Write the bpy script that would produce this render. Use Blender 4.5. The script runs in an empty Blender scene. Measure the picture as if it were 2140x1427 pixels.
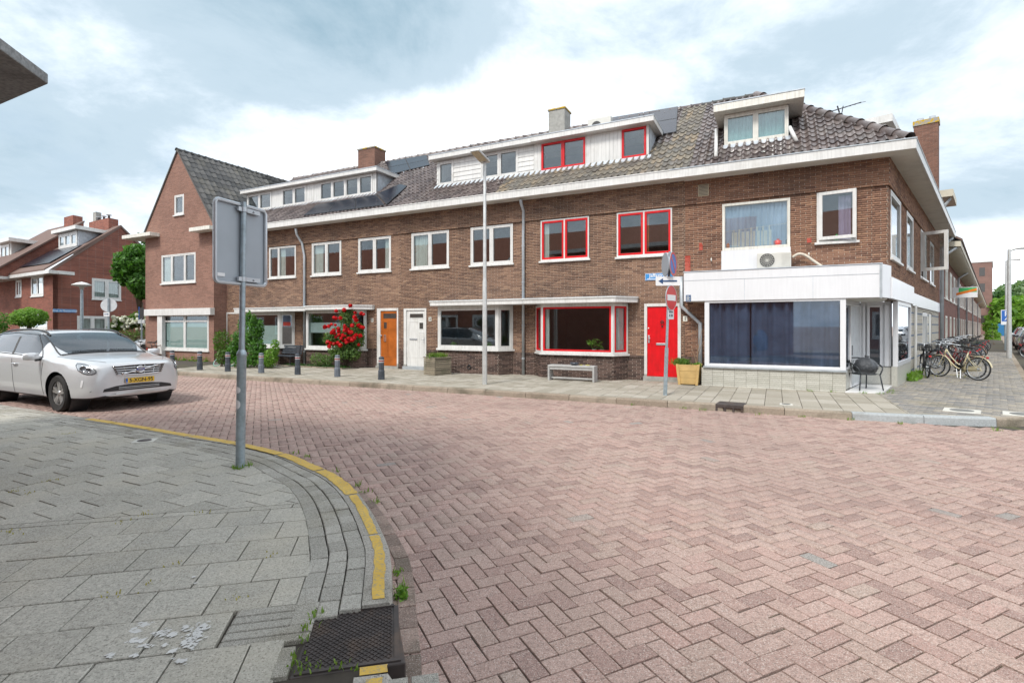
import bpy, math, random
import numpy as np
from mathutils import Vector, Matrix
random.seed(7); rng = np.random.default_rng(11)
SC = bpy.context.scene
COL = SC.collection
R = math.radians
# ------------------------------------------------------------------ camera
EYE = 1.6                      # eye height above the road
SW = 0.12                      # pavement height above the road
cam_d = bpy.data.cameras.new('camera'); cam = bpy.data.objects.new('camera', cam_d); COL.objects.link(cam)
cam_d.sensor_width = 36.0; cam_d.lens = 36.0*1085/2140; cam_d.shift_y = -(713.5-681)/2140
cam_d.clip_start = 0.05; cam_d.clip_end = 3000
cam.location = (0, 0, EYE); cam.rotation_euler = (R(90), 0, 0)
SC.camera = cam
# ------------------------------------------------------------------ world and sun
SUN_EL, SUN_AZ = R(52), R(215)           # high, veiled sun behind the camera's left shoulder
W = bpy.data.worlds.new('World'); SC.world = W; W.use_nodes = True
nt = W.node_tree; nt.nodes.clear()
def _n(t, **k):
    n = nt.nodes.new(t)
    for a, v in k.items(): setattr(n, a, v)
    return n
out = _n('ShaderNodeOutputWorld'); bg = _n('ShaderNodeBackground'); bg.inputs['Strength'].default_value = 0.066
sky = _n('ShaderNodeTexSky', sky_type='NISHITA'); sky.sun_disc = False
sky.sun_elevation = SUN_EL; sky.sun_rotation = SUN_AZ; sky.air_density = 1.0; sky.dust_density = 2.0
tc = _n('ShaderNodeTexCoord')
# clouds lie on a flat ceiling: direction / (height + haze)
sep = _n('ShaderNodeSeparateXYZ'); nt.links.new(tc.outputs['Generated'], sep.inputs[0])
def math_(op, a, b=None):
    m = _n('ShaderNodeMath', operation=op)
    for i, v in enumerate((a, b)):
        if v is None: continue
        if isinstance(v, (int, float)): m.inputs[i].default_value = v
        else: nt.links.new(v, m.inputs[i])
    return m.outputs[0]
hz = math_('ADD', math_('MAXIMUM', sep.outputs['Z'], 0.0), 0.34)
cx_ = math_('DIVIDE', sep.outputs['X'], hz); cy_ = math_('DIVIDE', sep.outputs['Y'], hz)
cmb = _n('ShaderNodeCombineXYZ'); nt.links.new(cx_, cmb.inputs[0]); nt.links.new(cy_, cmb.inputs[1])
def noise(scale, detail, rough, loc, dist=0.0):
    mp = _n('ShaderNodeMapping'); mp.inputs['Location'].default_value = loc
    nt.links.new(cmb.outputs[0], mp.inputs[0])
    n = _n('ShaderNodeTexNoise'); n.inputs['Scale'].default_value = scale; n.inputs['Detail'].default_value = detail
    n.inputs['Roughness'].default_value = rough; n.inputs['Distortion'].default_value = dist
    nt.links.new(mp.outputs[0], n.inputs[0]); return n.outputs[0]
def ramp(src, stops):
    r = _n('ShaderNodeValToRGB'); nt.links.new(src, r.inputs[0]); r.color_ramp.interpolation = 'EASE'
    el = r.color_ramp.elements
    while len(el) < len(stops): el.new(0.5)
    for e_, (p, c) in zip(el, stops): e_.position = p; e_.color = (c[0], c[1], c[2], 1) if isinstance(c, tuple) else (c, c, c, 1)
    return r.outputs[0]
def mix(fac, a, b):
    m = _n('ShaderNodeMix', data_type='RGBA')
    nt.links.new(fac, m.inputs[0])
    for i, v in ((6, a), (7, b)):
        if isinstance(v, tuple): m.inputs[i].default_value = (*v, 1)
        else: nt.links.new(v, m.inputs[i])
    return m.outputs[2]
CL_A = (3.1, 1.7, 0.0); CL_B = (7.4, 2.2, 0.0)
n_big = noise(0.8, 9, 0.56, CL_A, 0.3)
n_thin = noise(1.5, 7, 0.55, CL_B, 0.5)
def cdir(u, v): z = (681-v)/1085; x = (u-1070)/1085; l = math.sqrt(x*x+1+z*z); return (x/l/(z/l+.34), 1/l/(z/l+.34), 0)
n_acc = n_big
for (u, v, rad, amp) in ((430, 120, .34, .20), (660, 90, .30, .14), (800, 250, .24, .09), (120, 330, .55, .24), (1650, 30, .35, .20), (2000, 330, .50, .24), (1050, 60, .28, .12), (20, 60, .22, -.10), (760, 370, .45, -.16), (1500, 150, .35, -.10), (2080, 150, .32, -.16), (90, 480, .9, -.14), (1900, 470, 1.0, -.1)):
    vm = _n('ShaderNodeVectorMath', operation='DISTANCE'); nt.links.new(cmb.outputs[0], vm.inputs[0]); vm.inputs[1].default_value = cdir(u, v)
    mr = _n('ShaderNodeMapRange', interpolation_type='SMOOTHERSTEP'); nt.links.new(vm.outputs['Value'], mr.inputs[0]); mr.inputs[1].default_value = 0; mr.inputs[2].default_value = rad*2; mr.inputs[3].default_value = amp; mr.inputs[4].default_value = 0
    n_acc = math_('ADD', n_acc, mr.outputs[0])
n_fine = noise(2.4, 10, 0.66, (1.3, 5.2, 0), 0.35)
n_acc = math_('ADD', n_acc, math_('MULTIPLY', math_('SUBTRACT', n_fine, .5), .42))
grey = ramp(n_acc, [(0.40, 0.0), (0.52, 0.34), (0.68, 0.74), (0.92, 1.0)])
cloud = mix(grey, (11.0, 11.5, 12.2), (2.2, 3.5, 4.4))       # sunlit white tops, blue-grey undersides
gap = ramp(n_thin, [(0.56, 0.0), (0.74, 1.0)])                # thin places where the sky's blue comes through
bright_sky = _n('ShaderNodeMix', data_type='RGBA', blend_type='MULTIPLY'); bright_sky.inputs[0].default_value = 1
nt.links.new(sky.outputs[0], bright_sky.inputs[6]); bright_sky.inputs[7].default_value = (1.5, 1.5, 1.4, 1)
skyc = mix(math_('MULTIPLY', gap, 0.35), cloud, bright_sky.outputs[2])
nt.links.new(skyc, bg.inputs['Color']); nt.links.new(bg.outputs[0], out.inputs[0])
sun_d = bpy.data.lights.new('sun', 'SUN'); sun_d.energy = 1.5; sun_d.angle = R(14); sun_d.color = (1.0, 0.95, 0.88)
sun = bpy.data.objects.new('sun', sun_d); COL.objects.link(sun)
sun.location = (-20, -20, 40)
_d = Vector((math.sin(SUN_AZ)*math.cos(SUN_EL), math.cos(SUN_AZ)*math.cos(SUN_EL), math.sin(SUN_EL)))
sun.rotation_euler = (-_d).to_track_quat('-Z', 'Y').to_euler()
vs = SC.view_settings; vs.view_transform = 'Standard'; vs.look = 'None'; vs.exposure = 1.06; vs.gamma = 1.0; vs.use_curve_mapping = False
SC.cycles.max_bounces = 5; SC.cycles.diffuse_bounces = 2; SC.cycles.glossy_bounces = 2; SC.cycles.transparent_max_bounces = 8
SC.cycles.transmission_bounces = 4; SC.cycles.caustics_reflective = False; SC.cycles.caustics_refractive = False
# ------------------------------------------------------------------ materials
MT = {}
class NB:                                   # small helper to wire node materials
    def __init__(s, name):
        m = bpy.data.materials.new(name); m.use_nodes = True; s.m = m; s.t = m.node_tree
        s.b = s.t.nodes['Principled BSDF']; s.o = s.t.nodes['Material Output']
    def n(s, t, **k):
        n = s.t.nodes.new(t)
        for a, v in k.items(): setattr(n, a, v)
        return n
    def l(s, a, b): s.t.links.new(a, b)
    def noise(s, scale, detail=4, rough=.55, coord='Object', sc3=None):
        v = s.n('ShaderNodeNewGeometry').outputs['Position'] if coord == 'World' else s.n('ShaderNodeTexCoord').outputs[coord]
        if sc3:
            mp = s.n('ShaderNodeMapping'); mp.inputs['Scale'].default_value = sc3; s.l(v, mp.inputs[0]); v = mp.outputs[0]
        n = s.n('ShaderNodeTexNoise'); n.inputs['Scale'].default_value = scale; n.inputs['Detail'].default_value = detail
        n.inputs['Roughness'].default_value = rough; s.l(v, n.inputs[0]); return n.outputs[0]
    def ramp(s, src, stops, interp='LINEAR'):
        r = s.n('ShaderNodeValToRGB'); s.l(src, r.inputs[0]); el = r.color_ramp.elements; r.color_ramp.interpolation = interp
        while len(el) < len(stops): el.new(0.5)
        for e_, (p, c) in zip(el, stops): e_.position = p; e_.color = (*c, 1) if isinstance(c, tuple) else (c, c, c, 1)
        return r.outputs[0]
    def mix(s, fac, a, b, mode='MIX'):
        m = s.n('ShaderNodeMix', data_type='RGBA', blend_type=mode)
        if isinstance(fac, (int, float)): m.inputs[0].default_value = fac
        else: s.l(fac, m.inputs[0])
        for i, v in ((6, a), (7, b)):
            if isinstance(v, tuple): m.inputs[i].default_value = (*v, 1)
            else: s.l(v, m.inputs[i])
        return m.outputs[2]
    def rnd(s):                             # one random number for every piece, joined or single
        a = s.n('ShaderNodeObjectInfo').outputs['Random']; g = s.n('ShaderNodeNewGeometry').outputs['Random Per Island']
        m = s.n('ShaderNodeMath', operation='ADD'); s.l(a, m.inputs[0]); s.l(g, m.inputs[1])
        f = s.n('ShaderNodeMath', operation='FRACT'); s.l(m.outputs[0], f.inputs[0]); return f.outputs[0]
    def col(s, c):
        if isinstance(c, tuple): s.b.inputs['Base Color'].default_value = (*c, 1)
        else: s.l(c, s.b.inputs['Base Color'])
    def set(s, rough=.6, metal=0, spec=.5, coat=0):
        s.b.inputs['Roughness'].default_value = rough; s.b.inputs['Metallic'].default_value = metal
        s.b.inputs['Specular IOR Level'].default_value = spec; s.b.inputs['Coat Weight'].default_value = coat
    def bump(s, h, strength=.3, dist=.01):
        b = s.n('ShaderNodeBump'); b.inputs['Strength'].default_value = strength; b.inputs['Distance'].default_value = dist
        s.l(h, b.inputs['Height']); s.l(b.outputs[0], s.b.inputs['Normal'])
def plain(name, c, rough=.6, metal=0, var=.12, scale=6., bump=0., spec=.5, coat=0., dirt=None, streak=0.):
    if name in MT: return MT[name]
    k = NB(name); k.set(rough, metal, spec, coat)
    h = k.noise(scale, 5)
    lo = tuple(x*(1-var) for x in c); hi = tuple(min(1, x*(1+var)) for x in c)
    cc = k.ramp(h, [(.3, lo), (.7, hi)])
    if dirt:
        d = k.ramp(k.noise(dirt[1], 6, .6), [(.52, 0.), (.72, 1.)])
        dm = k.n('ShaderNodeMath', operation='MULTIPLY'); k.l(d, dm.inputs[0]); dm.inputs[1].default_value = dirt[2]
        cc = k.mix(dm.outputs[0], cc, dirt[0])
    if streak: cc = k.mix(1.0, cc, k.ramp(k.noise(3.0, 4, .6, 'World', (7, 7, .55)), [(.35, 1.0-streak), (.6, 1.0)]), 'MULTIPLY')
    k.col(cc)
    if bump: k.bump(k.noise(scale*14, 3), bump, .004)
    MT[name] = k.m; return k.m
def piece_mat(name, stops, rough=.8, speck=0., speck_scale=220., stain=None, bump=.25, spec=.12, fine=60., darkspeck=0.):
    """masonry whose tone changes from piece to piece, with grain, specks and broad stains"""
    k = NB(name); k.set(rough, 0, spec); wn = lambda *a: k.noise(*a, coord='World')
    c = k.ramp(k.rnd(), stops)
    g = wn(fine, 2, .65); c = k.mix(1.0, c, k.ramp(g, [(.25, .74), (.75, 1.2)]), 'MULTIPLY')
    if stain:
        s_ = k.ramp(wn(stain[1], 3, .6), [(stain[2], 0.), (stain[3], 1.)])
        sm = k.n('ShaderNodeMath', operation='MULTIPLY'); k.l(s_, sm.inputs[0]); sm.inputs[1].default_value = stain[4]
        c = k.mix(sm.outputs[0], c, stain[0])
    if speck:
        sp = k.ramp(wn(speck_scale, 1, .7), [(.56, 0.), (.66, speck)]); c = k.mix(sp, c, (.72, .66, .6))
    if darkspeck:
        sp = k.ramp(wn(speck_scale*.7, 1, .7), [(.34, darkspeck), (.44, 0.)]); c = k.mix(sp, c, (.06, .052, .045))
    k.col(c)
    if bump: k.bump(wn(fine*2, 1), bump, .004)
    MT[name] = k.m; return k.m
def glass_mat(name, tint=(.9, .95, .95), refl=.22, rough=0.0):
    k = NB(name); t = k.t; t.nodes.remove(k.b)
    tr = k.n('ShaderNodeBsdfTransparent'); tr.inputs[0].default_value = (*tint, 1)
    gl = k.n('ShaderNodeBsdfGlossy'); gl.inputs['Roughness'].default_value = rough; gl.inputs['Color'].default_value = (.92, .96, 1, 1)
    fr = k.n('ShaderNodeLayerWeight'); fr.inputs['Blend'].default_value = .5
    pw = k.n('ShaderNodeMath', operation='POWER'); k.l(fr.outputs['Facing'], pw.inputs[0]); pw.inputs[1].default_value = 4.0
    a = k.n('ShaderNodeMath', operation='MULTIPLY_ADD'); k.l(pw.outputs[0], a.inputs[0]); a.inputs[1].default_value = .9; a.inputs[2].default_value = refl; a.use_clamp = True
    mx = k.n('ShaderNodeMixShader'); k.l(a.outputs[0], mx.inputs[0]); k.l(tr.outputs[0], mx.inputs[1]); k.l(gl.outputs[0], mx.inputs[2])
    k.l(mx.outputs[0], k.o.inputs[0]); MT[name] = k.m; return k.m
def leaf_mat(name, a, b, trans=.3, rough=.5):
    k = NB(name); k.set(rough, 0, .35)
    k.col(k.ramp(k.rnd(), [(0., a), (.55, tuple((x+y)/2 for x, y in zip(a, b))), (1., b)]))
    tl = k.n('ShaderNodeBsdfTranslucent'); tl.inputs[0].default_value = (b[0]*1.5, b[1]*1.7, b[2]*.8, 1)
    mx = k.n('ShaderNodeMixShader'); mx.inputs[0].default_value = trans
    k.l(k.b.outputs[0], mx.inputs[1]); k.l(tl.outputs[0], mx.inputs[2]); k.l(mx.outputs[0], k.o.inputs[0]); MT[name] = k.m; return k.m
white = plain('white_paint', (.74, .74, .72), .35, var=.05, scale=3, dirt=((.52, .50, .45), 2.5, .45), streak=.14)
cream = plain('cream_paint', (.78, .77, .70), .45, var=.06, scale=3, dirt=((.5, .48, .42), 3, .4), streak=.18)
soffit_m = plain('soffit_paint', (.66, .63, .57), .6, var=.08, scale=2, dirt=((.42, .38, .32), 1.6, .5))
shopwhite = plain('white_panel', (.76, .77, .79), .22, var=.02, scale=2, dirt=((.7, .7, .7), 1.3, .25), streak=.04)
redp = plain('red_paint', (.70, .006, .012), .35, var=.10, scale=4, dirt=((.50, .01, .012), 2.2, .5), streak=.12)
zinc = plain('zinc', (.45, .49, .52), .45, .35, var=.14, scale=5, dirt=((.62, .65, .66), 4, .5))
lead = plain('lead_flashing', (.52, .57, .62), .5, .2, var=.2, scale=6)
galv = plain('galvanised_steel', (.34, .41, .45), .42, .45, var=.22, scale=14, dirt=((.5, .56, .6), 9, .5))
aluback = plain('grey_sign_back', (.36, .40, .44), .5, .25, var=.04, scale=2.5, dirt=((.3, .33, .36), 1.5, .4))
alu = plain('aluminium', (.52, .55, .58), .38, .6, var=.08)
blackm = plain('black_metal', (.022, .023, .026), .4, 0, var=.2)
rubber = plain('rubber', (.018, .018, .019), .75, 0, var=.2)
anthr = plain('anthracite_plastic', (.05, .06, .075), .55, var=.25, scale=10, dirt=((.14, .15, .17), 6, .5))
concrete = plain('concrete', (.34, .335, .31), .85, var=.2, scale=9, bump=.4, dirt=((.2, .2, .17), 3, .5))
mortar = plain('mortar', (.17, .13, .105), .95, var=.2, scale=20)  # dark tone stands in for shadow in the deep raked bed joints
pointing = plain('light_pointing', (.50, .44, .37), .95, var=.2, scale=12)
joint_m = plain('joint_sand', (.066, .055, .044), .95, var=.3, scale=8, dirt=((.11, .13, .025), 2.2, .75))  # mossy joint sand, its brown darkened to stand in for shading between pavers
dark_room = plain('room_wall', (.32, .30, .27), .8, var=.1)
wood = plain('varnished_wood', (.42, .115, .018), .32, var=.25, scale=3)
curtain_m = plain('pale_curtain', (.62, .66, .62), .8, var=.1, scale=3)
glass = glass_mat('window_glass', (.86, .90, .90), .10)
side_glass = glass_mat('car_side_glass', (.20, .25, .26), .10)
glass_dark = glass_mat('car_glass', (.42, .52, .54), .13)
frost = plain('frosted_film', (.52, .66, .62), .35, var=.05, spec=.6)
# ------------------------------------------------------------------ mesh helpers
def root_of(o):
    while o.parent: o = o.parent
    return o
ORG = {}                                     # local origin of each thing inside its drawing frame
def put(o, label=None, cat=None, group=None, kind=None):
    if label: o['label'] = label
    if cat: o['category'] = cat
    if group: o['group'] = group
    if kind: o['kind'] = kind
    return o
def thing(name, label, cat, loc=(0, 0, 0), rotz=0., group=None, frame_org=None):
    o = bpy.data.objects.new(name, None); COL.objects.link(o); o.empty_display_size = .2
    o.location = loc; o.rotation_euler = (0, 0, rotz); put(o, label, cat, group)
    if frame_org is not None: ORG[o] = Vector(frame_org)
    return o
CUR = [None]                                 # optional transform while drawing an oblique face
class MB:
    def __init__(s): s.v = []; s.f = []
    def add(s, vs, fs):
        b = len(s.v); s.v += [tuple(p) for p in vs]; s.f += [tuple(i+b for i in f) for f in fs]; return s
    def box(s, x0, x1, y0, y1, z0, z1):
        return s.add([(x0, y0, z0), (x1, y0, z0), (x1, y1, z0), (x0, y1, z0), (x0, y0, z1), (x1, y0, z1), (x1, y1, z1), (x0, y1, z1)],
                     [(0, 3, 2, 1), (4, 5, 6, 7), (0, 1, 5, 4), (1, 2, 6, 5), (2, 3, 7, 6), (3, 0, 4, 7)])
    def hexa(s, b4, t4):                     # bottom four, top four (counter-clockwise from above)
        return s.add(list(b4)+list(t4), [(3, 2, 1, 0), (4, 5, 6, 7), (0, 1, 5, 4), (1, 2, 6, 5), (2, 3, 7, 6), (3, 0, 4, 7)])
    def prism(s, poly, z0, z1):
        n = len(poly); v = [(p[0], p[1], z0) for p in poly]+[(p[0], p[1], z1) for p in poly]
        return s.add(v, [tuple(range(n))[::-1], tuple(range(n, 2*n))]+[(i, (i+1) % n, n+(i+1) % n, n+i) for i in range(n)])
    def poly_ext(s, pts, d):                 # planar polygon of 3-D points pushed along d
        n = len(pts); d = Vector(d); v = [Vector(p) for p in pts]; v += [p+d for p in v[:n]]
        return s.add(v, [tuple(range(n))[::-1], tuple(range(n, 2*n))]+[(i, (i+1) % n, n+(i+1) % n, n+i) for i in range(n)])
    def quad(s, *p): return s.add(p, [tuple(range(len(p)))])
    def cyl(s, p0, p1, r0, r1=None, n=12, caps=True):
        p0, p1 = Vector(p0), Vector(p1); r1 = r0 if r1 is None else r1
        d = (p1-p0).normalized(); a = d.orthogonal().normalized(); b = d.cross(a)
        v = []
        for p, r in ((p0, r0), (p1, r1)):
            v += [p+(a*math.cos(t)+b*math.sin(t))*r for t in (2*math.pi*i/n for i in range(n))]
        f = [(i, (i+1) % n, n+(i+1) % n, n+i) for i in range(n)]
        if caps: f += [tuple(range(n))[::-1], tuple(range(n, 2*n))]
        return s.add(v, f)
    def tube(s, pts, r, n=8, closed=False):
        pts = [Vector(p) for p in pts]; m = len(pts); v = []; up = None
        for i, p in enumerate(pts):
            if closed: d = pts[(i+1) % m]-pts[i-1]
            else: d = pts[min(i+1, m-1)]-pts[max(i-1, 0)]
            d.normalize()
            a = (up-d*up.dot(d)).normalized() if up is not None and (up-d*up.dot(d)).length > 1e-4 else d.orthogonal().normalized()
            up = a; b = d.cross(a); rr = r[i] if isinstance(r, (list, tuple)) else r
            v += [p+(a*math.cos(t)+b*math.sin(t))*rr for t in (2*math.pi*k/n for k in range(n))]
        f = [((i*n+k), (i*n+(k+1) % n), ((i+1) % m)*n+(k+1) % n, ((i+1) % m)*n+k) for i in range(m if closed else m-1) for k in range(n)]
        if not closed: f += [tuple(range(n))[::-1], tuple(range((m-1)*n, m*n))]
        return s.add(v, f)
    def lathe(s, prof, c=(0, 0, 0), n=20, axis='z', ring=False):
        v = []; m = len(prof)
        for r, h in prof:
            for k in range(n):
                t = 2*math.pi*k/n; x, y = r*math.cos(t), r*math.sin(t)
                p = (x, y, h) if axis == 'z' else (h, x, y) if axis == 'x' else (x, h, y)
                v.append((p[0]+c[0], p[1]+c[1], p[2]+c[2]))
        f = [(i*n+k, i*n+(k+1) % n, (i+1)*n+(k+1) % n, (i+1)*n+k) for i in range(m-1) for k in range(n)]
        if ring: f += [((m-1)*n+k, (m-1)*n+(k+1) % n, (k+1) % n, k) for k in range(n)]
        else: f += [tuple(range(n))[::-1], tuple(range((m-1)*n, m*n))]
        if axis == 'y': f = [q[::-1] for q in f]
        return s.add(v, f)
    def frame(s, x0, x1, z0, z1, w, y0, y1, wb=None, wt=None):     # rectangular ring in the xz plane
        wb = w if wb is None else wb; wt = w if wt is None else wt
        s.box(x0, x0+w, y0, y1, z0, z1); s.box(x1-w, x1, y0, y1, z0, z1)
        s.box(x0+w, x1-w, y0+.001, y1-.001, z0, z0+wb); s.box(x0+w, x1-w, y0+.001, y1-.001, z1-wt, z1); return s
    def grid(s, P):                          # P[i][j] points
        m, n = len(P), len(P[0])
        return s.add([p for row in P for p in row], [(i*n+j, i*n+j+1, (i+1)*n+j+1, (i+1)*n+j) for i in range(m-1) for j in range(n-1)])
    def xf(s, M):
        s.v = [tuple(M @ Vector(p)) for p in s.v]; return s
    def obj(s, name, mat, parent=None, smooth=False, bevel=0., kind=None, label=None, auto=None, cat=None, group=None):
        me = bpy.data.meshes.new(name); v = s.v
        if CUR[0] is not None: v = [tuple(CUR[0] @ Vector(p)) for p in v]
        if parent is not None:
            o_ = ORG.get(root_of(parent))
            if o_ is not None: v = [(p[0]-o_.x, p[1]-o_.y, p[2]-o_.z) for p in v]
        me.from_pydata(v, [], s.f); me.update()
        if smooth:
            me.polygons.foreach_set('use_smooth', [True]*len(me.polygons))
        me.materials.append(mat)
        o = bpy.data.objects.new(name, me); COL.objects.link(o)
        if parent is not None: o.parent = parent
        if bevel:
            b = o.modifiers.new('bevel', 'BEVEL'); b.width = bevel; b.segments = 2; b.limit_method = 'ANGLE'; b.angle_limit = R(40)
        if auto:
            try: me.set_sharp_from_angle(angle=R(auto))
            except Exception: pass
        put(o, label, cat, group, kind); return o
def np_obj(name, V, F, mat, parent=None, kind=None, smooth=False):
    me = bpy.data.meshes.new(name); V = np.asarray(V, dtype=np.float32); F = np.asarray(F, dtype=np.int32)
    if parent is not None:
        o_ = ORG.get(root_of(parent))
        if o_ is not None: V = V-np.array(o_, dtype=np.float32)
    k = F.shape[1]; me.vertices.add(len(V)); me.vertices.foreach_set('co', V.ravel())
    me.loops.add(F.size); me.loops.foreach_set('vertex_index', F.ravel())
    me.polygons.add(len(F)); me.polygons.foreach_set('loop_start', np.arange(0, F.size, k, dtype=np.int32))
    if smooth: me.polygons.foreach_set('use_smooth', np.ones(len(F), dtype=bool))
    me.update(calc_edges=True); me.validate(); me.materials.append(mat)
    o = bpy.data.objects.new(name, me); COL.objects.link(o)
    if parent is not None: o.parent = parent
    put(o, kind=kind); return o
def cham_box(c):                              # unit box with chamfered top edge (local z up), chamfer is c in x, y and z units
    cx, cy, cz = c
    v = [(-.5, -.5, 0), (.5, -.5, 0), (.5, .5, 0), (-.5, .5, 0), (-.5, -.5, 1-cz), (.5, -.5, 1-cz), (.5, .5, 1-cz), (-.5, .5, 1-cz),
         (-.5+cx, -.5+cy, 1), (.5-cx, -.5+cy, 1), (.5-cx, .5-cy, 1), (-.5+cx, .5-cy, 1)]
    f = [(0, 1, 5, 4), (1, 2, 6, 5), (2, 3, 7, 6), (3, 0, 4, 7), (4, 5, 9, 8), (5, 6, 10, 9), (6, 7, 11, 10), (7, 4, 8, 11), (8, 9, 10, 11)]
    return np.array(v, dtype=float), np.array(f)
def pieces(parent, name, V, F, Ms, mat, cap=300, key=None, smooth=False, rest='rest', single_mats=None):
    """many alike pieces: the `cap` largest in view one by one, the others joined into one stuff part"""
    if not Ms: return
    idx = sorted(range(len(Ms)), key=key) if key else list(range(len(Ms)))
    o_ = ORG.get(root_of(parent)) if parent is not None else None
    me = bpy.data.meshes.new(name); me.from_pydata([tuple(p) for p in V], [], [tuple(int(a) for a in f) for f in F]); me.update()
    if smooth: me.polygons.foreach_set('use_smooth', [True]*len(me.polygons))
    me.materials.append(mat)
    for i in idx[:cap]:
        o = bpy.data.objects.new(name, me); COL.objects.link(o); o.parent = parent
        M = Ms[i]
        if o_ is not None: M = Matrix.Translation(-o_) @ M
        o.matrix_local = M
    r = idx[cap:]
    if r:
        A = np.array([np.array(Ms[i]) for i in r]); Vh = np.c_[V, np.ones(len(V))]
        VV = np.einsum('nij,vj->nvi', A, Vh)[:, :, :3].reshape(-1, 3)
        FF = (F[None]+(np.arange(len(r))*len(V))[:, None, None]).reshape(-1, F.shape[1])
        np_obj(rest, VV, FF, mat, parent, kind='stuff', smooth=smooth)
def copy_tree(o, parent=None):
    c = o.copy(); COL.objects.link(c); c.parent = parent
    if parent is not None: c.matrix_parent_inverse = o.matrix_parent_inverse.copy()
    for ch in list(o.children): copy_tree(ch, c)
    return c
def text_obj(s, size, mat, parent, M, name='lettering', extrude=.0015, bold=.0, align='CENTER', shear=0):
    cu = bpy.data.curves.new(name, 'FONT'); cu.body = s; cu.size = size; cu.extrude = extrude; cu.offset = bold
    cu.align_x = align; cu.align_y = 'CENTER'; cu.shear = shear; cu.resolution_u = 3
    t = bpy.data.objects.new(name, cu)
    me = bpy.data.meshes.new_from_object(t); bpy.data.objects.remove(t)
    me.name = name; me.materials.clear(); me.materials.append(mat)
    o = bpy.data.objects.new(name, me); COL.objects.link(o); o.parent = parent
    o_ = ORG.get(root_of(parent)) if parent is not None else None
    o.matrix_local = (Matrix.Translation(-o_) if o_ is not None else Matrix()) @ M
    return o
# ------------------------------------------------------------------ the survey: street frames measured from the photograph
FL, CXP, HZP = 1085., 1070., 681.             # focal length in photo pixels, principal column, horizon row
def ray(u): return Vector(((u-CXP)/FL, 1.0))
def G(u, v, z=0.):
    d = (EYE-z)*FL/(v-HZP); return Vector(((u-CXP)/FL*d, d))
ANG = math.atan2(1085, 2143)                  # terrace front runs 26.9 degrees off the picture plane
P0 = G(1347, 794.7, SW)
EA = Vector((math.cos(ANG), -math.sin(ANG))); NA = Vector((math.sin(ANG), math.cos(ANG)))
SB = 5.43                                     # corner of the building, along the front
CB = P0+EA*SB
BT = math.atan2(1009, 1085); EB = Vector((math.sin(BT), math.cos(BT))); NBi = Vector((-EB.y, EB.x))
def hit(u, v, O, d, nin, off):
    q = O-nin*off; r = ray(u); det = r.x*(-d.y)+d.x*r.y
    t = (q.x*(-d.y)+d.x*q.y)/det; s = (r.x*q.y-r.y*q.x)/det
    return s, EYE+(HZP-v)*t/FL
def FA(u, v, n=0.): return hit(u, v, P0, EA, NA, n)
def FB(u, v, m=0.): return hit(u, v, CB, EB, NBi, m)
def rectA(u0, v0, u1, v1, n=0.):              # top-left and bottom-right corners -> s0, s1, z0, z1
    a = FA(u0, v0, n); b = FA(u1, v1, n); return a[0], b[0], b[1], a[1]
def rectB(u0, v0, u1, v1, m=0.):
    a = FB(u0, v0, m); b = FB(u1, v1, m); return a[0], b[0], b[1], a[1]
def wA(s, n, z=0.):
    p = P0+EA*s-NA*n; return Vector((p.x, p.y, z))
def wB(t, m, z=0.):
    p = CB+EB*t-NBi*m; return Vector((p.x, p.y, z))
def snA(P): r = Vector((P[0], P[1]))-P0; return r.dot(EA), -r.dot(NA)
ROTA = -ANG; ROTB = math.atan2(EB.y, EB.x)
def houseA(name, label, s0, **k):             # frame: x along the front, y into the building, z up, origin at P0
    return thing(name, label, 'house', wA(s0, 0, 0), ROTA, frame_org=(s0, 0, 0), **k)
def clip_half(poly, p, n):                    # keep the side where (q-p).n <= 0
    o = []
    for i in range(len(poly)):
        a, b = poly[i], poly[(i+1) % len(poly)]
        da = (a[0]-p[0])*n[0]+(a[1]-p[1])*n[1]; db = (b[0]-p[0])*n[0]+(b[1]-p[1])*n[1]
        if da <= 0: o.append(a)
        if (da < 0 < db) or (db < 0 < da):
            t = da/(da-db); o.append((a[0]+(b[0]-a[0])*t, a[1]+(b[1]-a[1])*t))
    return o
def smooth_path(P, n=8):                      # Catmull-Rom
    o = []; P = [Vector(p) for p in P]
    for i in range(len(P)-1):
        a, b, c, d = P[max(i-1, 0)], P[i], P[i+1], P[min(i+2, len(P)-1)]
        for k in range(n):
            t = k/n; o.append(.5*((2*b)+(c-a)*t+(2*a-5*b+4*c-d)*t*t+(3*b-3*c+d-a)*t**3))
    o.append(P[-1]); return o
def offset_path(P, d):
    o = []
    for i, p in enumerate(P):
        t = (P[min(i+1, len(P)-1)]-P[max(i-1, 0)]).normalized(); o.append(p+Vector((-t.y, t.x))*d)
    return o
def walk(P, step, start=0.):                  # points every `step` along a path: (point, tangent)
    o = []; acc = 0; nxt = start
    for a, b in zip(P, P[1:]):
        L = (b-a).length
        while nxt <= acc+L+1e-9:
            o.append((a+(b-a)*((nxt-acc)/L), (b-a)/L)); nxt += step
        acc += L
    return o
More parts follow.
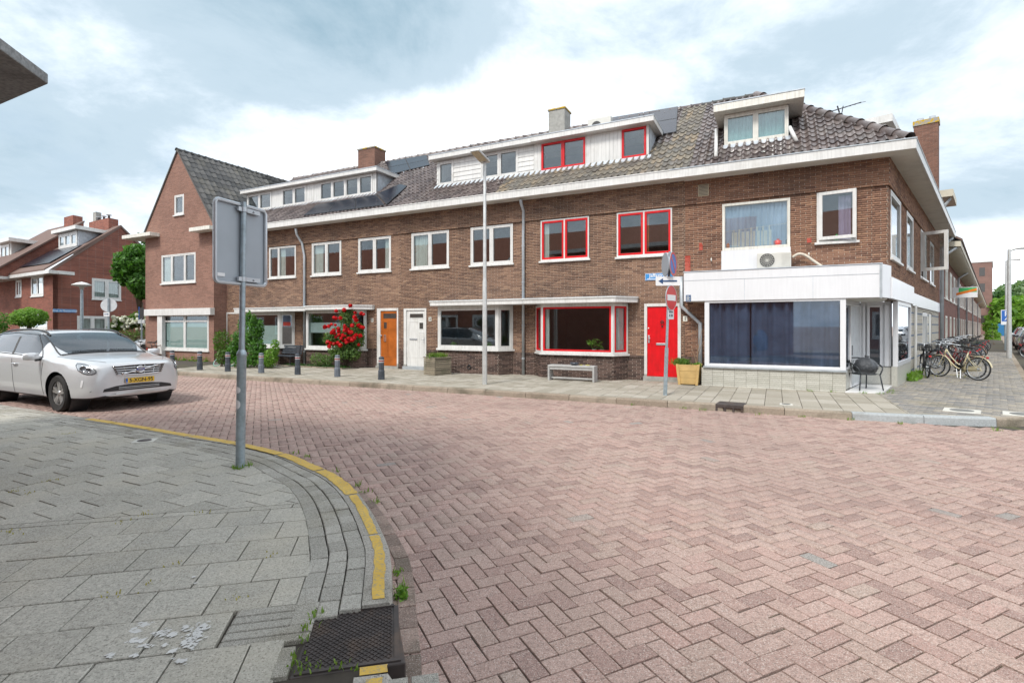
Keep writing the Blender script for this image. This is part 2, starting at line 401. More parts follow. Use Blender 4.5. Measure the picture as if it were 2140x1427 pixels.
# ------------------------------------------------------------------ ground, road, pavements
road_br = piece_mat('road_paver', [(0., (.29, .195, .17)), (.08, (.31, .21, .182)), (.2, (.36, .24, .207)), (.35, (.39, .27, .232)), (.5, (.385, .282, .238)), (.65, (.40, .28, .242)), (.8, (.42, .302, .26)), (.92, (.41, .272, .235)), (.993, (.38, .29, .245)), (1., (.27, .26, .245))],
                    .85, speck=.45, speck_scale=150, stain=((.25, .175, .152), .45, .44, .74, .6), bump=.6, fine=38, darkspeck=.45)
tile_m = piece_mat('pavement_tile', [(0., (.37, .358, .313)), (.5, (.42, .405, .356)), (.85, (.445, .43, .378)), (1., (.48, .462, .405))],
                   .88, speck=.3, speck_scale=120, stain=((.52, .48, .39), 1.0, .48, .70, .55), bump=.6, fine=45, darkspeck=.4)
tile_far_m = piece_mat('pavement_tile_far', [(0., (.30, .275, .225)), (.5, (.36, .33, .275)), (1., (.42, .39, .335))],
                       .88, speck=.2, stain=((.22, .20, .15), .9, .52, .75, .5), bump=.3, fine=50)
paver_m = piece_mat('grey_paver', [(0., (.31, .30, .265)), (.5, (.36, .35, .31)), (1., (.42, .405, .36))], .9, speck=.6, speck_scale=240, stain=((.17, .15, .09), 1.5, .5, .7, .5), bump=.6, fine=60, darkspeck=.5)
paver_b_m = piece_mat('worn_paver', [(0., (.19, .19, .19)), (.4, (.25, .24, .225)), (.8, (.33, .30, .255)), (1., (.38, .34, .28))], .88, speck=.2, stain=((.19, .17, .1), .7, .52, .72, .4), bump=.4, fine=60)
kerb_m = piece_mat('kerb_concrete', [(0., (.33, .31, .27)), (1., (.42, .40, .36))], .88, speck=.4, speck_scale=200, stain=((.13, .12, .09), 2.2, .5, .7, .7), bump=.6, fine=50, darkspeck=.6)
kerb_far_m = piece_mat('kerb_weathered', [(0., (.27, .22, .17)), (1., (.34, .29, .23))], .9, speck=.3, speck_scale=180, stain=((.11, .10, .07), 2.0, .48, .68, .8), bump=.6, fine=50)
kerb_blue_m = piece_mat('kerb_new', [(0., (.36, .39, .40)), (1., (.42, .45, .46))], .8, speck=.2, stain=((.2, .2, .18), 2.2, .55, .72, .6), bump=.3, fine=50)
k = NB('yellow_kerb_paint'); k.set(.75, 0, .3)
_w = k.ramp(k.noise(48, 8, .75), [(.36, 1.), (.50, 0.)])
k.col(k.mix(_w, k.ramp(k.noise(5, 4), [(.3, (.56, .36, .07)), (.7, (.68, .46, .10))]), (.30, .27, .2))); k.bump(k.noise(60, 3), .4, .003); yellow_m = k.m
k = NB('ground_earth'); k.set(.95); k.col(k.ramp(k.noise(.3, 5), [(.3, (.26, .20, .17)), (.7, (.33, .26, .22))])); ground_m = k.m

MB().quad((-900, -900, -.03), (900, -900, -.03), (900, 900, -.03), (-900, 900, -.03)).obj('ground', ground_m, kind='structure')
NEAR = [G(u, v, SW) for u, v in [(819, 1150.5), (800.6, 1104), (777, 1060), (747, 1022), (710, 993), (660, 970), (618, 952), (566, 938), (492, 922), (398, 907), (300, 890)]]
NEAR = [Vector((-.10, .3)), Vector((-.36, 1.45)), Vector((-.50, 2.2)), Vector((-.645, 2.83))]+NEAR
_d = Vector((-math.cos(ANG), math.sin(ANG))); NEAR += [NEAR[-1]+_d*1.6, NEAR[-1]+_d*4, NEAR[-1]+_d*9, NEAR[-1]+_d*20]
NEARP = smooth_path(NEAR, 8)                                     # outer (road side) edge of the near kerb; pavement on its left
FAR = [wA(s, n).xy for s, n in [(-15.6, 3.2), (-15.35, 3.75), (-14.7, 4.08), (-13.5, 4.16), (-12.3, 4.17), (-9.9, 4.09), (-6.8, 3.92), (-3.5, 3.85), (1.3, 3.76), (4, 3.72), (4.85, 3.66), (6.1, 3.40)]]
FAR += [Vector((8.35, 8.36)), Vector((9.2, 8.9)), Vector((10.2, 9.9))]
FAR += [FAR[-1]+EB*6, FAR[-1]+EB*20, FAR[-1]+EB*60]
FARP = smooth_path(FAR, 8)                                        # outer edge of the far kerb; pavement on its left
def side(P, q):
    """signed distance to a path (positive = right of travel), nearest point, normal to the right"""
    best = None
    for a, b in zip(P, P[1:]):
        ab = b-a; t = max(0, min(1, (q-a).dot(ab)/ab.length_squared)); c = a+ab*t; d = (q-c).length
        if best is None or d < best[0]:
            tn = ab.normalized(); nr = Vector((tn.y, -tn.x)); best = (d, c, nr, 1 if (q-c).dot(nr) > 0 else -1)
    return best[0]*best[3], best[1], best[2]
# --- road: herringbone concrete pavers
road = MB().quad((-40, -3, -.012), (40, -3, -.012), (40, 40, -.012), (-40, 40, -.012)).obj('road', joint_m, kind='structure')
Wp = .109; Lp = 2*Wp; TH = R(25.8); ct, st = math.cos(TH), math.sin(TH)
Ms = []; dist = []
def in_view(x, y, mg=.6): return y > 1.7 and -(1.02*y+mg) < x < 1.02*y+mg
for m in range(-110, 110):
    for kk in range(-330, 330):
        for ox, oy, w, h in ((kk+4*m, kk, 2, 1), (kk+4*m+2, kk-1, 1, 2)):
            x = (ox+w/2)*Wp; y = (oy+h/2)*Wp
            X = x*ct-y*st; Y = x*st+y*ct
            if not (1.7 < Y < 21 and in_view(X, Y)): continue
            if Y < 8.2 and X < -.3 and side(NEARP, Vector((X, Y)))[0] < -.1: continue
            if Y >= 8.2 and X < -6.6 and Y < 8.4-(X+7)*.45: continue
            q = snA((X, Y))
            if q[1] < 3.6 and q[0] > -15.2: continue
            if X > 7 and Y > 8.9: continue
            Ms.append(Matrix.Translation((X, Y, -.02+random.gauss(0, .0022))) @ Matrix.Rotation(TH+random.gauss(0, .012), 4, 'Z') @ Matrix.Rotation(random.gauss(0, .006), 4, 'X') @ Matrix.Rotation(random.gauss(0, .006), 4, 'Y') @ Matrix.Diagonal((w*Wp-.0082, h*Wp-.0082, .02, 1)))
            dist.append(Y if abs(X) < 1.0*Y+.05 else Y+5)
Vp, Fp = cham_box((.016, .026, .12))
pieces(road, 'paver', Vp, Fp, Ms, road_br, 300, key=lambda i: dist[i], rest='paver_field')
GC = []; gk = []
for i, (p, t) in enumerate(walk([p for p in offset_path(NEARP, -.075) if .5 < p.y < 12], .215)):
    GC.append(Matrix.Translation((p.x, p.y, -.014+random.gauss(0, .002))) @ Matrix.Rotation(math.atan2(t.y, t.x), 4, 'Z') @ Matrix.Diagonal((.205, .10, .022, 1))); gk.append(p.length)
gutter_m = piece_mat('gutter_paver', [(0., (.22, .16, .135)), (.5, (.31, .225, .19)), (1., (.38, .28, .235))], .88, speck=.3, speck_scale=150, stain=((.10, .085, .065), 1.6, .42, .66, .8), bump=.6, fine=38, darkspeck=.5)
pieces(road, 'gutter_paver', Vp, Fp, GC, gutter_m, 60, key=lambda i: gk[i], rest='gutter_course')
# --- near pavement
pav_near = MB().prism([tuple(p) for p in offset_path(NEARP, .06)]+[(-30, 9), (-30, .3)], -.03, SW-.026).obj('pavement_near', joint_m, kind='structure')
INN = offset_path(NEARP, .165)                                   # inner edge of kerb
INN2 = offset_path(NEARP, .165+.345)                             # inner edge of the three paver rows
def zone_tiles(parent, org, ang, size, box, inside, edge_path, top, mat, name, gap=.009, bond=True, cap=300, aspect=1., th=.03, line=None):
    ex = Vector((math.cos(ang), math.sin(ang))); ey = Vector((-ex.y, ex.x)); full = []; key = []; cut = []
    sx, sy = size*aspect, size
    for j in range(box[2], box[3]):
        for i in range(box[0], box[1]):
            o = org+ex*((i+(.5*(j % 2) if bond else 0))*sx)+ey*(j*sy)
            P = [o, o+ex*(sx-gap), o+ex*(sx-gap)+ey*(sy-gap), o+ey*(sy-gap)]
            c = (P[0]+P[2])/2
            if not in_view(c.x, c.y, .8): continue
            ok = inside(c)
            if ok < 0: continue
            if line is not None:
                ds = [(p-line[0]).dot(line[1]) for p in P]
                if min(ds) > -.02: continue
                if max(ds) > 0:
                    poly = clip_half([tuple(p) for p in P], line[0], line[1])
                    if edge_path is not None:
                        w_ = max((side(edge_path, Vector(p)) for p in poly), key=lambda z: z[0])
                        if w_[0] > 0: poly = clip_half(poly, w_[1], w_[2])
                    if len(poly) > 2: cut.append((c.y, poly))
                    continue
            if edge_path is not None:
                dd = [side(edge_path, p) for p in P]
                sd = [d[0] for d in dd]
                if min(sd) > -.015: continue
                if max(sd) > 0:
                    kx = max(range(4), key=lambda z: sd[z]); poly = clip_half([tuple(p) for p in P], dd[kx][1], dd[kx][2])
                    if len(poly) > 2: cut.append((c.y, poly))
                    continue
            for pl in (ok if isinstance(ok, list) else []): pass
            dz = random.gauss(0, .0018)
            full.append(Matrix.Translation((c.x, c.y, top-th+dz)) @ Matrix.Rotation(ang+random.gauss(0, .004), 4, 'Z') @ Matrix.Rotation(random.gauss(0, .004), 4, 'X') @ Matrix.Diagonal((sx-gap, sy-gap, th, 1)))
            key.append(c.length)
    V, F = cham_box((.012/aspect, .012, .12))
    pieces(parent, name, V, F, full, mat, max(0, cap-len(cut)), key=lambda i: key[i], rest=name+'_field')
    for y, poly in cut: MB().prism(poly, top-th, top).obj(name, mat, parent)
TS = .315
B1 = G(300, 1075.5, SW); A1 = R(13.0); b1x = Vector((math.cos(A1), math.sin(A1))); b1y = Vector((-b1x.y, b1x.x))
b1o = G(276.6, 1298.9, SW)                                        # joint corner of a tile, near zone
zone_tiles(pav_near, b1o, A1, TS, (-22, 14, -5, 20), lambda c: 1 if not ((c.x > -1.26 and 2.38 < c.y < 2.74) or (c.x > -1.02 and c.y <= 2.38)) else -1, INN2, SW, tile_m, 'tile', cap=190, line=(B1, b1y))
A2 = R(63.15)
zone_tiles(pav_near, G(208, 1056.8, SW), A2, TS, (-30, 40, -14, 60), lambda c: 1, INN2, SW-.001, tile_m, 'tile', cap=150, line=(B1+b1y*.012, -b1y))
# kerb stones, pavers along the kerb
def kerb(parent, P, wd, L, top, mats, gap=.01, drop=.0, name='kerb_stone', skip=None, lab=None):
    pts = walk(P, L)
    for i in range(len(pts)-1):
        a, b = pts[i][0], pts[i+1][0]
        if skip and skip((a+b)/2): continue
        n = 4; sub = []
        for kq in range(n+1):
            # sample path between a and b
            sub.append(walk_at(P, i*L+L*kq/n))
        t0 = (sub[1]-sub[0]).normalized(); sub[0] = sub[0]+t0*gap/2; t1 = (sub[-1]-sub[-2]).normalized(); sub[-1] = sub[-1]-t1*gap/2
        inn = offset_path(sub, wd); mb = MB(); dz = random.gauss(0, .003)
        prof = lambda p, q: [(p.x, p.y, -.05), (p.x+(q.x-p.x)*.06, p.y+(q.y-p.y)*.06, top-.025+dz), (p.x+(q.x-p.x)*.16, p.y+(q.y-p.y)*.16, top+dz), (q.x, q.y, top+dz), (q.x, q.y, -.05)]
        rows = [prof(p, q) for p, q in zip(sub, inn)]
        mb.grid(rows); mb.add(rows[0], [(0, 1, 2, 3, 4)]); mb.add(rows[-1], [(4, 3, 2, 1, 0)])
        mb.obj(name, mats(i, (a+b)/2), parent)
def walk_at(P, s):
    acc = 0
    for a, b in zip(P, P[1:]):
        L = (b-a).length
        if acc+L >= s: return a+(b-a)*((s-acc)/L)
        acc += L
    return P[-1]
def clip_y(P, y, above=True):
    o = []
    for a, b in zip(P, P[1:]):
        if (a.y-y)*(b.y-y) < 0: c = a+(b-a)*((y-a.y)/(b.y-a.y)); o += [c] if above else [a, c]
        elif (a.y > y) == above: o.append(a)
    return o+([P[-1]] if above else [])
NEAR_K = clip_y(NEARP, 2.775)
NEAR_K0 = clip_y(NEARP, 2.27, False)
kerb(pav_near, NEAR_K, .165, .98, SW+.004, lambda i, c: kerb_m)
kerb(pav_near, NEAR_K0, .165, .98, SW+.004, lambda i, c: kerb_m)
for KP, s0, s1, seed in ((NEAR_K, .05, 8.6, 3), (NEAR_K0, .6, 2.6, 4)):                 # worn yellow paint on the kerb, stone by stone
    rs = random.Random(seed); s = s0
    while s < s1:
        e = min(s+.98 if s > s0 else (math.floor(s/.98)+1)*.98, s1) - .03; n = 14
        sub = [walk_at(KP, s+(e-s)*q/n) for q in range(n+1)]
        w0 = .05 if s < 1 else .028; w1 = .115 if s < 1 else .14
        a_ = [p+(o-p)*((w0+rs.uniform(-.006, .006))/.165) for p, o in zip(sub, offset_path(sub, .165))]
        b_ = [p+(o-p)*((w1+rs.uniform(-.006, .006))/.165) for p, o in zip(sub, offset_path(sub, .165))]
        MB().grid([[(p.x, p.y, SW+.0085), (q.x, q.y, SW+.0085)] for p, q in zip(a_, b_)]).obj('yellow_paint', yellow_m, pav_near)
        s = (math.floor(s/.98+1e-6)+1)*.98
Vk, Fk = cham_box((.03, .05, .15))
Ms = []; key = []
for r_ in range(3):
    P_ = [p for p in clip_y(offset_path(NEARP, .165+.115*r_+.058), 2.70-.06*r_) if p.y < 13]
    for i, (p, t) in enumerate(walk(P_, .158 if r_ < 2 else .19, .09)):
        Ms.append(Matrix.Translation((p.x, p.y, SW-.03+random.gauss(0, .002))) @ Matrix.Rotation(math.atan2(t.y, t.x)+random.gauss(0, .01), 4, 'Z') @ Matrix.Diagonal(((.150 if r_ < 2 else .182), .107, .03, 1))); key.append(p.length)
for jx in range(5):                                             # fillers beside the iron lid
    p = Vector((-1.225+.014*jx, 2.725-.068*jx)); Ms.append(Matrix.Translation((p.x, p.y, SW-.032-.0005*jx)) @ Matrix.Rotation(A1, 4, 'Z') @ Matrix.Diagonal((.40, .06, .03, 1))); key.append(2)
for jx in range(4):
    p = Vector((-1.03+.115*jx*0, 2.30-.23*jx)); Ms.append(Matrix.Translation((p.x, p.y, SW-.033)) @ Matrix.Rotation(A1-math.pi/2, 4, 'Z') @ Matrix.Diagonal((.21, .10, .03, 1))); key.append(2)
for jx in range(6):
    p = Vector((-.36-.125*jx, 2.16-.028*jx)); Ms.append(Matrix.Translation((p.x, p.y, SW-.034)) @ Matrix.Rotation(A1, 4, 'Z') @ Matrix.Diagonal((.115, .12, .03, 1))); key.append(2)
pieces(pav_near, 'paver', Vk, Fk, Ms, paver_m, 240, key=lambda i: key[i], rest='paver_rows')
# --- far pavement
pav_far = MB().prism([tuple(p) for p in offset_path(FARP, .06)]+[(58, 90), (-20, 60), (-22, 32)], -.03, SW-.012).obj('pavement_far', joint_m, kind='structure')
INF = offset_path(FARP, .165)
def far_in(c):
    s, n = snA(c); return 1 if n > -.3 and s < 5.6 and s > -16 and n < 4.2 else -1
zone_tiles(pav_far, wA(-2.0, .02).xy, R(90)-ANG-math.pi, .312, (-2, 15, -52, 27), far_in, INF, SW, tile_far_m, 'tile', cap=300, line=(wA(5.2, 0).xy, EA))
def fb_in(c):
    r = c-CB; t, m = r.dot(EB), -r.dot(NBi); s, n = snA(c)
    return 1 if s > 5.0 and (m > -.35 or n > -.2) and t < 26 and n < 4 else -1
zone_tiles(pav_far, CB, ROTB-math.pi/2, .108, (-10, 50, -60, 260), fb_in, INF, SW, paver_b_m, 'paver', gap=.004, aspect=2.0, cap=200, line=(wA(5.206, 0).xy, -EA))
kerb(pav_far, FARP, .165, 1.02, SW+.003, lambda i, c: kerb_blue_m if (c.x > 6.2 and c.x < 8.0 and c.y < 9) else kerb_far_m, skip=lambda c: c.y > 60)
# ------------------------------------------------------------------ house building kit (frame: x along the front, y inward, z up)
brick_a = piece_mat('brown_brick', [(0., (.18, .115, .088)), (.12, (.23, .148, .11)), (.5, (.285, .182, .13)), (.85, (.325, .207, .145)), (1., (.38, .25, .172))], .85,
                    stain=((.10, .078, .065), .55, .52, .74, .7), bump=.4, fine=40)
brick_c = piece_mat('corner_brick', [(0., (.18, .10, .074)), (.12, (.24, .14, .10)), (.5, (.30, .172, .118)), (.85, (.345, .198, .134)), (1., (.40, .24, .158))], .85,
                    stain=((.11, .08, .065), .5, .54, .74, .6), bump=.4, fine=40)
brick_d = piece_mat('dark_brick', [(0., (.075, .055, .05)), (.5, (.125, .088, .075)), (1., (.19, .13, .11))], .8, stain=((.16, .13, .11), 1.2, .6, .8, .4), bump=.4, fine=40)
brick_redp = piece_mat('painted_brick', [(0., (.42, .07, .05)), (1., (.52, .12, .09))], .8)
def brick_tex(name, c1, c2, mort, axis='x', L=.222, Hc=.048, msize=.007, stain=.5):
    k = NB(name); k.set(.88, 0, .25)
    c = k.n('ShaderNodeTexCoord'); sp = k.n('ShaderNodeSeparateXYZ'); k.l(c.outputs['Object'], sp.inputs[0])
    cb = k.n('ShaderNodeCombineXYZ'); k.l(sp.outputs['X' if axis == 'x' else 'Y'], cb.inputs[0]); k.l(sp.outputs['Z'], cb.inputs[1])
    b = k.n('ShaderNodeTexBrick'); k.l(cb.outputs[0], b.inputs[0]); b.inputs['Scale'].default_value = 1
    b.inputs['Brick Width'].default_value = L; b.inputs['Row Height'].default_value = Hc; b.inputs['Mortar Size'].default_value = msize*.5; b.inputs['Bias'].default_value = -.1
    b.inputs['Color1'].default_value = (*c1, 1); b.inputs['Color2'].default_value = (*c2, 1); b.inputs['Mortar'].default_value = (*mort, 1)
    v = k.ramp(k.noise(1.1, 5, .6), [(.3, .72), (.7, 1.2)]); f = k.ramp(k.noise(30, 3), [(.3, .8), (.7, 1.15)])
    k.col(k.mix(stain, k.mix(1., b.outputs[0], f, 'MULTIPLY'), v, 'MULTIPLY'))
    iv = k.n('ShaderNodeMath', operation='SUBTRACT'); iv.inputs[0].default_value = 1; k.l(b.outputs['Fac'], iv.inputs[1]); k.bump(iv.outputs[0], .6, .01)
    MT[name] = k.m; return k.m
brick_r = brick_tex('gable_brick', (.33, .18, .135), (.24, .13, .10), (.34, .28, .24))
brick_ry = brick_tex('gable_brick_side', (.33, .18, .135), (.24, .13, .10), (.34, .28, .24), 'y')
brick_l = brick_tex('far_brick', (.31, .12, .085), (.21, .085, .066), (.27, .20, .17), L=.25, Hc=.075)
brick_ly = brick_tex('far_brick_side', (.31, .12, .085), (.21, .085, .066), (.27, .20, .17), 'y', L=.25, Hc=.075)
brick_row = brick_tex('row_brick', (.27, .13, .10), (.19, .09, .075), (.24, .18, .16), L=.25, Hc=.06)
def split_rects(x0, x1, z0, z1, holes):
    xs = sorted({x0, x1, *[min(max(h[i], x0), x1) for h in holes for i in (0, 1)]}); zs = sorted({z0, z1, *[min(max(h[i], z0), z1) for h in holes for i in (2, 3)]})
    o = []
    for a, b in zip(xs, xs[1:]):
        run = None
        for c, d in zip(zs, zs[1:]):
            if b-a < 1e-5 or d-c < 1e-5: continue
            mx, mz = (a+b)/2, (c+d)/2
            if any(h[0] < mx < h[1] and h[2] < mz < h[3] for h in holes):
                if run: o.append(run); run = None
            else: run = (a, b, run[2], d) if run else (a, b, c, d)
        if run: o.append(run)
    return o
VB = np.array([(-.5, 0, 0), (.5, 0, 0), (.5, 1, 0), (-.5, 1, 0), (-.5, 0, 1), (.5, 0, 1), (.5, 1, 1), (-.5, 1, 1)], dtype=float)
FBk = np.array([(0, 1, 5, 4), (1, 2, 6, 5), (3, 0, 4, 7), (4, 5, 6, 7), (0, 3, 2, 1)])
CH, BL_ = .048, .222
def brick_list(x0, x1, z0, z1, holes, y=0., soldier=False, phase=0., xf=None, groove=None):
    """matrices of the single bricks of a wall panel, cut round its openings"""
    Ms = []
    if soldier:
        x = x0
        while x < x1-.02:
            w = min(.056, x1-x)
            if not any(h[0] < x+w/2 < h[1] and h[2] < (z0+z1)/2 < h[3] for h in holes): Ms.append(Matrix.Translation((x+w/2, y+random.uniform(-.002, .002), z0+.004)) @ Matrix.Diagonal((w-.008, .03, z1-z0-.008, 1)))
            x += w
    else:
        n = int(math.floor((z1-z0)/CH+1e-6)); ch = (z1-z0)/max(n, 1)
        for j in range(n):
            za = z0+j*ch; zc = za+ch/2
            gy = .005 if (groove and j % 7 == 3) else 0
            cuts = sorted((h[0], h[1]) for h in holes if h[2] < zc < h[3] and h[1] > x0 and h[0] < x1); segs = []; c = x0
            for a, b in cuts:
                if a > c: segs.append((c, a))
                c = max(c, b)
            if c < x1: segs.append((c, x1))
            off = ((j % 2)*.5+phase+(.0 if j % 4 < 2 else .03))*BL_
            for a, b in segs:
                i = math.floor((a-off)/BL_); x = max(a, off+i*BL_)
                while x < b-1e-4:
                    e = min(b, off+(i+1)*BL_)
                    if e-x > .02: Ms.append(Matrix.Translation(((x+e)/2, y+gy+random.uniform(-.0022, .0022), za+.003)) @ Matrix.Diagonal((e-x-.008, .03, ch-.007, 1)))
                    x = e; i += 1
    if xf: Ms = [xf @ M for M in Ms]
    return Ms
def perpends(parent, Ms):
    """pale upright joints at the brick ends, one joined sheet"""
    V = []
    for M in Ms:
        x = Vector(M.col[0][:3]); L = x.length
        if L < .1: continue
        x /= L; y = Vector(M.col[1][:3]).normalized(); h = M.col[2][2]; e = M.translation+x*(L/2+.004)+y*.0035
        V += [e-x*.0042, e+x*.0042, e+x*.0042+Vector((0, 0, h)), e-x*.0042+Vector((0, 0, h))]
    if V: np_obj('pointing', np.array([tuple(v) for v in V]), np.arange(len(V)).reshape(-1, 4), pointing, parent, kind='stuff')
def cam_key(parent, Ms):
    rt = root_of(parent); o_ = ORG.get(rt, Vector((0, 0, 0))); mw = Matrix.Translation(rt.location) @ Matrix.Rotation(rt.rotation_euler[2], 4, 'Z')
    def k(i):
        p = mw @ (Ms[i].translation-o_); return p.length-8*Ms[i].col[0].length      # nearer and longer first
    return k
def wall_slab(parent, name, mat, x0, x1, z0, z1, holes, y0=.008, y1=.24, extra=None):
    mb = MB()
    for a, b, c, d in split_rects(x0, x1, z0, z1, holes): mb.box(a, b, y0, y1, c, d)
    if extra: mb.add(extra.v, extra.f)
    return mb.obj(name, mat, parent)
def curtain(parent, x0, x1, z0, z1, y, mat, amp=.018, wl=.09, name='curtain'):
    n = max(6, int((x1-x0)/wl*6)); ph = random.uniform(0, 6)
    rows = [[(x0+(x1-x0)*i/n, y+amp*math.sin(i/n*(x1-x0)/wl*6.28+ph)+amp*.5*math.sin(i*1.7+ph), z) for i in range(n+1)] for z in (z0, z1)]
    return MB().grid(rows).obj(name, mat, parent, smooth=True)
def window(parent, x0, x1, z0, z1, y=0., div=(.5,), fm=white, sm=None, fw=.045, sw=.045, sill=True, back=.09, curt=None, name='window', gm=None, sillm=None, proud=.012, skip_sash=(), sill_out=.05, mull=None, label=None, room=True):
    fm_ = fm; sm = sm or fm; gm = gm or glass
    w = MB().frame(x0, x1, z0, z1, fw, y-proud, y+back).obj(name, fm_, parent, bevel=.004, label=label)
    xs = [x0+fw]+[x0+(x1-x0)*d for d in div]+[x1-fw]
    mw = (mull if mull is not None else fw)
    for d in xs[1:-1]: MB().box(d-mw/2, d+mw/2, y-proud+.004, y+back-.002, z0+fw, z1-fw).obj('mullion', fm_, w)
    for i in range(len(xs)-1):
        a = xs[i]+(mw/2 if i else 0); b = xs[i+1]-(mw/2 if i < len(xs)-2 else 0)
        if i in skip_sash: sw_ = 0.006
        else: sw_ = sw
        MB().frame(a+.002, b-.002, z0+fw+.002, z1-fw-.002, sw_, y+.006-proud, y+.055).obj('sash', sm, w, bevel=.003)
        MB().box(a+sw_*.7, b-sw_*.7, y+.028, y+.034, z0+fw+sw_*.7, z1-fw-sw_*.7).obj('pane', gm, w)
    if sill:
        MB().box(x0-.045, x1+.045, y-proud-sill_out, y+.05, z0-.055, z0-.002).obj('sill', sillm or fm_, w, bevel=.006)
    if curt:
        for a, b, mt in curt:
            curtain(w, x0+(x1-x0)*a, x0+(x1-x0)*b, z0+.01, z1-.02, y+.085, mt)
    return w
# ---- pantiles
roof_t = piece_mat('pantile', [(0., (.07, .052, .05)), (.3, (.10, .077, .072)), (.7, (.14, .11, .102)), (1., (.185, .15, .138))], .36, stain=((.15, .14, .125), 1.4, .52, .74, .45), bump=.3, spec=.6, fine=25)
roof_y = piece_mat('lichen_pantile', [(0., (.13, .115, .10)), (.35, (.18, .16, .13)), (.7, (.23, .20, .155)), (.9, (.28, .22, .15)), (1., (.17, .16, .15))], .6, stain=((.16, .16, .15), 2.2, .45, .7, .6), bump=.4, spec=.4, fine=25)
roof_g = piece_mat('grey_tile', [(0., (.075, .077, .078)), (.5, (.105, .105, .105)), (1., (.14, .138, .133))], .6, stain=((.17, .16, .13), 1.1, .5, .72, .5), bump=.3, fine=25)
_pr = [(0, .030), (.08, .014), (.2, .001), (.4, -.004), (.56, .003), (.67, .021), (.78, .042), (.88, .047), (.98, .036), (1.05, .016)]
def pantile_mesh(w=.18, l=.37, lift=.026, th=.016):
    V = []; n = len(_pr)
    for yy, up in ((l, 0.), (0., lift)):
        for x, z in _pr: V.append((x*w, yy, z+up))
    for x, z in _pr: V.append((x*w, .004, z+lift-th))
    F = [(i+n, i+n+1, i+1, i) for i in range(n-1)]+[(i+2*n, i+2*n+1, i+n+1, i+n) for i in range(n-1)]
    return np.array(V), np.array(F)
PTV, PTF = pantile_mesh()
EAVE_N, EAVE_Z, RIDGE_N, RIDGE_Z = .40, 5.60, -3.5, 8.70
PITCH = math.atan2(RIDGE_Z-EAVE_Z, EAVE_N-RIDGE_N); RL = math.hypot(RIDGE_Z-EAVE_Z, EAVE_N-RIDGE_N)
def roof_z(n): return EAVE_Z+(EAVE_N-n)*math.tan(PITCH)
def roof_hit(u, v, up=0.):
    lo, hi = -6., 1.5
    for _ in range(50):
        m = (lo+hi)/2; s, z = FA(u, v, m)
        if z-(roof_z(m)+up) > 0: hi, lo = m, lo      # above the roof: move outward point inward
        else: lo = m
        if hi-lo < 1e-5: break
    return FA(u, v, lo)[0], lo
def _chk():
    # decide the search direction once: along a sight line the roof plane rises faster than the line
    pass
def roof_hit(u, v, up=0.):
    f = lambda m: FA(u, v, m)[1]-(roof_z(m)+up)
    a, b = 1.2, -6.0; fa = f(a)
    for _ in range(60):
        c = (a+b)/2; fc = f(c)
        if (fc > 0) == (fa > 0): a, fa = c, fc
        else: b = c
    return FA(u, v, a)[0], a
ROOFM = lambda s, d: Matrix.Translation((s, -EAVE_N+d*math.cos(PITCH), EAVE_Z+d*math.sin(PITCH))) @ Matrix.Rotation(PITCH, 4, 'X')
def pantiles(parent, s0, s1, mat, holes=(), test=None, w=.18, step=.31, name='roof_tile', matf=None):
    a, b = [], []
    nc = max(1, round((s1-s0)/w)); ww = (s1-s0)/nc; nr = int(RL/step)+1; st = RL/nr
    for j in range(nr):
        for i in range(nc):
            s = s0+i*ww; d = j*st; n = EAVE_N-(d+.15)*math.cos(PITCH); sc = s+ww/2
            if any(h[0] < sc < h[1] and h[2] < n < h[3] for h in holes): continue
            if test and not test(sc, n): continue
            M = ROOFM(s, d-.02) @ Matrix.Rotation(random.gauss(0, .008), 4, 'Z') @ Matrix.Translation((0, 0, .02+random.gauss(0, .003))) @ Matrix.Diagonal((ww/.18, 1, 1, 1))
            (b if (matf and matf(sc, n)) else a).append(M)
    rp = MB().quad(*[tuple(ROOFM(x, y).translation) for x, y in ((s0, 0), (s1, 0), (s1, RL), (s0, RL))])
    for L, m in ((a, mat), (b, roof_y)):
        if L: pieces(parent, name, PTV, PTF, L, m, 300 if len(L) <= 300 or not b else 150, key=cam_key(parent, L), smooth=False, rest='roof_tiles_upper')
def ridge_tiles(parent, P, Q, mat, r=.10, L=.33, name='ridge_tile'):
    P, Q = Vector(P), Vector(Q); n = max(1, round((Q-P).length/L)); d = (Q-P)/n; dn = d.normalized()
    side_ = dn.cross(Vector((0, 0, 1))).normalized(); up = side_.cross(dn)
    rows = []
    for t, rr in ((0., 1.14), (.12, 1.14), (.14, 1.0), (1.06, .93)):
        rows.append([dn*(t*d.length)+(side_*math.cos(a)+up*math.sin(a))*r*rr for a in [math.pi*k/8-.15+.3*k/8 for k in range(9)]])
    mb = MB().grid(rows); V = np.array(mb.v); F = np.array(mb.f)
    Ms = [Matrix.Translation(P+d*i+Vector((0, 0, random.gauss(0, .006)))) for i in range(n)]
    pieces(parent, name, V, F, Ms, mat, 300, smooth=True)
def eave(parent, s0, s1, top=EAVE_Z-.02, bot=5.39, nf=.50, mat=white, inner=0.):
    f = MB().box(s0, s1, -nf, -nf+.03, bot, top).obj('fascia_board', mat, parent, bevel=.005)
    MB().box(s0, s1, -nf-.012, -nf+.03, top+.002, top+.03).obj('gutter_lip', zinc if mat is not white else white, parent)
    MB().box(s0, s1, -nf+.031, .0, bot+.012, bot+.035).obj('soffit', soffit_m, parent)
    MB().box(s0, s1, -nf+.031, -EAVE_N+.25, top-.07, top-.05).obj('gutter', zinc, parent)
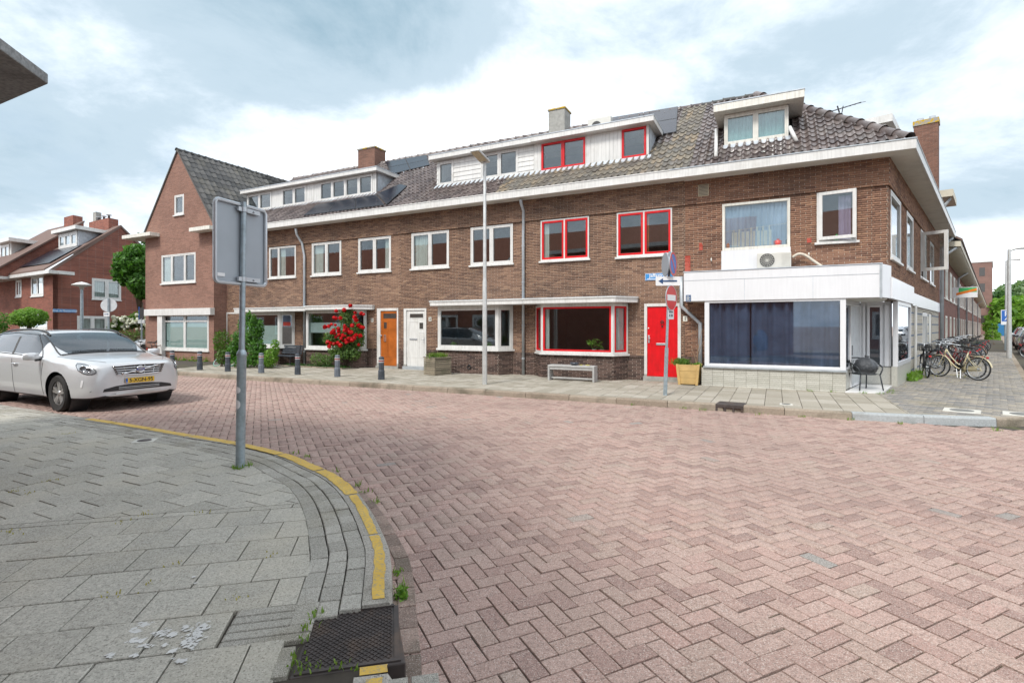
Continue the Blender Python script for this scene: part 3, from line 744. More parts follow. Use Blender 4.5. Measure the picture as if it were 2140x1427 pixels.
def downpipe(parent, pts, r=.042, mat=zinc, clips=(1.2, 2.6, 4.0)):
    mb = MB().tube(pts, r, 10); o = mb.obj('downpipe', mat, parent, smooth=True)
    for z in clips:
        a = pts[-1]; MB().cyl((a[0], a[1], z), (a[0], a[1], z+.035), r*1.16, n=10).obj('pipe_clip', mat, o)
    return o
def gable_poly(mb, pts, y0, y1):
    return mb.poly_ext([(x, y0, z) for x, z in pts], (0, y1-y0, 0))
def number_plate(parent, txt, u, v, n=0.):
    s, z = FA(u, v, n)
    p = MB().box(s-.055, s+.055, -n-.012, -n-.002, z-.07, z+.07).obj('house_number', cream, parent, bevel=.004)
    text_obj(txt, .13, blackm, p, Matrix.Translation((s, -n-.0135, z)) @ Matrix.Rotation(R(90), 4, 'X'), bold=.004)
def house_shell(parent, s0, s1, depth=7.0):
    """rooms behind the windows: back wall, floors, party walls, so that glass looks into a dim interior"""
    mb = MB()
    for z in (.12, 2.72, 5.30): mb.box(s0+.02, s1-.02, .26, 3.6, z-.06, z)
    mb.box(s0+.02, s1-.02, 3.6, 3.7, 0, 5.3)
    mb.box(s0+.005, s0+.03, .26, 3.6, 0, 5.3); mb.box(s1-.03, s1-.005, .26, 3.6, 0, 5.3)
    return mb.obj('room', dark_room, parent)
# ------------------------------------------------------------------ the terrace
def face_xf(p, q): return Matrix.Translation((p[0], p[1], 0)) @ Matrix.Rotation(math.atan2(q[1]-p[1], q[0]-p[0]), 4, 'Z')
ZB = 4.755                                    # string line under the frieze
def door(parent, u, mat, kind):
    """u: outer frame left/right, top/bottom rows and leaf rows of the photograph, turned into metres"""
    s0, s1, z0, z1 = rectA(*u[0]); a, b, c, d = rectA(*u[1]); z0 = SW
    c = max(c, SW+.03)
    fr = MB(); fr.box(s0, a, -.012, .12, z0, z1); fr.box(b, s1, -.012, .12, z0, z1); fr.box(a, b, -.011, .119, d, z1)
    dr = MB().box(a+.004, b-.004, .02, .065, c, d-.004).obj('door', mat, parent, bevel=.004)
    fr.obj('door_frame', white, dr, bevel=.004)
    MB().box(s0-.02, s1+.02, -.06, .12, SW-.02, c-.006).obj('threshold', concrete if kind != 'white' else zinc, dr, bevel=.004)
    for q0, q1 in ((s0, a), (b, s1)): MB().box(q0-.003, q1+.003, -.016, .1, SW, SW+.17).obj('stone_base', concrete, dr)
    w = b-a; h = d-c
    R_ = lambda x0, x1, y0, y1: (a+w*x0, a+w*x1, c+h*y0, c+h*y1)
    def pane(x0, x1, y0, y1):
        p = R_(x0, x1, y0, y1); MB().frame(*p, .018, .012, .03).obj('glazing_bead', mat, dr); MB().box(p[0]+.018, p[1]-.018, .017, .0195, p[2]+.018, p[3]-.018).obj('pane', door_glass, dr)
    def panel(x0, x1, y0, y1):
        p = R_(x0, x1, y0, y1); MB().frame(*p, .014, .012, .0205).obj('panel', mat, dr, bevel=.004)
    if kind == 'orange':
        pane(.14, .96, .85, .96); pane(.17, .40, .67, .80); panel(.45, .98, .16, .82); panel(.10, .42, .16, .63)
        MB().frame(*R_(.22, .33, .44, .56), .012, -.005, .019).obj('letter_plate', alu, dr); MB().cyl((a+w*.05, .02, c+h*.545), (a+w*.05, -.04, c+h*.545), .03, n=14).obj('door_knob', alu, dr, smooth=True)
    elif kind == 'white':
        pane(.16, .93, .86, .95); pane(.68, .93, .66, .79); panel(.12, .62, .16, .80); panel(.67, .95, .16, .61)
        MB().box(*R_(.17, .58, .47, .50)[:2], .005, .0195, *R_(0, 1, .47, .50)[2:]).obj('letter_plate', alu, dr, bevel=.004)
        MB().box(*R_(.95, .985, .42, .53)[:2], .0, .0195, *R_(0, 1, .42, .53)[2:]).obj('handle_plate', alu, dr); MB().tube([(a+w*.965, 0, c+h*.48), (a+w*.965, -.045, c+h*.48), (a+w*.86, -.045, c+h*.48)], .009, 8).obj('handle', alu, dr, smooth=True)
    else:
        MB().box(*R_(.30, .68, .445, .475)[:2], .004, .0195, *R_(0, 1, .445, .475)[2:]).obj('letter_plate', alu, dr, bevel=.005)
        MB().box(*R_(.03, .085, .475, .585)[:2], .004, .0195, *R_(0, 1, .475, .585)[2:]).obj('handle_plate', alu, dr, bevel=.006)
        MB().tube([(a+w*.06, 0, c+h*.545), (a+w*.06, -.045, c+h*.545), (a+w*.12, -.045, c+h*.545)], .011, 8).obj('handle', alu, dr, smooth=True)
        MB().cyl((a+w*.045, .02, c+h*.69), (a+w*.045, .0, c+h*.69), .018, n=14).obj('cylinder_lock', cream, dr)
        MB().tube([(a+w*.50, -.012, c+h*.80), (a+w*.45, -.022, c+h*.775), (a+w*.50, -.03, c+h*.755), (a+w*.55, -.022, c+h*.775)], .014, 8, True).obj('knocker', blackm, dr, smooth=True)
        MB().cyl((a+w*.50, .02, c+h*.715), (a+w*.50, -.006, c+h*.715), .022, n=14).obj('peep_hole', blackm, dr)
        MB().box(a, b, -.03, .019, c, c+.045).obj('weather_bar', redp, dr)
    return (s0, s1, 0, z1)
door_glass = plain('door_glass', (.06, .055, .05), .08, spec=.8)
NBAY = .45
def bay(parent, uL, uC, uR, vT, vB, fm, sm, left=None, panes=True, brick=brick_d, curt=None, divf=()):
    sL, zt = FA(uL, vT, NBAY); sC = FA(uC, 0, NBAY)[0]; zb = FA(uL, vB, NBAY)[1]; sR = FA(uR, 0, 0)[0]
    s0 = FA(left, 0, 0)[0] if left else sL-.30
    pts = [(s0, .0), (sL, -NBAY), (sC, -NBAY), (sR, .0)]
    Ms = []; holes = []
    base = MB().prism([(p[0], p[1]+.008) for p in pts]+[(sR, .2), (s0, .2)], 0, zb-.03).obj('bay_base', mortar, parent)
    for p, q in zip(pts, pts[1:]):
        L = math.hypot(q[0]-p[0], q[1]-p[1]); X = face_xf(p, q)
        Ms += brick_list(0, L, SW-.02, zb-.15, [], xf=X, phase=random.random()); Ms += brick_list(0, L, zb-.145, zb-.06, [], soldier=True, xf=X)
    perpends(base, Ms)
    pieces(base, 'brick', VB, FBk, Ms, brick, 120, key=cam_key(parent, Ms), rest='brickwork')
    for i, (p, q) in enumerate(zip(pts, pts[1:])):
        L = math.hypot(q[0]-p[0], q[1]-p[1]); CUR[0] = face_xf(p, q)
        window(parent, 0, L, zb, zt, 0, div=divf if i == 1 else (), fm=fm, sm=sm, fw=.05, sw=.05, proud=.01, curt=(curt or {}).get(i), sill=False, name='bay_window')
        CUR[0] = None
    MB().prism([(s0-.05, .0), (sL-.03, -NBAY-.06), (sC+.03, -NBAY-.06), (sR+.06, .0), (sR, .06), (s0, .06)], zb-.058, zb-.003).obj('bay_sill', white, parent, bevel=.006)
    MB().prism([(s0-.0, .05), (sL, -NBAY-.012), (sC, -NBAY-.012), (sR, .05)], zt+.001, zt+.10).obj('bay_head', white, parent)
    return (s0, sR, zb, zt+.1)
def canopy(parent, uL, uC, uR, vTL, n=.72, th=.15, endn=.12):
    sL, z = FA(uL, vTL, n); sC = FA(uC, 0, n)[0]; sR = FA(uR, 0, endn)[0]
    P = [(sL-.0, .0), (sL, -n), (sC, -n), (sR, -endn), (sR, 0.)]
    c = MB().prism(P, z-th, z-.035).obj('canopy', white, parent, bevel=.006)
    P2 = [(sL-.02, 0), (sL-.02, -n-.02), (sC+.01, -n-.02), (sR+.02, -endn-.02), (sR+.02, 0.)]
    MB().prism(P2, z-.033, z).obj('canopy_edge', white, c, bevel=.005); MB().prism([(a*1., b*.99) for a, b in P2], z+.002, z+.012).obj('roofing', lead, c)
    return z
def dormer(parent, uL, vL, uR, vR, top, wins, mat=white, side_l=True, side_r=True, nf=None, over=.26, boards='v', fas=.17, ext=(0, 0), matw=white):
    """front wall standing on the roof: (uL,vL)-(uR,vR) is its foot line; top = photo row of the fascia's top edge at uL"""
    a = roof_hit(uL, vL); b = roof_hit(uR, vR); nd = nf if nf is not None else (a[1]+b[1])/2
    s0 = FA(uL, 0, nd)[0]; s1 = FA(uR, 0, nd)[0]; z0 = roof_z(nd)-.03
    zt = FA(uL, top, nd+over)[1]; zf = zt-fas
    nb = EAVE_N-(zt-EAVE_Z)/math.tan(PITCH)                        # where the dormer roof runs into the slope
    hol = []; specs = []
    for w in wins:
        r = rectA(*w['px'], nd); r = (r[0], r[1], max(r[2], z0+.08), min(r[3], zf-.03)); hol.append(r); specs.append((r, w))
    d = MB()
    for q in split_rects(s0, s1, z0, zf, hol): d.box(q[0], q[1], -nd+.01, -nd+.09, q[2], q[3])
    d = d.obj('dormer', mat, parent)
    # cladding boards
    bw = .115; Ms = []
    if boards == 'h':
        z = z0
        while z < zf-.02:
            for q in split_rects(s0, s1, z, min(z+bw*1.3, zf), hol): MB().hexa([(q[0], -nd-.012, q[2]), (q[1], -nd-.012, q[2]), (q[1], -nd+.009, q[2]), (q[0], -nd+.009, q[2])], [(q[0], -nd+.002, q[3]-.004), (q[1], -nd+.002, q[3]-.004), (q[1], -nd+.009, q[3]-.004), (q[0], -nd+.009, q[3]-.004)]).obj('board', mat, d)
            z += bw*1.3
    elif boards == 'v':
        x = s0
        while x < s1-.01:
            for q in split_rects(x, min(x+bw, s1), z0, zf, hol): MB().box(q[0]+.004, q[1]-.004, -nd, -nd+.009, q[2], q[3]).obj('board', mat, d)
            x += bw
    for r, w in specs:
        window(d, *r, y=-nd, div=w.get('div', (.5,)), fm=w.get('fm', matw), sm=w.get('sm'), fw=w.get('fw', .035), sw=w.get('sw', .045), sill=False, curt=w.get('curt'), proud=.02, gm=w.get('gm'))
    MB().box(s0+.03, s1-.03, -nd+.9, -nd+.95, z0, zf).obj('room', dark_room, d)
    f = MB().prism([(s0-.18-ext[0] if side_l else s0, -nd-over), (s1+.18+ext[1] if side_r else s1, -nd-over), (s1+.18+ext[1] if side_r else s1, -nb), (s0-.18-ext[0] if side_l else s0, -nb)], zf, zt-.025).obj('flat_roof', mat, d, bevel=.008)
    MB().prism([(s0-.19-ext[0] if side_l else s0, -nd-over-.012), (s1+.19+ext[1] if side_r else s1, -nd-over-.012), (s1+.19+ext[1] if side_r else s1, -nb), (s0-.19-ext[0] if side_l else s0, -nb)], zt-.023, zt).obj('roof_edge', lead, f)
    nbz = EAVE_N-(zf-EAVE_Z)/math.tan(PITCH)
    for on, s, sg in ((side_l, s0, -1), (side_r, s1, 1)):
        if on: MB().poly_ext([(s, -nd+.01, z0), (s, -nd+.01, zf), (s, -nbz, zf)], (sg*-.05, 0, 0)).obj('dormer_cheek', lead if sg > 0 else mat, d)
    MB().hexa([(s0-.08, -nd-.16, roof_z(nd+.16)+.03), (s1+.08, -nd-.16, roof_z(nd+.16)+.03), (s1+.08, -nd, z0+.03), (s0-.08, -nd, z0+.03)],
              [(s0-.08, -nd-.16, roof_z(nd+.16)+.062), (s1+.08, -nd-.16, roof_z(nd+.16)+.062), (s1+.08, -nd-.014, z0+.09), (s0-.08, -nd-.014, z0+.09)]).obj('flashing', lead, d)
    return d, (s0-.05, s1+.05, nb-.15, nd-.02)
def upper(parent, wl, y=0.):
    H = []
    for w in wl:
        r = rectA(*w['px']); zt = ZB-.015 if w.get('top', True) else r[3]; r = (r[0], r[1], r[2]+.02, zt); H.append(r)
        window(parent, *r, div=w.get('div', (.5,)), fm=white, sm=w.get('sm', white), curt=w.get('curt'), fw=.04, sw=w.get('sw', .048), skip_sash=w.get('skip', ()), sill=w.get('sill', True))
    return H
def terrace(name, label, s0, s1, wins, doors, bays, tilemat, dorm=None, matf=None, brick=brick_a, tile_holes=(), tile_test=None, rsplit=None, fascia=True, ridge_mat=None, number=None, xtra=None):
    h = houseA(name, label, (s0+s1)/2, group='houses of the brick terrace')
    H = upper(h, wins)
    for d in doors: H.append(door(h, *d))
    for b_ in bays:
        r = bay(h, *b_[0], **b_[1]); H.append(r); 
    wall = wall_slab(h, 'wall', mortar, s0, s1, 0, 5.5, H)
    solid = [(q[0], q[1], -1, q[3]) for q in H if q[3] < 3.2]
    low = brick_list(s0, s1, SW-.02, .70, solid); so = brick_list(s0, s1, .705, .79, solid, soldier=True)
    up = brick_list(s0, s1, .795, ZB-.002, H)+[]
    fr = brick_list(s0, s1, ZB, 5.42, [], y=-.042)
    pieces(wall, 'brick', VB, FBk, up+fr, brick, 260, key=cam_key(h, up+fr), rest='brickwork')
    perpends(wall, up+fr); perpends(wall, low)
    pieces(wall, 'brick', VB, FBk, low+so, brick_d, 60, key=cam_key(h, low+so), rest='plinth_brickwork')
    MB().box(s0, s1, -.034, -.001, ZB+.012, 5.45).obj('frieze_mortar', mortar, wall)
    house_shell(h, s0, s1)
    hol = list(tile_holes)
    roof = MB().quad(*[tuple(ROOFM(x, y).translation) for x, y in ((s0, -.05), (s1, -.05), (s1, RL), (s0, RL))]).obj('roof', blackm, h)
    for D in (dorm or []):
        d_, ho = dormer(h, **D); hol.append(ho)
    pantiles(roof, s0, s1, tilemat, hol, tile_test, matf=matf)
    MB().quad((s0, -RIDGE_N, RIDGE_Z), (s1, -RIDGE_N, RIDGE_Z), (s1, 7.2, 5.4), (s0, 7.2, 5.4)).obj('rear_roof_slope', ridge_mat or tilemat, roof)
    ridge_tiles(roof, (s0, -RIDGE_N, RIDGE_Z-.0), (s1, -RIDGE_N, RIDGE_Z-.0), ridge_mat or tilemat)
    if fascia: eave(h, s0, s1)
    if number: number_plate(h, *number)
    return h
SP = [-17.68, -13.15, -8.34, -3.66, 1.05]      # party walls
white_curt = [(0.0, .36, curtain_m)]
# -- house with the bush at its door
h7 = terrace('terrace_house', 'brown brick terrace house behind the leafy bush, left end of the long terrace', SP[0], SP[1],
    [dict(px=(562.7, 519.5, 618.6, 579.6), div=(.36,), sw=.03, curt=[(.4, .55, curtain_m)])],
    [], [((508, 584, 616, 654, 723), dict(fm=white, sm=white, divf=()))], roof_t,
    dorm=[dict(uL=516, vL=449, uR=657, vR=428.5, top=396, wins=[dict(px=(517, 409, 568, 440)), dict(px=(589, 394, 640, 434))], side_r=False, over=.2, fas=.15, nf=-.72)])
def dark_door(h, u0, v0, u1):
    s0, s1, _, z1 = rectA(u0, v0, u1, 770); f = MB(); f.box(s0, s0+.06, -.012, .1, SW, z1); f.box(s0+.06, s1, -.011, .1, z1-.06, z1)
    d = MB().box(s0+.06, s1, .03, .07, SW, z1-.06).obj('door', blackm, h); f.obj('door_frame', white, d)
dark_door(h7, 473.6, 653, 506)
def bay_blind(h, uL, uC, v0, v1, mat, name, inset=.07, d=.10):                 # film or blind behind a bay's front pane
    a = FA(uL, v0, NBAY-d); b = FA(uC, v1, NBAY-d); MB().box(a[0]+inset, b[0]-inset, -NBAY+d, -NBAY+d+.006, FA(uL, v1, NBAY-d)[1], a[1]).obj(name, mat, h)
bay_blind(h7, 508, 584, 680, 724, frost, 'frosted_film')
sP, zP = FA(600, 668, .25); pst = MB().box(-.13, .13, -.004, 0, -.24, .16).xf(Matrix.Translation((sP-.02, -.24, zP)) @ Matrix.Rotation(R(48), 4, 'Z')).obj('poster', plain('poster_blue', (.10, .14, .22), .5), h7); MB().box(-.13, .13, -.006, -.0045, -.24, -.09).xf(Matrix.Translation((sP-.02, -.24, zP)) @ Matrix.Rotation(R(48), 4, 'Z')).obj('poster_red', plain('poster_red', (.6, .06, .04), .5), pst)
c0 = canopy(h7, 489, 636, 637, 644.7, endn=.72)
# -- house with the orange door
h5 = terrace('terrace_house', 'brown brick terrace house with varnished orange door and rose bush', SP[1], SP[2],
    [dict(px=(652, 512, 713.4, 573.7), curt=[(.02, .34, curtain_m)]), dict(px=(749, 501.3, 817.2, 566.8), curt=[(.78, .97, curtain_m)])],
    [(((788, 644.6, 832.5, 769), (795, 649.7, 829.6, 765)), wood, 'orange')],
    [((640, 738, 766, 649.5, 727.5), dict(fm=white, sm=white))], roof_t,
    dorm=[dict(uL=657, vL=428.5, uR=786.3, vR=409.2, top=370, wins=[dict(px=(668, 380, 779, 419), div=(.25, .5, .75))], side_l=False, over=.2, fas=.16, nf=-.72)], number=('5', 778, 669))
canopy(h5, 637.5, 727.6, 778, 639.6); bay_blind(h5, 641, 738, 674, 695, plain('pale_blind', (.50, .56, .56), .6, var=.05), 'blind')
# -- house with the white door
h3 = terrace('terrace_house', 'brown brick terrace house with white panelled door and white bay window', SP[2], SP[3],
    [dict(px=(860, 489, 938.4, 559), curt=[(.06, .40, curtain_m)]), dict(px=(983.7, 476.3, 1072, 551.1), curt=[(.9, .98, curtain_m)])],
    [(((844, 645, 891, 771.6), (849.3, 649, 887.6, 766.6)), white, 'white')],
    [((915.4, 1041, 1072, 643, 727.5), dict(fm=white, sm=white))], roof_t,
    dorm=[dict(uL=913, vL=391.8, uR=1116, vR=363, top=321.5, wins=[dict(px=(916, 341, 948, 386), div=()), dict(px=(1005, 322, 1083, 371))], side_r=False, boards='h', over=.24)],
    matf=lambda s, n: n > -1.0 and s > SP[3]-.7, number=('3', 899, 667))
canopy(h3, 898, 1090.5, 1091, 629.5, endn=.72)
# -- house with the red door
red_w = dict(sm=redp)
h1 = terrace('terrace_house', 'brown brick terrace house with bright red door and red window frames', SP[3], SP[4],
    [dict(px=(1130, 463, 1231, 541.5), sm=redp, sw=.055, curt=[(.03, .16, curtain_m)]), dict(px=(1289, 446.3, 1404.7, 532.6), sm=redp, sw=.055, curt=[(.5, .58, wood)])],
    [(((1346.4, 635, 1423, 794.7), (1352.3, 640.8, 1416.4, 788)), redp, 'red')],
    [((1131.5, 1281, 1312, 638.5, 736.5), dict(fm=white, sm=redp, left=1120, curt={1: [(.03, .10, curtain_m)], 2: [(.3, .95, curtain_m)]}))], roof_t,
    dorm=[dict(uL=1116, vL=363, uR=1356, vR=328.3, top=284.2, wins=[dict(px=(1131.5, 302, 1223, 348), sm=redp, fm=redp, fw=.012), dict(px=(1299.5, 272, 1350.5, 325), div=(), sm=redp, fm=redp, fw=.012)], side_l=False, over=.24)],
    matf=lambda s, n: n > -1.3 or s > .45)
canopy(h1, 1091.5, 1285.6, 1332, 624.3)
number_plate(h1, '1', 1432, 666)
for hh, pts in ((h5, [(618, 478, .35), (620, 490, .25), (631, 508, .07), (635, 545, .07), (636, 762, .07)]), (h1, [(1088, 417, .35), (1089, 425, .3), (1094, 441, .07), (1095, 480, .07), (1093.5, 784, .07)])):
    P_ = []
    for u, v, n in pts: s, z = FA(u, v, n); P_.append((s, -n, max(z, SW)))
    s_ = P_[-1][0]; P_ = [(p[0], p[1], p[2]) for p in P_[:-2]]+[(s_, -.07, 4.3), (s_, -.07, SW)]
    downpipe(hh, P_, r=.045, clips=(.6, 1.6, 2.9, 4.0))
# chimneys
def chimney(h, uL, vT, uR, n, zb, mat, w=.55, cap=None, pots=0):
    s0, z1 = FA(uL, vT, n); s1 = FA(uR, 0, n)[0]
    c = MB().box(s0, s1, -n, -n+w, zb, z1-.06).obj('chimney', mat, h, bevel=.01)
    MB().box(s0-.03, s1+.03, -n-.03, -n+w+.03, z1-.06, z1).obj('chimney_cap', cap or mat, c, bevel=.01)
    for i in range(pots): MB().cyl((s0+(s1-s0)*(.3+.4*i), -n+w/2, z1), (s0+(s1-s0)*(.3+.4*i), -n+w/2, z1+.09), .09, n=10).obj('chimney_pot', blackm, c)
    return c
k = NB('lichen'); k.set(.9); k.col(k.ramp(k.noise(9, 5), [(.45, (.33, .32, .29)), (.55, (.52, .33, .02))])); lichen_m = k.m
chimney(h5, 748, 312, 783, -3.1, 8.2, brick_tex('chimney_brick', (.24, .125, .09), (.16, .085, .065), (.27, .22, .18)), w=.7, cap=lichen_m, pots=1)
chimney(h1, 1146, 229.5, 1180, -3.0, 8.2, concrete, w=.6, cap=lichen_m)
# -- projecting gable house at the end of the terrace
NG = .55; sg1 = FA(447, 0, NG)[0]; sg0 = FA(304, 0, NG)[0]
hg = houseA('gable_house', 'red brick house with tall pointed gable and grey tiled roof', (sg0+sg1)/2)
ap = FA(372, 316, NG); zk = FA(307, 486, NG)[1]
gw = rectA(338, 534.5, 409, 589, NG); gs = rectA(365, 409.4, 384.5, 447.5, NG); gg = rectA(338.5, 657, 436.5, 733, NG)
wall_slab(hg, 'wall', brick_r, sg0, sg1, 0, zk, [gw, (gg[0], gg[1], gg[2], gg[3])], y0=-NG, y1=-NG+.24)
mb = MB(); sl = (ap[1]-zk)/(ap[0]-sg0)
for a, b, c, d in [(sg0, gs[0], 0, 1), (gs[0], gs[1], 0, 2), (gs[0], gs[1], 3, 1), (gs[1], sg1, 0, 1)]:
    zl = lambda x: zk+sl*(x-sg0) if x <= ap[0] else zk+sl*(ap[0]-sg0)*(sg1-x)/(sg1-ap[0])
    lo = zk if c == 0 else gs[3]; hi = (lambda x: gs[2]) if d == 2 else zl
    xs = [x for x in (a, ap[0], b) if a <= x <= b]; xs = sorted(set(xs))
    mb.poly_ext([(x, -NG, lo) for x in xs]+[(x, -NG, hi(x)) for x in reversed(xs) if hi(x) > lo+1e-4], (0, .24, 0))
mb.obj('gable', brick_r, hg)
MB().box(sg1-.24, sg1, -NG+.24, .0, 0, 5.45).obj('side_wall', brick_ry, hg); MB().box(sg1-.003, sg1+.10, .0, .02, 0, 5.5).obj('corner_brickwork', brick_r, hg)
MB().box(sg0, sg0+.24, -NG+.24, 7, 0, zk).obj('side_wall', brick_ry, hg)
window(hg, *gw, y=-NG, div=(.31, .69), curt=[(.02, .3, curtain_m)]); window(hg, *gs, y=-NG, div=(), fw=.05)
wb = window(hg, *gg, y=-NG, div=(.5,), fw=.05, sw=.05, sill=True)
zt_ = gg[3]-(gg[3]-gg[2])*.20; MB().box(gg[0]+.05, gg[1]-.05, -NG-.008, -NG+.05, zt_-.03, zt_+.03).obj('transom', white, wb)
MB().box(gg[0]+.06, gg[1]-.06, -NG+.04, -NG+.045, gg[2]+.06, zt_-.05).obj('frosted_film', frost, wb)
bz = FA(300.5, 646.7, NG+.2); bz1 = FA(300.5, 660, NG+.2)[1]; b1_ = FA(439, 0, NG+.2)[0]
MB().box(bz[0], b1_, -NG-.2, -NG+.0, bz1, bz[1]).obj('canopy', white, hg, bevel=.008)
MB().box(FA(328.5, 0, NG+.15)[0], FA(338, 0, NG+.15)[0]+.02, -NG-.15, -NG-.0, SW, bz1-.002).obj('corner_post', white, hg)
for ua, va, ub, vb in ((258, 494, 319, 507), (398, 478, 443, 489)):      # stub gutters beside the gable
    a = FA(ua, va, NG+.35); b = FA(ub, vb, NG+.02); x0, x1 = (a[0], FA(ub, 0, NG+.3)[0])
    MB().box(x0, x1, -NG-.42, -NG+.9 if ua < 300 else -NG+.6, a[1]-.14, a[1]+.02).obj('stub_gutter', cream, hg, bevel=.01)
# steep roof behind the gable
RLg = 5.3
pk = Vector((ap[0], -NG, ap[1]+.03)); er = Vector((sg1+.12, -NG, zk-.15+.0)); ln = (pk-er).length
dirr = (pk-er).normalized(); Mg = Matrix((( 0, dirr.x, 0, er.x), (1, 0, 0, -NG-.05), (0, dirr.z, 0, er.z), (0, 0, 0, 1)))
nrm = Vector((0, 1, 0)).cross(dirr); Mg[0][2], Mg[1][2], Mg[2][2] = -nrm.x, -nrm.y, -nrm.z
if Mg[0][2] < 0: Mg[0][2], Mg[1][2], Mg[2][2] = nrm.x, nrm.y, nrm.z
rg = MB().quad(tuple(er+Vector((0, -.04, 0))), tuple(er+Vector((0, 6.5, 0))), tuple(pk+Vector((0, 6.5, 0))), tuple(pk+Vector((0, -.04, 0)))).obj('roof', blackm, hg)
MB().quad((sg0-.1, -NG-.04, zk-.1), (sg0-.1, 6, zk-.1), (ap[0], 6, ap[1]+.02), (ap[0], -NG-.04, ap[1]+.02)).obj('rear_roof_slope', roof_g, rg)
Ms = []; nr = int(ln/.30); 
for j in range(nr):
    for i in range(24):
        Ms.append(Mg @ Matrix.Translation((i*.27+(.0), j*ln/nr-.02, .03+random.gauss(0, .003))) @ Matrix.Diagonal((1.5, 1.05, .8, 1)))
FG = PTF[:, ::-1] if (Mg.to_3x3().determinant() < 0) else PTF
pieces(rg, 'roof_tile', PTV, FG, Ms, roof_g, 300, key=cam_key(hg, Ms), rest='roof_tiles_upper')
ridge_tiles(rg, pk+Vector((0, -.08, .0)), pk+Vector((0, 6.4, .0)), roof_g, r=.09)
MB().poly_ext([(sg0-.05, -NG-.05, zk-.05), (sg0-.05, -NG-.05, zk+.04), (ap[0], -NG-.05, ap[1]+.09), (ap[0], -NG-.05, ap[1]-.0)], (0, .08, 0)).obj('verge', roof_g, rg)
MB().poly_ext([(sg1+.12, -NG-.05, zk-.2), (sg1+.16, -NG-.05, zk-.12), (ap[0], -NG-.05, ap[1]+.09), (ap[0], -NG-.05, ap[1]-.0)], (0, .08, 0)).obj('verge', roof_g, rg)
mbx = MB(); mbx.box(sg0+.3, sg1-.3, 2.5, 2.6, 0, zk); mbx.box(sg0+.3, sg1-.3, -NG+.25, 2.5, 2.6, 2.7); mbx.obj('room', dark_room, hg)
# ------------------------------------------------------------------ the corner building with the shop
ptile = piece_mat('glazed_strip_tile', [(0., (.50, .49, .43)), (.5, (.56, .55, .49)), (1., (.62, .61, .55))], .35, bump=.1, spec=.6)
dkjoint = plain('dark_joint', (.16, .14, .10), .9)
marble = plain('white_marble', (.72, .72, .72), .25, var=.08, scale=5)
shop_glass = glass_mat('shop_glass', (.66, .72, .80), .10)
velvet = plain('blue_curtain', (.28, .295, .33), .9, var=.25, scale=2)
bluecurt = plain('pale_blue_curtain', (.42, .52, .68), .85, var=.15, scale=2)
lilac = plain('lilac_curtain', (.42, .36, .52), .85, var=.12)
S0, S1 = SP[4], SB
hc = houseA('corner_building', 'brown brick corner building with white shop front and wide white eaves', (S0+S1)/2)
c1 = rectA(1509.5, 424.8, 1651.3, 515.9); c2 = rectA(1707, 403.3, 1790.3, 504.2)
c1 = (c1[0], c1[1], c1[2], ZB-.06); c2 = (c2[0], c2[1], c2[2]+.02, ZB-.01)
NS = .57
sh = rectA(1472.4, 631, 1768, 774.5, NS); zsill = sh[2]; ztop = sh[3]+.0
fz = FA(1429, 571, NS+.03); fzb = FA(1843.5, 621.4, NS+.03)[1]; fzt = FA(1843.5, 551, NS+.03)[1]
sF0 = FA(1429, 0, NS+.03)[0]; sF1 = FA(1843.5, 0, NS+.03)[0]
H = [c1, c2, (sh[0]-.02, S1+1, 0, fzt-.2)]
wl = wall_slab(hc, 'wall', mortar, S0, S1, 0, 5.5, H)
B1 = brick_list(S0, S1-.30, fzb-.1, ZB-.002, H, phase=.2)+brick_list(S0, sh[0]-.02, .795, fzb-.1, [])
B1 += brick_list(S1-.62, S1, 3.12, ZB-.002, [c2], y=-.03, groove=True, phase=.35) if False else brick_list(S1-.30, S1, fzt-.2, ZB-.002, [c2], groove=True, phase=.35)
B1 += brick_list(S0, S1+.02, ZB, 5.40, [], y=-.042, phase=.1)
perpends(wl, B1)
pieces(wl, 'brick', VB, FBk, B1, brick_c, 300, key=cam_key(hc, B1), rest='brickwork')
L2 = brick_list(S0, sh[0]-.02, SW, .70, [])+brick_list(S0, sh[0]-.02, .705, .79, [], soldier=True)
pieces(wl, 'brick', VB, FBk, L2, brick_d, 60, key=cam_key(hc, L2), rest='plinth_brickwork')
MB().box(S0, S1, -.034, -.001, ZB+.012, 5.42).obj('frieze_mortar', mortar, wl)
# upper windows
w = window(hc, *c1, div=(), fm=cream, fw=.06, sw=.006, curt=[(.04, .50, bluecurt), (.49, .97, bluecurt)], skip_sash=(0,), sill=False)
zt1 = c1[2]+(c1[3]-c1[2])*.42; x0, x1 = c1[0]+.22, c1[0]+1.12
MB().tube([(c1[0]+.06, .07, zt1-.01), (c1[1]-.06, .07, zt1+.09)], .004, 6).obj('washing_line', cream, w)
curtain(w, x0, x1, c1[2]+.09, zt1-.04, .075, white, .008, .12, 'tea_towel')
for i in range(7): MB().box(x0+.02+i*.135, x0+.06+i*.135, .07, .078, zt1-.045, zt1+.02+.01*i).obj('towel_loop', white, w)
for nm, xx, ww, hh, cc in (('jar', .13, .05, .14, (.55, .14, .02)), ('card', 1.26, .09, .17, (.62, .09, .08)), ('bottle', 1.47, .045, .17, (.05, .10, .09)), ('bottle', 1.57, .03, .14, (.04, .08, .07))):
    MB().lathe([(ww*.9, 0), (ww, hh*.2), (ww, hh*.7), (ww*.4, hh*.8), (ww*.4, hh)], (c1[0]+xx, .10, c1[2]+.06), 12).obj(nm, plain('ornament_%s%d' % (nm, int(xx*100)), cc, .4), w, smooth=True)
MB().box(c1[0]-.02, c1[1]+.01, -.02, .0, fzt-.25, c1[2]-.002).obj('infill_panel', shopwhite, hc)
w2 = MB().frame(*c2, .045, -.012, .09).obj('window', white, hc, bevel=.004)
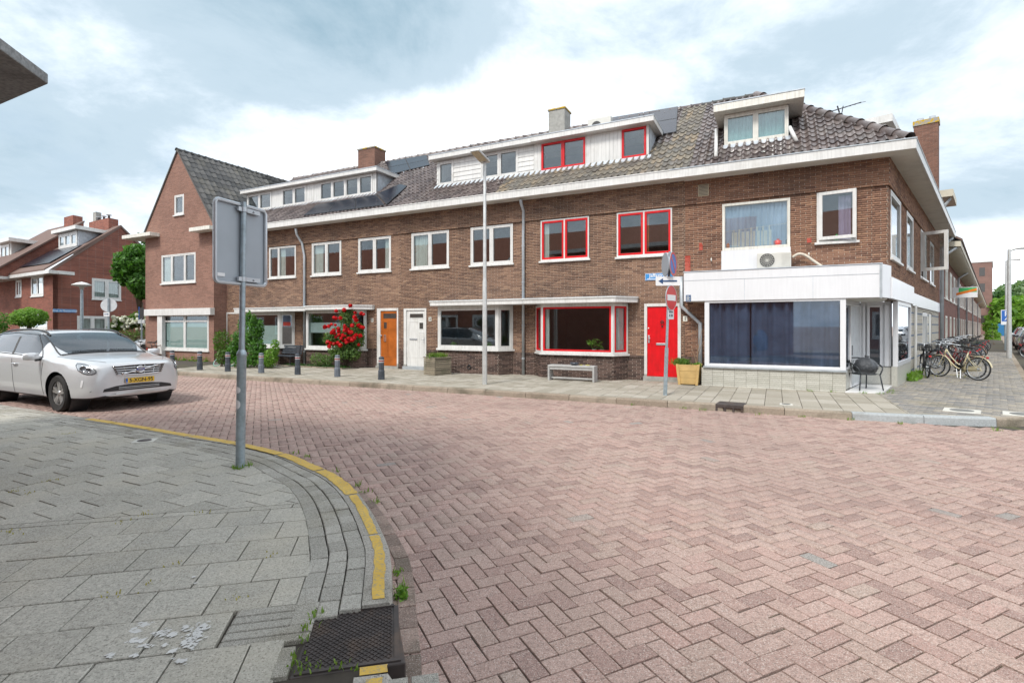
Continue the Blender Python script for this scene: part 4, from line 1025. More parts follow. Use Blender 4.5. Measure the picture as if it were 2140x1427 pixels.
MB().box(c2[0]-.05, c2[1]+.05, -.07, .05, c2[2]-.055, c2[2]-.002).obj('sill', white, w2, bevel=.006)
wd = c2[1]-c2[0]-.05
CUR[0] = Matrix.Translation((c2[0]+.04, -.015, 0)) @ Matrix.Rotation(R(-9), 4, 'Z')
MB().frame(0, wd, c2[2]+.05, c2[3]-.01, .075, -.03, .03).obj('sash', white, w2, bevel=.004); MB().box(.06, wd-.06, -.004, .004, c2[2]+.11, c2[3]-.07).obj('pane', glass, w2)
CUR[0] = None
curtain(w2, c2[0]+wd*.60, c2[0]+wd*.93, c2[2]+.05, c2[3]-.1, .1, lilac, .02, .08)
MB().lathe([(.05, 0), (.055, .08), (.03, .12), (.012, .16)], (c2[0]+wd*.55, .1, c2[2]+.03), 12).obj('watering_can', plain('green_plastic', (.02, .5, .15), .4), w2, smooth=True)
# shop fascia
ff = thing_part = MB().prism([(sF0, .0), (sF0, -NS-.03), (sF1, -NS-.03), (S1+.06, -.02), (S1-.1, .0)], fzb, fzt).obj('shop_fascia', shopwhite, hc, bevel=.006)
zl = FA(1429, 587, NS+.03)[1]
MB().box(sF0+.01, sF1-.05, -NS-.034, -NS-.0295, zl-.006, zl+.004).obj('panel_joint', zinc, ff)
for u in (1556, 1699): x = FA(u, 0, NS+.03)[0]; MB().box(x-.004, x+.004, -NS-.0335, -NS-.0295, fzb+.01, zl-.008).obj('panel_joint', lead, ff)
MB().box(sF1-.045, sF1+.004, -NS-.036, -NS+.03, fzb-.01, fzt+.006).obj('corner_trim', zinc, ff)
MB().box(sF0-.01, sF1+.01, -NS-.045, .0, fzt+.002, fzt+.02).obj('roof_edge', lead, ff)
MB().prism([(sh[0]+.0, .0), (sF0+.1, -NS+.02), (sF1-.02, -NS+.02), (S1-.02, -.05), (5.55, 1.4), (4.6, 1.5)], fzb-.02, fzb-.004).obj('soffit', soffit_m, ff)
# small blue notice under the fascia
sn_, zn_ = FA(1438, 624, NS+.04); npb = MB().box(sn_-.05, sn_+.065, -NS-.045, -NS-.031, zn_-.075, zn_+.09).obj('notice', plain('notice_blue', (.06, .12, .24), .4), hc)
for i in range(4): MB().box(sn_-.035, sn_+.045-.02*(i % 2), -NS-.0465, -NS-.0452, zn_-.05+.033*i, zn_-.038+.033*i).obj('notice_line', cream, npb)
# shop window
hs = MB().frame(sh[0], sh[1], sh[2], sh[3]+.06, .11, -NS, -NS+.1, wb=.07, wt=.09).obj('shop_window', shopwhite, hc, bevel=.006)
MB().box(sh[0]+.10, sh[1]-.10, -NS+.03, -NS+.038, sh[2]+.06, sh[3]-.02).obj('pane', shop_glass, hs)
MB().box(sh[0]-.03, sh[1]+.02, -NS-.045, -NS+.1, sh[2]-.035, sh[2]-.001).obj('sill', zinc, hs)
xs = sh[0]+.1
curtain(hs, sh[0]+.1, sh[0]+1.02, sh[2]+.07, sh[3], -NS+.12, velvet, .045, .19); curtain(hs, sh[0]+1.05, sh[1]-.12, sh[2]+.07, sh[3], -NS+.125, velvet, .05, .23)
MB().box(sh[0]-.005, sh[0]+.02, -NS+.1, .3, SW, sh[3]+.1).obj('return_wall', shopwhite, hs)
MB().box(sh[0], sh[1], .8, .85, SW, fzb).obj('room', dark_room, hc)
mbr = MB(); mbr.box(S0+.05, S1-.3, 2.2, 2.25, 3.0, 5.3); mbr.box(S0+.05, S1-.3, .26, 2.2, 2.9, 3.0); mbr.box(S0+.05, S1-.3, .26, 2.2, 5.2, 5.25); mbr.box(4.4, 5.9, 2.4, 2.45, SW, fzb); mbr.obj('room', dark_room, hc)
# tiled plinth, strip tiles in straight columns
pl = MB().box(FA(1466, 0, NS)[0], sh[1]+.0, -NS+.008, .1, 0, sh[2]-.037).obj('plinth', dkjoint, hc)
pc = []
nx = 12; x0 = FA(1466, 0, NS)[0]; wdt = (sh[1]-x0)/nx; nz = 10; hz_ = (sh[2]-.04-SW)/nz
for i in range(nx):
    for j in range(nz): pc.append(Matrix.Translation((x0+wdt*(i+.5), -NS+random.uniform(-.0008, .0008), SW+hz_*j+.003)) @ Matrix.Diagonal((wdt-.006, .02, hz_-.006, 1)))
pieces(pl, 'strip_tile', VB, FBk, pc, ptile, 300)
# recessed porch
pA = (sh[1]+.0, -NS+.05); pI = (FA(1799, 0, -1.4)[0], 1.40); pO = (FA(1862, 0, -1.40)[0], 1.40); pF = (FA(1846, 0, .40)[0], -.40)
step = MB().prism([(sh[1]-.02, -NS-.02), (pF[0], -.42), (pO[0]+.03, 1.40), (pI[0], 1.40)], .02, SW+.03).obj('doorstep', marble, hc, bevel=.006)
def porch_side(a, b, items, name):
    L = math.hypot(b[0]-a[0], b[1]-a[1]); CUR[0] = face_xf(a, b); o = MB()
    o.box(0, L, .03, .08, SW+.03, zsill-.02); o = o.obj('porch_wall', ptile, hc)
    MB().box(0, L, .02, .09, fzb-.1, fzb-.02).obj('porch_head', shopwhite, o)
    for f0, f1, kind in items:
        x0_, x1_ = L*f0, L*f1; zb = SW+.04 if kind == 'door' else zsill
        MB().frame(x0_, x1_, zb, fzb-.1, .05, .0, .08).obj('porch_frame', shopwhite, o, bevel=.004)
        if kind == 'door':
            MB().box(x0_+.05, x1_-.05, .02, .06, zb+.05, fzb-.15).obj('shop_door', plain('grey_white', (.62, .64, .65), .35), o)
            MB().box(x0_+.09, x0_+.17, .0, .02, zb+.75, zb+.98).obj('letter_box', blackm, o)
            MB().cyl((x1_-.12, .02, zb+.6), (x1_-.12, -.03, zb+.6), .03, n=10).obj('knob', alu, o)
        elif kind == 'glass': MB().box(x0_+.04, x1_-.04, .03, .036, zb+.05, fzb-.15).obj('pane', shop_glass, o)
        else: MB().box(x0_, x1_, .0, .08, zsill, fzb-.1).obj('post', shopwhite, o)
    CUR[0] = None
porch_side(pA, pI, [(0, .35, 'glass'), (.35, 1, 'door')], 'porch_left')
porch_side(pI, pO, [(0, .22, 'post'), (.22, .72, 'glass'), (.72, 1., 'post')], 'porch_back')
# side street face: frame with x along the side wall
XB = Matrix.Translation((SB, 0, 0)) @ Matrix.Rotation(ROTB-ROTA, 4, 'Z')
CUR[0] = XB
TB = 14.4
bw = [rectB(1861, 407.7, 1882, 528.8), rectB(1894.6, 452.3, 1908, 549.8), rectB(1924, 490, 1936, 560), rectB(1943.3, 530, 1951, 583)]
bw = [(a[0], a[1], 3.15+.02, ZB-.01) for a in bw]
wallb = wall_slab(hc, 'wall', mortar, .24, TB, 2.2, 5.5, bw)
CUR[0] = None
B2 = brick_list(0.0, TB, 2.55, ZB-.002, bw, xf=XB, groove=False)+brick_list(-.02, TB, ZB, 5.40, [], y=-.042, xf=XB, phase=.5)
perpends(wallb, B2)
pieces(wallb, 'brick', VB, FBk, B2, brick_c, 200, key=cam_key(hc, B2), rest='brickwork')
CUR[0] = XB
for i, r in enumerate(bw):
    if i == 2: 
        w3 = MB().frame(*r, .05, -.012, .09).obj('window', white, hc); MB().box(r[0]-.04, r[1]+.04, -.07, .05, r[2]-.055, r[2]-.002).obj('sill', white, w3)
    else: window(hc, *r, div=(), fw=.06, sw=.05)
MB().box(0, TB, -.034, -.001, ZB+.012, 5.42).obj('frieze_mortar', mortar, wallb)
# open casement standing out at right angles
r = bw[2]; CUR[0] = XB @ Matrix.Translation((r[0]+.05, -.02, 0)) @ Matrix.Rotation(R(-100), 4, 'Z')
wn = .68; MB().frame(0, wn, r[2]+.20, r[3]-.12, .10, -.025, .025).obj('sash', white, w3, bevel=.004); MB().box(.07, wn-.07, -.003, .003, r[2]+.28, r[3]-.2).obj('pane', glass_mat('casement_glass', (.8, .84, .84), .30), w3)
CUR[0] = XB
# ground floor of the side: lower white band, glass, striped pale brick
zbd = FB(1930, 655, .05)[1]; zbb = FB(1930, 668, .05)[1]
fsb = MB().box(-.02, 4.3, -.08, .0, fzb+.0, fzt-.25).obj('side_fascia', shopwhite, hc)
MB().box(4.3, TB, -.05, .0, 2.18, 2.55).obj('side_band', shopwhite, hc)
MB().frame(1.36, 4.1, zsill, fzb, .10, -.03, .07).obj('side_shop_window', shopwhite, hc); MB().box(1.45, 4.0, .0, .008, zsill+.08, fzb-.08).obj('pane', shop_glass, hc)
MB().box(1.36, 4.1, -.02, .1, SW-.1, zsill-.002).obj('side_plinth', ptile, hc)
CUR[0] = None
k = NB('striped_pale_brick'); k.set(.7)
c_ = k.n('ShaderNodeNewGeometry'); sp_ = k.n('ShaderNodeSeparateXYZ'); k.l(c_.outputs['Position'], sp_.inputs[0])
br = k.ramp(k.noise(14, 3, coord='World'), [(.3, (.50, .46, .38)), (.7, (.62, .58, .5))])
md = k.n('ShaderNodeMath', operation='PINGPONG'); k.l(sp_.outputs['Z'], md.inputs[0]); md.inputs[1].default_value = .165
k.col(k.mix(k.ramp(md.outputs[0], [(.02, 1.), (.021, 1.), (.03, 0.)]), br, (.17, .22, .30))); stripe_m = k.m
VB2 = VB; Ms = brick_list(4.15, TB, SW-.02, 2.17, [(7.6, 9.2, .75, 2.05), (9.9, 11.2, 0, 2.05)], xf=XB)
CUR[0] = XB; wls = wall_slab(hc, 'striped_wall', mortar, 4.15, TB, 0, 2.2, [(7.6, 9.2, .75, 2.05), (9.9, 11.2, 0, 2.05)])
window(hc, 7.6, 9.2, .75, 2.05, div=(.5,), fw=.08); MB().box(9.9, 11.2, .02, .08, SW, 2.05).obj('side_door', cream, hc)
MB().cyl((4.9, -.06, SW), (4.9, -.06, 2.2), .035, n=8).obj('downpipe', white, hc)
CUR[0] = None
perpends(wls, Ms)
pieces(wls, 'brick', VB, FBk, Ms, stripe_m, 150, key=cam_key(hc, Ms), rest='brickwork')
# eaves round the corner
ecor = (FA(1915, 0, .5)[0], -.5)
ob = Vector((EB.dot(EA), EB.dot(NA)))                    # side street direction in the house frame
e_end = (ecor[0]+ob.x*15.2, ecor[1]+ob.y*15.2)
TOPF, BOTF = EAVE_Z-.02, 5.37
fb = MB().box(S0-.30, ecor[0], -.53, -.50, BOTF, TOPF).obj('fascia_board', white, hc, bevel=.005)
CUR[0] = face_xf(ecor, e_end); MB().box(0, 15.2, .0, .03, BOTF, TOPF).obj('fascia_board', white, hc, bevel=.005); MB().box(-.02, 15.2, -.012, .03, TOPF+.002, TOPF+.025).obj('gutter_lip', zinc, hc); CUR[0] = None
MB().box(S0-.30, ecor[0]+.01, -.545, -.50, TOPF+.002, TOPF+.025).obj('gutter_lip', zinc, hc)
MB().prism([(S0, -.49), (ecor[0]-.01, -.49), (e_end[0], e_end[1]), (SB+ob.x*15, ob.y*15), (SB, 0.0), (S0, .0)], BOTF+.012, BOTF+.035).obj('soffit', soffit_m, hc)
MB().prism([(S0, -.49), (ecor[0]-.01, -.49), (e_end[0], e_end[1]), (SB+ob.x*15-.6, ob.y*15), (SB-.6, 0.4), (S0, .4)], TOPF-.08, TOPF-.05).obj('gutter', zinc, hc)
# roof: front slope up to the hip, hip ridge, side slope
rs, rn = FA(1580, 205, RIDGE_N)[0], RIDGE_N
hipA = Vector((ecor[0]-.1, -EAVE_N, EAVE_Z+.02)); hipB = Vector((rs, -RIDGE_N, RIDGE_Z))
def hip_side(s, n): t = (EAVE_N-n)/(EAVE_N-RIDGE_N); return s < hipA.x+(hipB.x-hipA.x)*t-.02
rf = MB().quad((S0, -EAVE_N-.05, EAVE_Z-.03), (hipA.x, -EAVE_N-.05, EAVE_Z-.03), tuple(hipB-Vector((0, 0, .02))), (S0, -RIDGE_N, RIDGE_Z-.02)).obj('roof', blackm, hc)
sc_l = [tuple(hipA-Vector((0, 0, .03))), (e_end[0], e_end[1], EAVE_Z-.02), (e_end[0]-3.2, e_end[1]+1, RIDGE_Z), tuple(hipB)]
MB().quad(*sc_l).obj('side_roof_slope', roof_t, rf); MB().quad((S0, -RIDGE_N, RIDGE_Z), tuple(hipB), (e_end[0]-3.2, e_end[1]+1, RIDGE_Z), (S0, 12, 6)).obj('rear_roof_slope', roof_t, rf)
dq, ho = dormer(hc, uL=1513, vL=307, uR=1648.5, vR=291.5, top=214.5, wins=[dict(px=(1514, 243, 1647.5, 293), div=(.5,), curt=[(.04, .48, plain('mint_curtain', (.33, .55, .55), .8, var=.12)), (.52, .97, MT['mint_curtain'])], fm=cream)], over=.30, boards='', fas=.21, ext=(.05, .15), mat=cream, matw=cream)
pantiles(rf, S0, S0+math.ceil((hipA.x-S0)/.18)*.18, roof_t, [ho], test=hip_side, matf=lambda s, n: (s < S0+.25+.0*n))
ridge_tiles(rf, (S0, -RIDGE_N, RIDGE_Z), tuple(hipB), roof_g, r=.09)
ridge_tiles(rf, hipA, hipB+Vector((0, 0, .02)), roof_t, r=.125, L=.36)
for u0, v0, u1, v1, nn in ((1497, 272, 1496, 328, None), (1650, 266, 1665, 296, None)):
    a = roof_hit(u0, v0, .35); b = roof_hit(u1, v1, .08)
    MB().tube([(a[0], -a[1], roof_z(a[1])+.35), (b[0], -b[1], roof_z(b[1])+.08)], .045, 10).obj('dormer_pipe', white, hc, smooth=True)
# downpipe by the red door
P_ = [(FA(1424, v, .1)[0], -.1, FA(1424, v, .1)[1]) for v in (578, 640)]; q1 = FA(1463, 676, .1)
MB().tube([P_[0], P_[1], (q1[0], -.1, q1[1]), (q1[0], -.1, SW)], .05, 10).obj('downpipe', zinc, hc, smooth=True)
# vent in the frieze and odd fittings
v0 = rectA(1459, 387.5, 1482, 410); vg = MB().box(v0[0], v0[1], -.05, -.02, v0[2], v0[3]).obj('vent_cover', plain('beige_plastic', (.45, .39, .27), .5), hc, bevel=.02)
for i in range(8): zz = v0[2]+.03+(v0[3]-v0[2]-.06)*i/7; MB().box(v0[0]+.025, v0[1]-.025, -.058, -.051, zz-.004, zz+.006).obj('vent_slat', blackm, vg)
for u, v, u1, v1 in ((1431, 535, 1443, 567), (1461, 508, 1469, 523), (1686, 498, 1696, 507)):
    r = rectA(u, v, u1, v1); Ms = brick_list(r[0], r[1], r[2], r[3], [], y=-.004, phase=.15)
    pieces(hc, 'painted_brick', VB, FBk, Ms, brick_redp, 60)
for u, v in ((1487, 546), (1690, 535)):
    s, z = FA(u, v); MB().tube([(s, .0, z), (s, -.07, z), (s, -.07, z+.07)], .016, 6).obj('wall_lamp_holder', cream, hc, smooth=True)
# ------------------------------------------------------------------ street furniture
blue_s = plain('sign_blue', (.02, .13, .48), .35, var=.05); red_s = plain('sign_red', (.62, .03, .03), .35, var=.06); white_s = plain('sign_white', (.78, .79, .80), .35, var=.04)
navy = plain('arrow_navy', (.02, .07, .18), .4); lightblue = plain('street_sign_blue', (.05, .27, .62), .35, var=.04)
VZ = Vector((0, 0, 1))
def basis(o, x, y=None):                       # matrix with local x along x (horizontal), z up, y = into the back
    x = Vector((x[0], x[1], 0)).normalized(); yv = VZ.cross(x); M = Matrix.Identity(4)
    for i in range(3): M[i][0] = x[i]; M[i][1] = yv[i]; M[i][2] = VZ[i]; M[i][3] = o[i]
    return M
def disc_sign(parent, M, r, front, rim=None, back=aluback, ri=.80):
    """round plate in local xz facing -y, with raised edge"""
    p = MB().lathe([(r*.0+.001, .006), (r*.97, .006), (r, .0), (r, -.012), (r*.985, -.012), (r*.98, -.004), (.001, -.004)], (0, 0, 0), 36, 'y').xf(M).obj('sign_plate', back, parent)
    if rim: MB().lathe([(r*ri, -.0115), (r*ri, -.0125), (r*.975, -.0125), (r*.975, -.0115)], (0, 0, 0), 36, 'y', True).xf(M).obj('rim_band', rim, p)
    MB().lathe([(.001, -.0085), (r*.97, -.0085), (r*.97, -.010), (.001, -.010)], (0, 0, 0), 36, 'y').xf(M).obj('sign_face', front, p)
    return p
def local(parent_loc):                          # draw in world axes relative to the thing
    return Vector(parent_loc)
# -- big sign seen from behind on a leaning pole, front left
pb = Vector((-2.859, 5.462, SW)); sp = thing('road_sign', 'grey back of a rectangular road sign on galvanised pole, front left', 'sign', pb)
ORG[sp] = pb
tp = Vector((-2.822, 5.462, 2.90)); jn = pb+(tp-pb)*.44
MB().lathe([(.046, 0), (.046, 1.16), (.050, 1.165), (.050, 1.19), (.040, 1.215), (.029, 1.23)], (0, 0, 0), 20).xf(Matrix.Translation(pb) @ VZ.rotation_difference(tp-pb).to_matrix().to_4x4()).obj('pole', galv, sp, smooth=True, auto=50)
MB().cyl(jn, tp, .029, .028, 18).obj('upper_pole', galv, sp, smooth=True, auto=50)
dA = Vector((.205, .645, 0)).normalized(); Mb = basis(Vector((-2.959, 5.145, 0)), dA)      # local x along the board, -y faces the camera side
def rrect(x0, x1, z0, z1, r, n=5):
    P = []
    for cx, cz, a in ((x1-r, z1-r, 0), (x0+r, z1-r, 90), (x0+r, z0+r, 180), (x1-r, z0+r, 270)):
        P += [(cx+r*math.cos(R(a+90*k/n)), cz+r*math.sin(R(a+90*k/n))) for k in range(n+1)]
    return P
sgn = 1 if (Mb.to_3x3() @ Vector((0, 1, 0))).dot(Vector((0, -1, 0))) > 0 else -1           # which side is ours
poly = rrect(0, .677, 2.036, 2.875, .05)
bo = MB().poly_ext([(x, 0, z) for x, z in poly], (0, .012, 0)).xf(Mb).obj('sign_board', aluback, sp)
MB().tube([(x, .006+sgn*.018, z) for x, z in rrect(.006, .671, 2.042, 2.869, .045)], .02, 6, True).xf(Mb).obj('board_edge', alu, bo)
for z in (2.09, 2.82):
    MB().box(.27, .56, *sorted((.006+sgn*.02, .006+sgn*.05)), z-.022, z+.022).xf(Mb).obj('clamp_bracket', alu, sp)
    q = pb+(tp-pb)*((z-SW)/(tp.z-SW)); MB().cyl(q-VZ*.024, q+VZ*.024, .036, n=16).obj('clamp', alu, sp)
    for dx in (.34, .47): MB().cyl(Mb @ Vector((dx, .006+sgn*.05, z)), Mb @ Vector((dx, .006+sgn*.065, z)), .011, n=6).obj('bolt', alu, sp)
MB().box(.04, .13, *sorted((sgn*.0125+.006, sgn*.0135+.006)), 2.10, 2.135).xf(Mb).obj('sticker', white_s, bo)
for z, r in ((.93, .035), (.78, .048)):        # white stickers wrapped on the pole
    rows = []
    for i in range(-6, 7):
        a = i*.13; hh = r*math.sqrt(max(0, 1-(i/6.3)**2)); c_ = pb+(tp-pb)*((z-SW)/2.78)
        dr_ = Vector((math.sin(a-.45), -math.cos(a-.45), 0))*.0475; rows.append([c_+dr_+VZ*-hh, c_+dr_+VZ*hh])
    MB().grid(rows).obj('round_sticker', white_s, sp)
# -- tall street lamp by the terrace
lb = Vector((-.69, 13.16, SW)); lp = thing('street_lamp', 'tall slim galvanised street lamp with flat head before the white door house', 'street lamp', lb); ORG[lp] = lb
lamp_m = plain('lamp_galvanised', (.56, .57, .56), .45, .4, var=.12, scale=9)
MB().lathe([(.062, 0), (.060, .9), (.055, 2.6), (.050, 2.62), (.046, 2.66), (.036, 5.70), (.03, 5.72)], lb, 16).obj('pole', lamp_m, lp, smooth=True, auto=40)
od = Vector((-NA.x, -NA.y, 0)); hd0 = lb+VZ*5.62
Mh = basis(hd0, Vector((-od.y, od.x, 0))) if False else Matrix.Translation(hd0) @ Matrix.Rotation(math.atan2(od.y, od.x), 4, 'Z') @ Matrix.Rotation(R(-14), 4, 'Y')
MB().prism(rrect(-.06, .54, -.13, .13, .04), .0, .055).xf(Mh).obj('lamp_head', lamp_m, lp, bevel=.012)
MB().prism(rrect(.08, .51, -.105, .105, .02), -.012, .002).xf(Mh).obj('lens', plain('amber_lens', (.50, .43, .28), .3, var=.3, scale=30), lp)
# -- traffic sign post at the kerb
tb = Vector((3.266, 11.074, SW)); ts = thing('traffic_sign_post', 'leaning post with no entry disc, arrow plate and two parking discs', 'sign', tb); ORG[ts] = tb
tt = tb+Vector((.10, 0, 3.06)); tj = tb+(tt-tb)*.33
MB().cyl(tb, tj, .042, .040, 14).obj('pole', galv, ts, smooth=True, auto=50); MB().cyl(tj, tt, .028, n=14).obj('upper_pole', galv, ts, smooth=True, auto=50)
def at_pole(v): z = EYE+(HZP-v)*11.074/FL; return tb+(tt-tb)*((z-SW)/(tt.z-SW))
bdir = Vector((math.cos(R(48.5)), math.sin(R(48.5)), 0)); c_ = at_pole(622.5)+Vector((.045, -.045, 0))
ne = disc_sign(ts, basis(c_, bdir), .272, red_s, white_s, ri=.95)
MB().box(-.20, .20, -.0135, -.0102, -.062, .062).xf(basis(c_, bdir)).obj('white_bar', white_s, ne)
c_ = at_pole(657)+Vector((.04, -.045, 0)); pl_ = MB().poly_ext([(x, 0, z) for x, z in rrect(-.10, .18, -.105, .105, .02)], (0, .006, 0)).xf(basis(c_, bdir)).obj('sub_plate', white_s, ts)
for i, (x0, x1) in enumerate(((-.06, .14), (-.05, .00), (.04, .12))): MB().box(x0, x1, -.002, -.0005, (.035 if i == 0 else -.05), (.06 if i == 0 else .0)).xf(basis(c_, bdir)).obj('plate_print', plain('print_grey', (.12, .14, .16), .5), pl_)
b2 = Vector((math.cos(R(56)), math.sin(R(56)), 0)); c_ = at_pole(552.5)+Vector((.055, -.06, 0)); M_ = basis(c_, b2); np_ = disc_sign(ts, M_, .258, blue_s, red_s)
CUR[0] = M_ @ Matrix.Rotation(R(45), 4, 'Y'); MB().box(-.205, .205, -.0135, -.0102, -.024, .024).obj('red_stripe', red_s, np_); CUR[0] = None
b3 = Vector((math.cos(R(90)), math.sin(R(90)), 0)); c_ = at_pole(553)+Vector((-.09, -.0, 0)); disc_sign(ts, basis(c_, b3), .258, blue_s, red_s, aluback)
Ma = basis(at_pole(588)+Vector((-.03, -.06, 0)), Vector((1, -.12, 0)))
ar = MB().poly_ext([(x, 0, z) for x, z in rrect(-.26, .25, -.095, .095, .025)], (0, .012, 0)).xf(Ma).obj('arrow_plate', white_s, ts)
MB().poly_ext([(-.205, -.003, 0), (-.11, -.003, .062), (-.11, -.003, .017), (.18, -.003, .017), (.18, -.003, -.017), (-.11, -.003, -.017), (-.11, -.003, -.062)], (0, .002, 0)).xf(Ma).obj('arrow', navy, ar)
# -- bollards
def bollard(p, label):
    t = thing('bollard', label, 'bollard', (p.x, p.y, SW), R(random.uniform(0, 40)), 'dark bollards along the kerb')
    MB().lathe([(.092, 0), (.088, .24), (.075, .27), (.074, .60), (.066, .625), (.03, .635)], (0, 0, 0), 8).obj('post', anthr if label.find('faded') < 0 else MT['faded_plastic'], t, bevel=.006)
    MB().lathe([(.0755, .535), (.0765, .535), (.0765, .550), (.0755, .550)], (0, 0, 0), 8, 'z', True).obj('white_band', white_s, t); MB().lathe([(.0755, .475), (.0765, .475), (.0765, .49), (.0755, .49)], (0, 0, 0), 8, 'z', True).obj('white_band', white_s, t)
    MB().lathe([(.0755, .492), (.0768, .492), (.0768, .533), (.0755, .533)], (0, 0, 0), 8, 'z', True).obj('red_band', plain('dull_red', (.22, .05, .05), .5), t)
plain('faded_plastic', (.13, .15, .18), .6, var=.2, scale=9)
for (u, v), l in zip([(797, 793), (705, 787), (622, 783), (546, 779), (476, 776), (417.5, 773), (360, 770)],
    ['dark bollard before the orange door, rightmost of the row', 'faded grey bollard in front of the red rose bush', 'dark grey bollard in front of the black slatted bench', 'faded grey bollard just right of the foreground sign pole', 'dark bollard in front of the turquoise wheeled child bicycle', 'dark bollard before the right part of the gable house window', 'dark bollard beside the front of the white car, leftmost of the row']):
    bollard(G(u, v, SW), l)
# -- street name plates and round back-turned sign, far left lamp
def name_plate(loc, rot, w, h, text, size, label, second=None):
    t = thing('street_name_sign', label, 'sign', loc, rot)
    MB().box(-w/2, w/2, -.012, 0, -h/2, h/2).obj('plate', lightblue, t, bevel=.006)
    MB().frame(-w/2+.008, w/2-.008, -h/2+.008, h/2-.008, .006, -.0135, -.0122).obj('border', white_s, t)
    text_obj(text, size, white_s, t, Matrix.Translation((0, -.0135, h*.17 if second else 0)) @ Matrix.Rotation(R(90), 4, 'X'), bold=.002)
    if second: MB().box(-w*.42, w*.38, -.0135, -.0122, -h*.33, -h*.24).obj('small_print', white_s, t)
s0, zt = FA(1348, 572, .02); s1 = FA(1408, 0, .02)[0]; zb_ = FA(1348, 586.6, .02)[1]
name_plate(wA((s0+s1)/2, .006, (zt+zb_)/2), ROTA, s1-s0, zt-zb_, 'Jaffastraat', .135, 'light blue Jaffastraat street name plate on the terrace wall', True)
# -- bench, planters, chair
grey_wood = plain('grey_board', (.42, .42, .41), .6, var=.12, scale=8)
bn = thing('garden_bench', 'low grey board bench under the red bay window', 'bench', wA(-1.72, .98, SW), ROTA)
MB().box(-.66, .66, -.15, .15, .37, .42).obj('seat', grey_wood, bn, bevel=.006); MB().box(-.64, .64, -.13, -.105, .30, .369).obj('apron', grey_wood, bn)
for x in (-1, 1): MB().box(x*.66-(.05 if x > 0 else 0), x*.66+(0 if x > 0 else .05), -.145, .145, 0, .369).obj('leg', grey_wood, bn, bevel=.005)
MB().box(-.61, .61, -.02, .02, .05, .09).obj('stretcher', grey_wood, bn)
bwl = MB().lathe([(.05, 0), (.11, .03), (.125, .07), (.118, .07), (.10, .035), (.001, .02)], wA(-1.66, .98, SW+.422), 20).obj('bowl', plain('dark_bowl', (.06, .07, .09), .35), smooth=True, label='dark blue bowl standing on the grey bench', cat='bowl')
for i, (dx, lab) in enumerate(((.20, 'yellow cleaning glove on the bench, next to the bowl'), (.37, 'yellow cleaning glove near the right end of the bench'))):
    g = MB(); p = wA(-1.66+dx, 1.0-.02*i, SW+.422)
    for j in range(5): g.tube([p+Vector((random.uniform(-.02, .02), random.uniform(-.02, .02), .012)), p+Vector((random.uniform(-.06, .06), random.uniform(-.05, .05), .014))], [.013, .007], 6)
    g.obj('glove', plain('yellow_rubber', (.55, .5, .12), .6), label=lab, cat='glove', group='yellow gloves on the bench')
# wooden slat planter with lavender
slat_m = piece_mat('weathered_slat', [(0., (.20, .175, .135)), (.5, (.29, .25, .19)), (1., (.36, .31, .23))], .85, stain=((.12, .13, .08), 3, .5, .7, .5))
p1_ = thing('planter', 'square weathered slatted wooden planter beside the white door', 'planter', wA(-6.02, 1.12, SW), ROTA-R(20))
for j in range(9):
    z = .01+j*.056
    for sx, sy, lx, ly in ((0, -1, .29, .018), (0, 1, .29, .018), (-1, 0, .018, .272), (1, 0, .018, .272)): MB().box(sx*.272-lx, sx*.272+lx, sy*.29-ly if sy else -ly, sy*.29+ly if sy else ly, z, z+.044).obj('slat', slat_m, p1_)
MB().box(-.25, .25, -.25, .25, 0, .47).obj('soil', joint_m, p1_); MB().frame(-.30, .30, 0, .03, .05, -.30, .30).xf(Matrix.Translation((0, 0, .515))).obj('rim_spare', slat_m, p1_) if False else None
for a, b in (((-.32, .32, -.32, -.25)), ((-.32, .32, .25, .32))) if False else ((-.32, -.25), (.25, .32)): MB().box(-.32, .32, a, b, .515, .54).obj('rim', slat_m, p1_); MB().box(a, b, -.249, .249, .515, .54).obj('rim', slat_m, p1_)
# tapered pine planter
pine = plain('pine_board', (.62, .42, .17), .6, var=.15, scale=5)
p2_ = thing('planter', 'tapered pale pine planter beside the red door', 'planter', wA(1.22, .42, SW), ROTA)
for sy in (-1, 1):
    for j in range(3):
        z0_, z1_ = .02+.165*j, .02+.165*j+.160; h0, h1 = .19+.11*z0_, .19+.11*z1_
        MB().hexa([(-h0, sy*h0-.012, z0_), (h0, sy*h0-.012, z0_), (h0, sy*h0+.012, z0_), (-h0, sy*h0+.012, z0_)], [(-h1, sy*h1-.012, z1_), (h1, sy*h1-.012, z1_), (h1, sy*h1+.012, z1_), (-h1, sy*h1+.012, z1_)]).obj('board', pine, p2_, bevel=.003)
        MB().hexa([(sy*h0-.012, -h0, z0_), (sy*h0+.012, -h0, z0_), (sy*h0+.012, h0, z0_), (sy*h0-.012, h0, z0_)], [(sy*h1-.012, -h1, z1_), (sy*h1+.012, -h1, z1_), (sy*h1+.012, h1, z1_), (sy*h1-.012, h1, z1_)]).obj('board', pine, p2_, bevel=.003)
for sx in (-1, 1):
    for sy in (-1, 1): MB().hexa([(sx*.205-.03, sy*.205-.03, 0), (sx*.205+.03, sy*.205-.03, 0), (sx*.205+.03, sy*.205+.03, 0), (sx*.205-.03, sy*.205+.03, 0)], [(sx*.255-.03, sy*.255-.03, .52), (sx*.255+.03, sy*.255-.03, .52), (sx*.255+.03, sy*.255+.03, .52), (sx*.255-.03, sy*.255+.03, .52)]).obj('leg', pine, p2_, bevel=.004)
MB().box(-.22, .22, -.22, .22, .42, .45).obj('soil', joint_m, p2_)
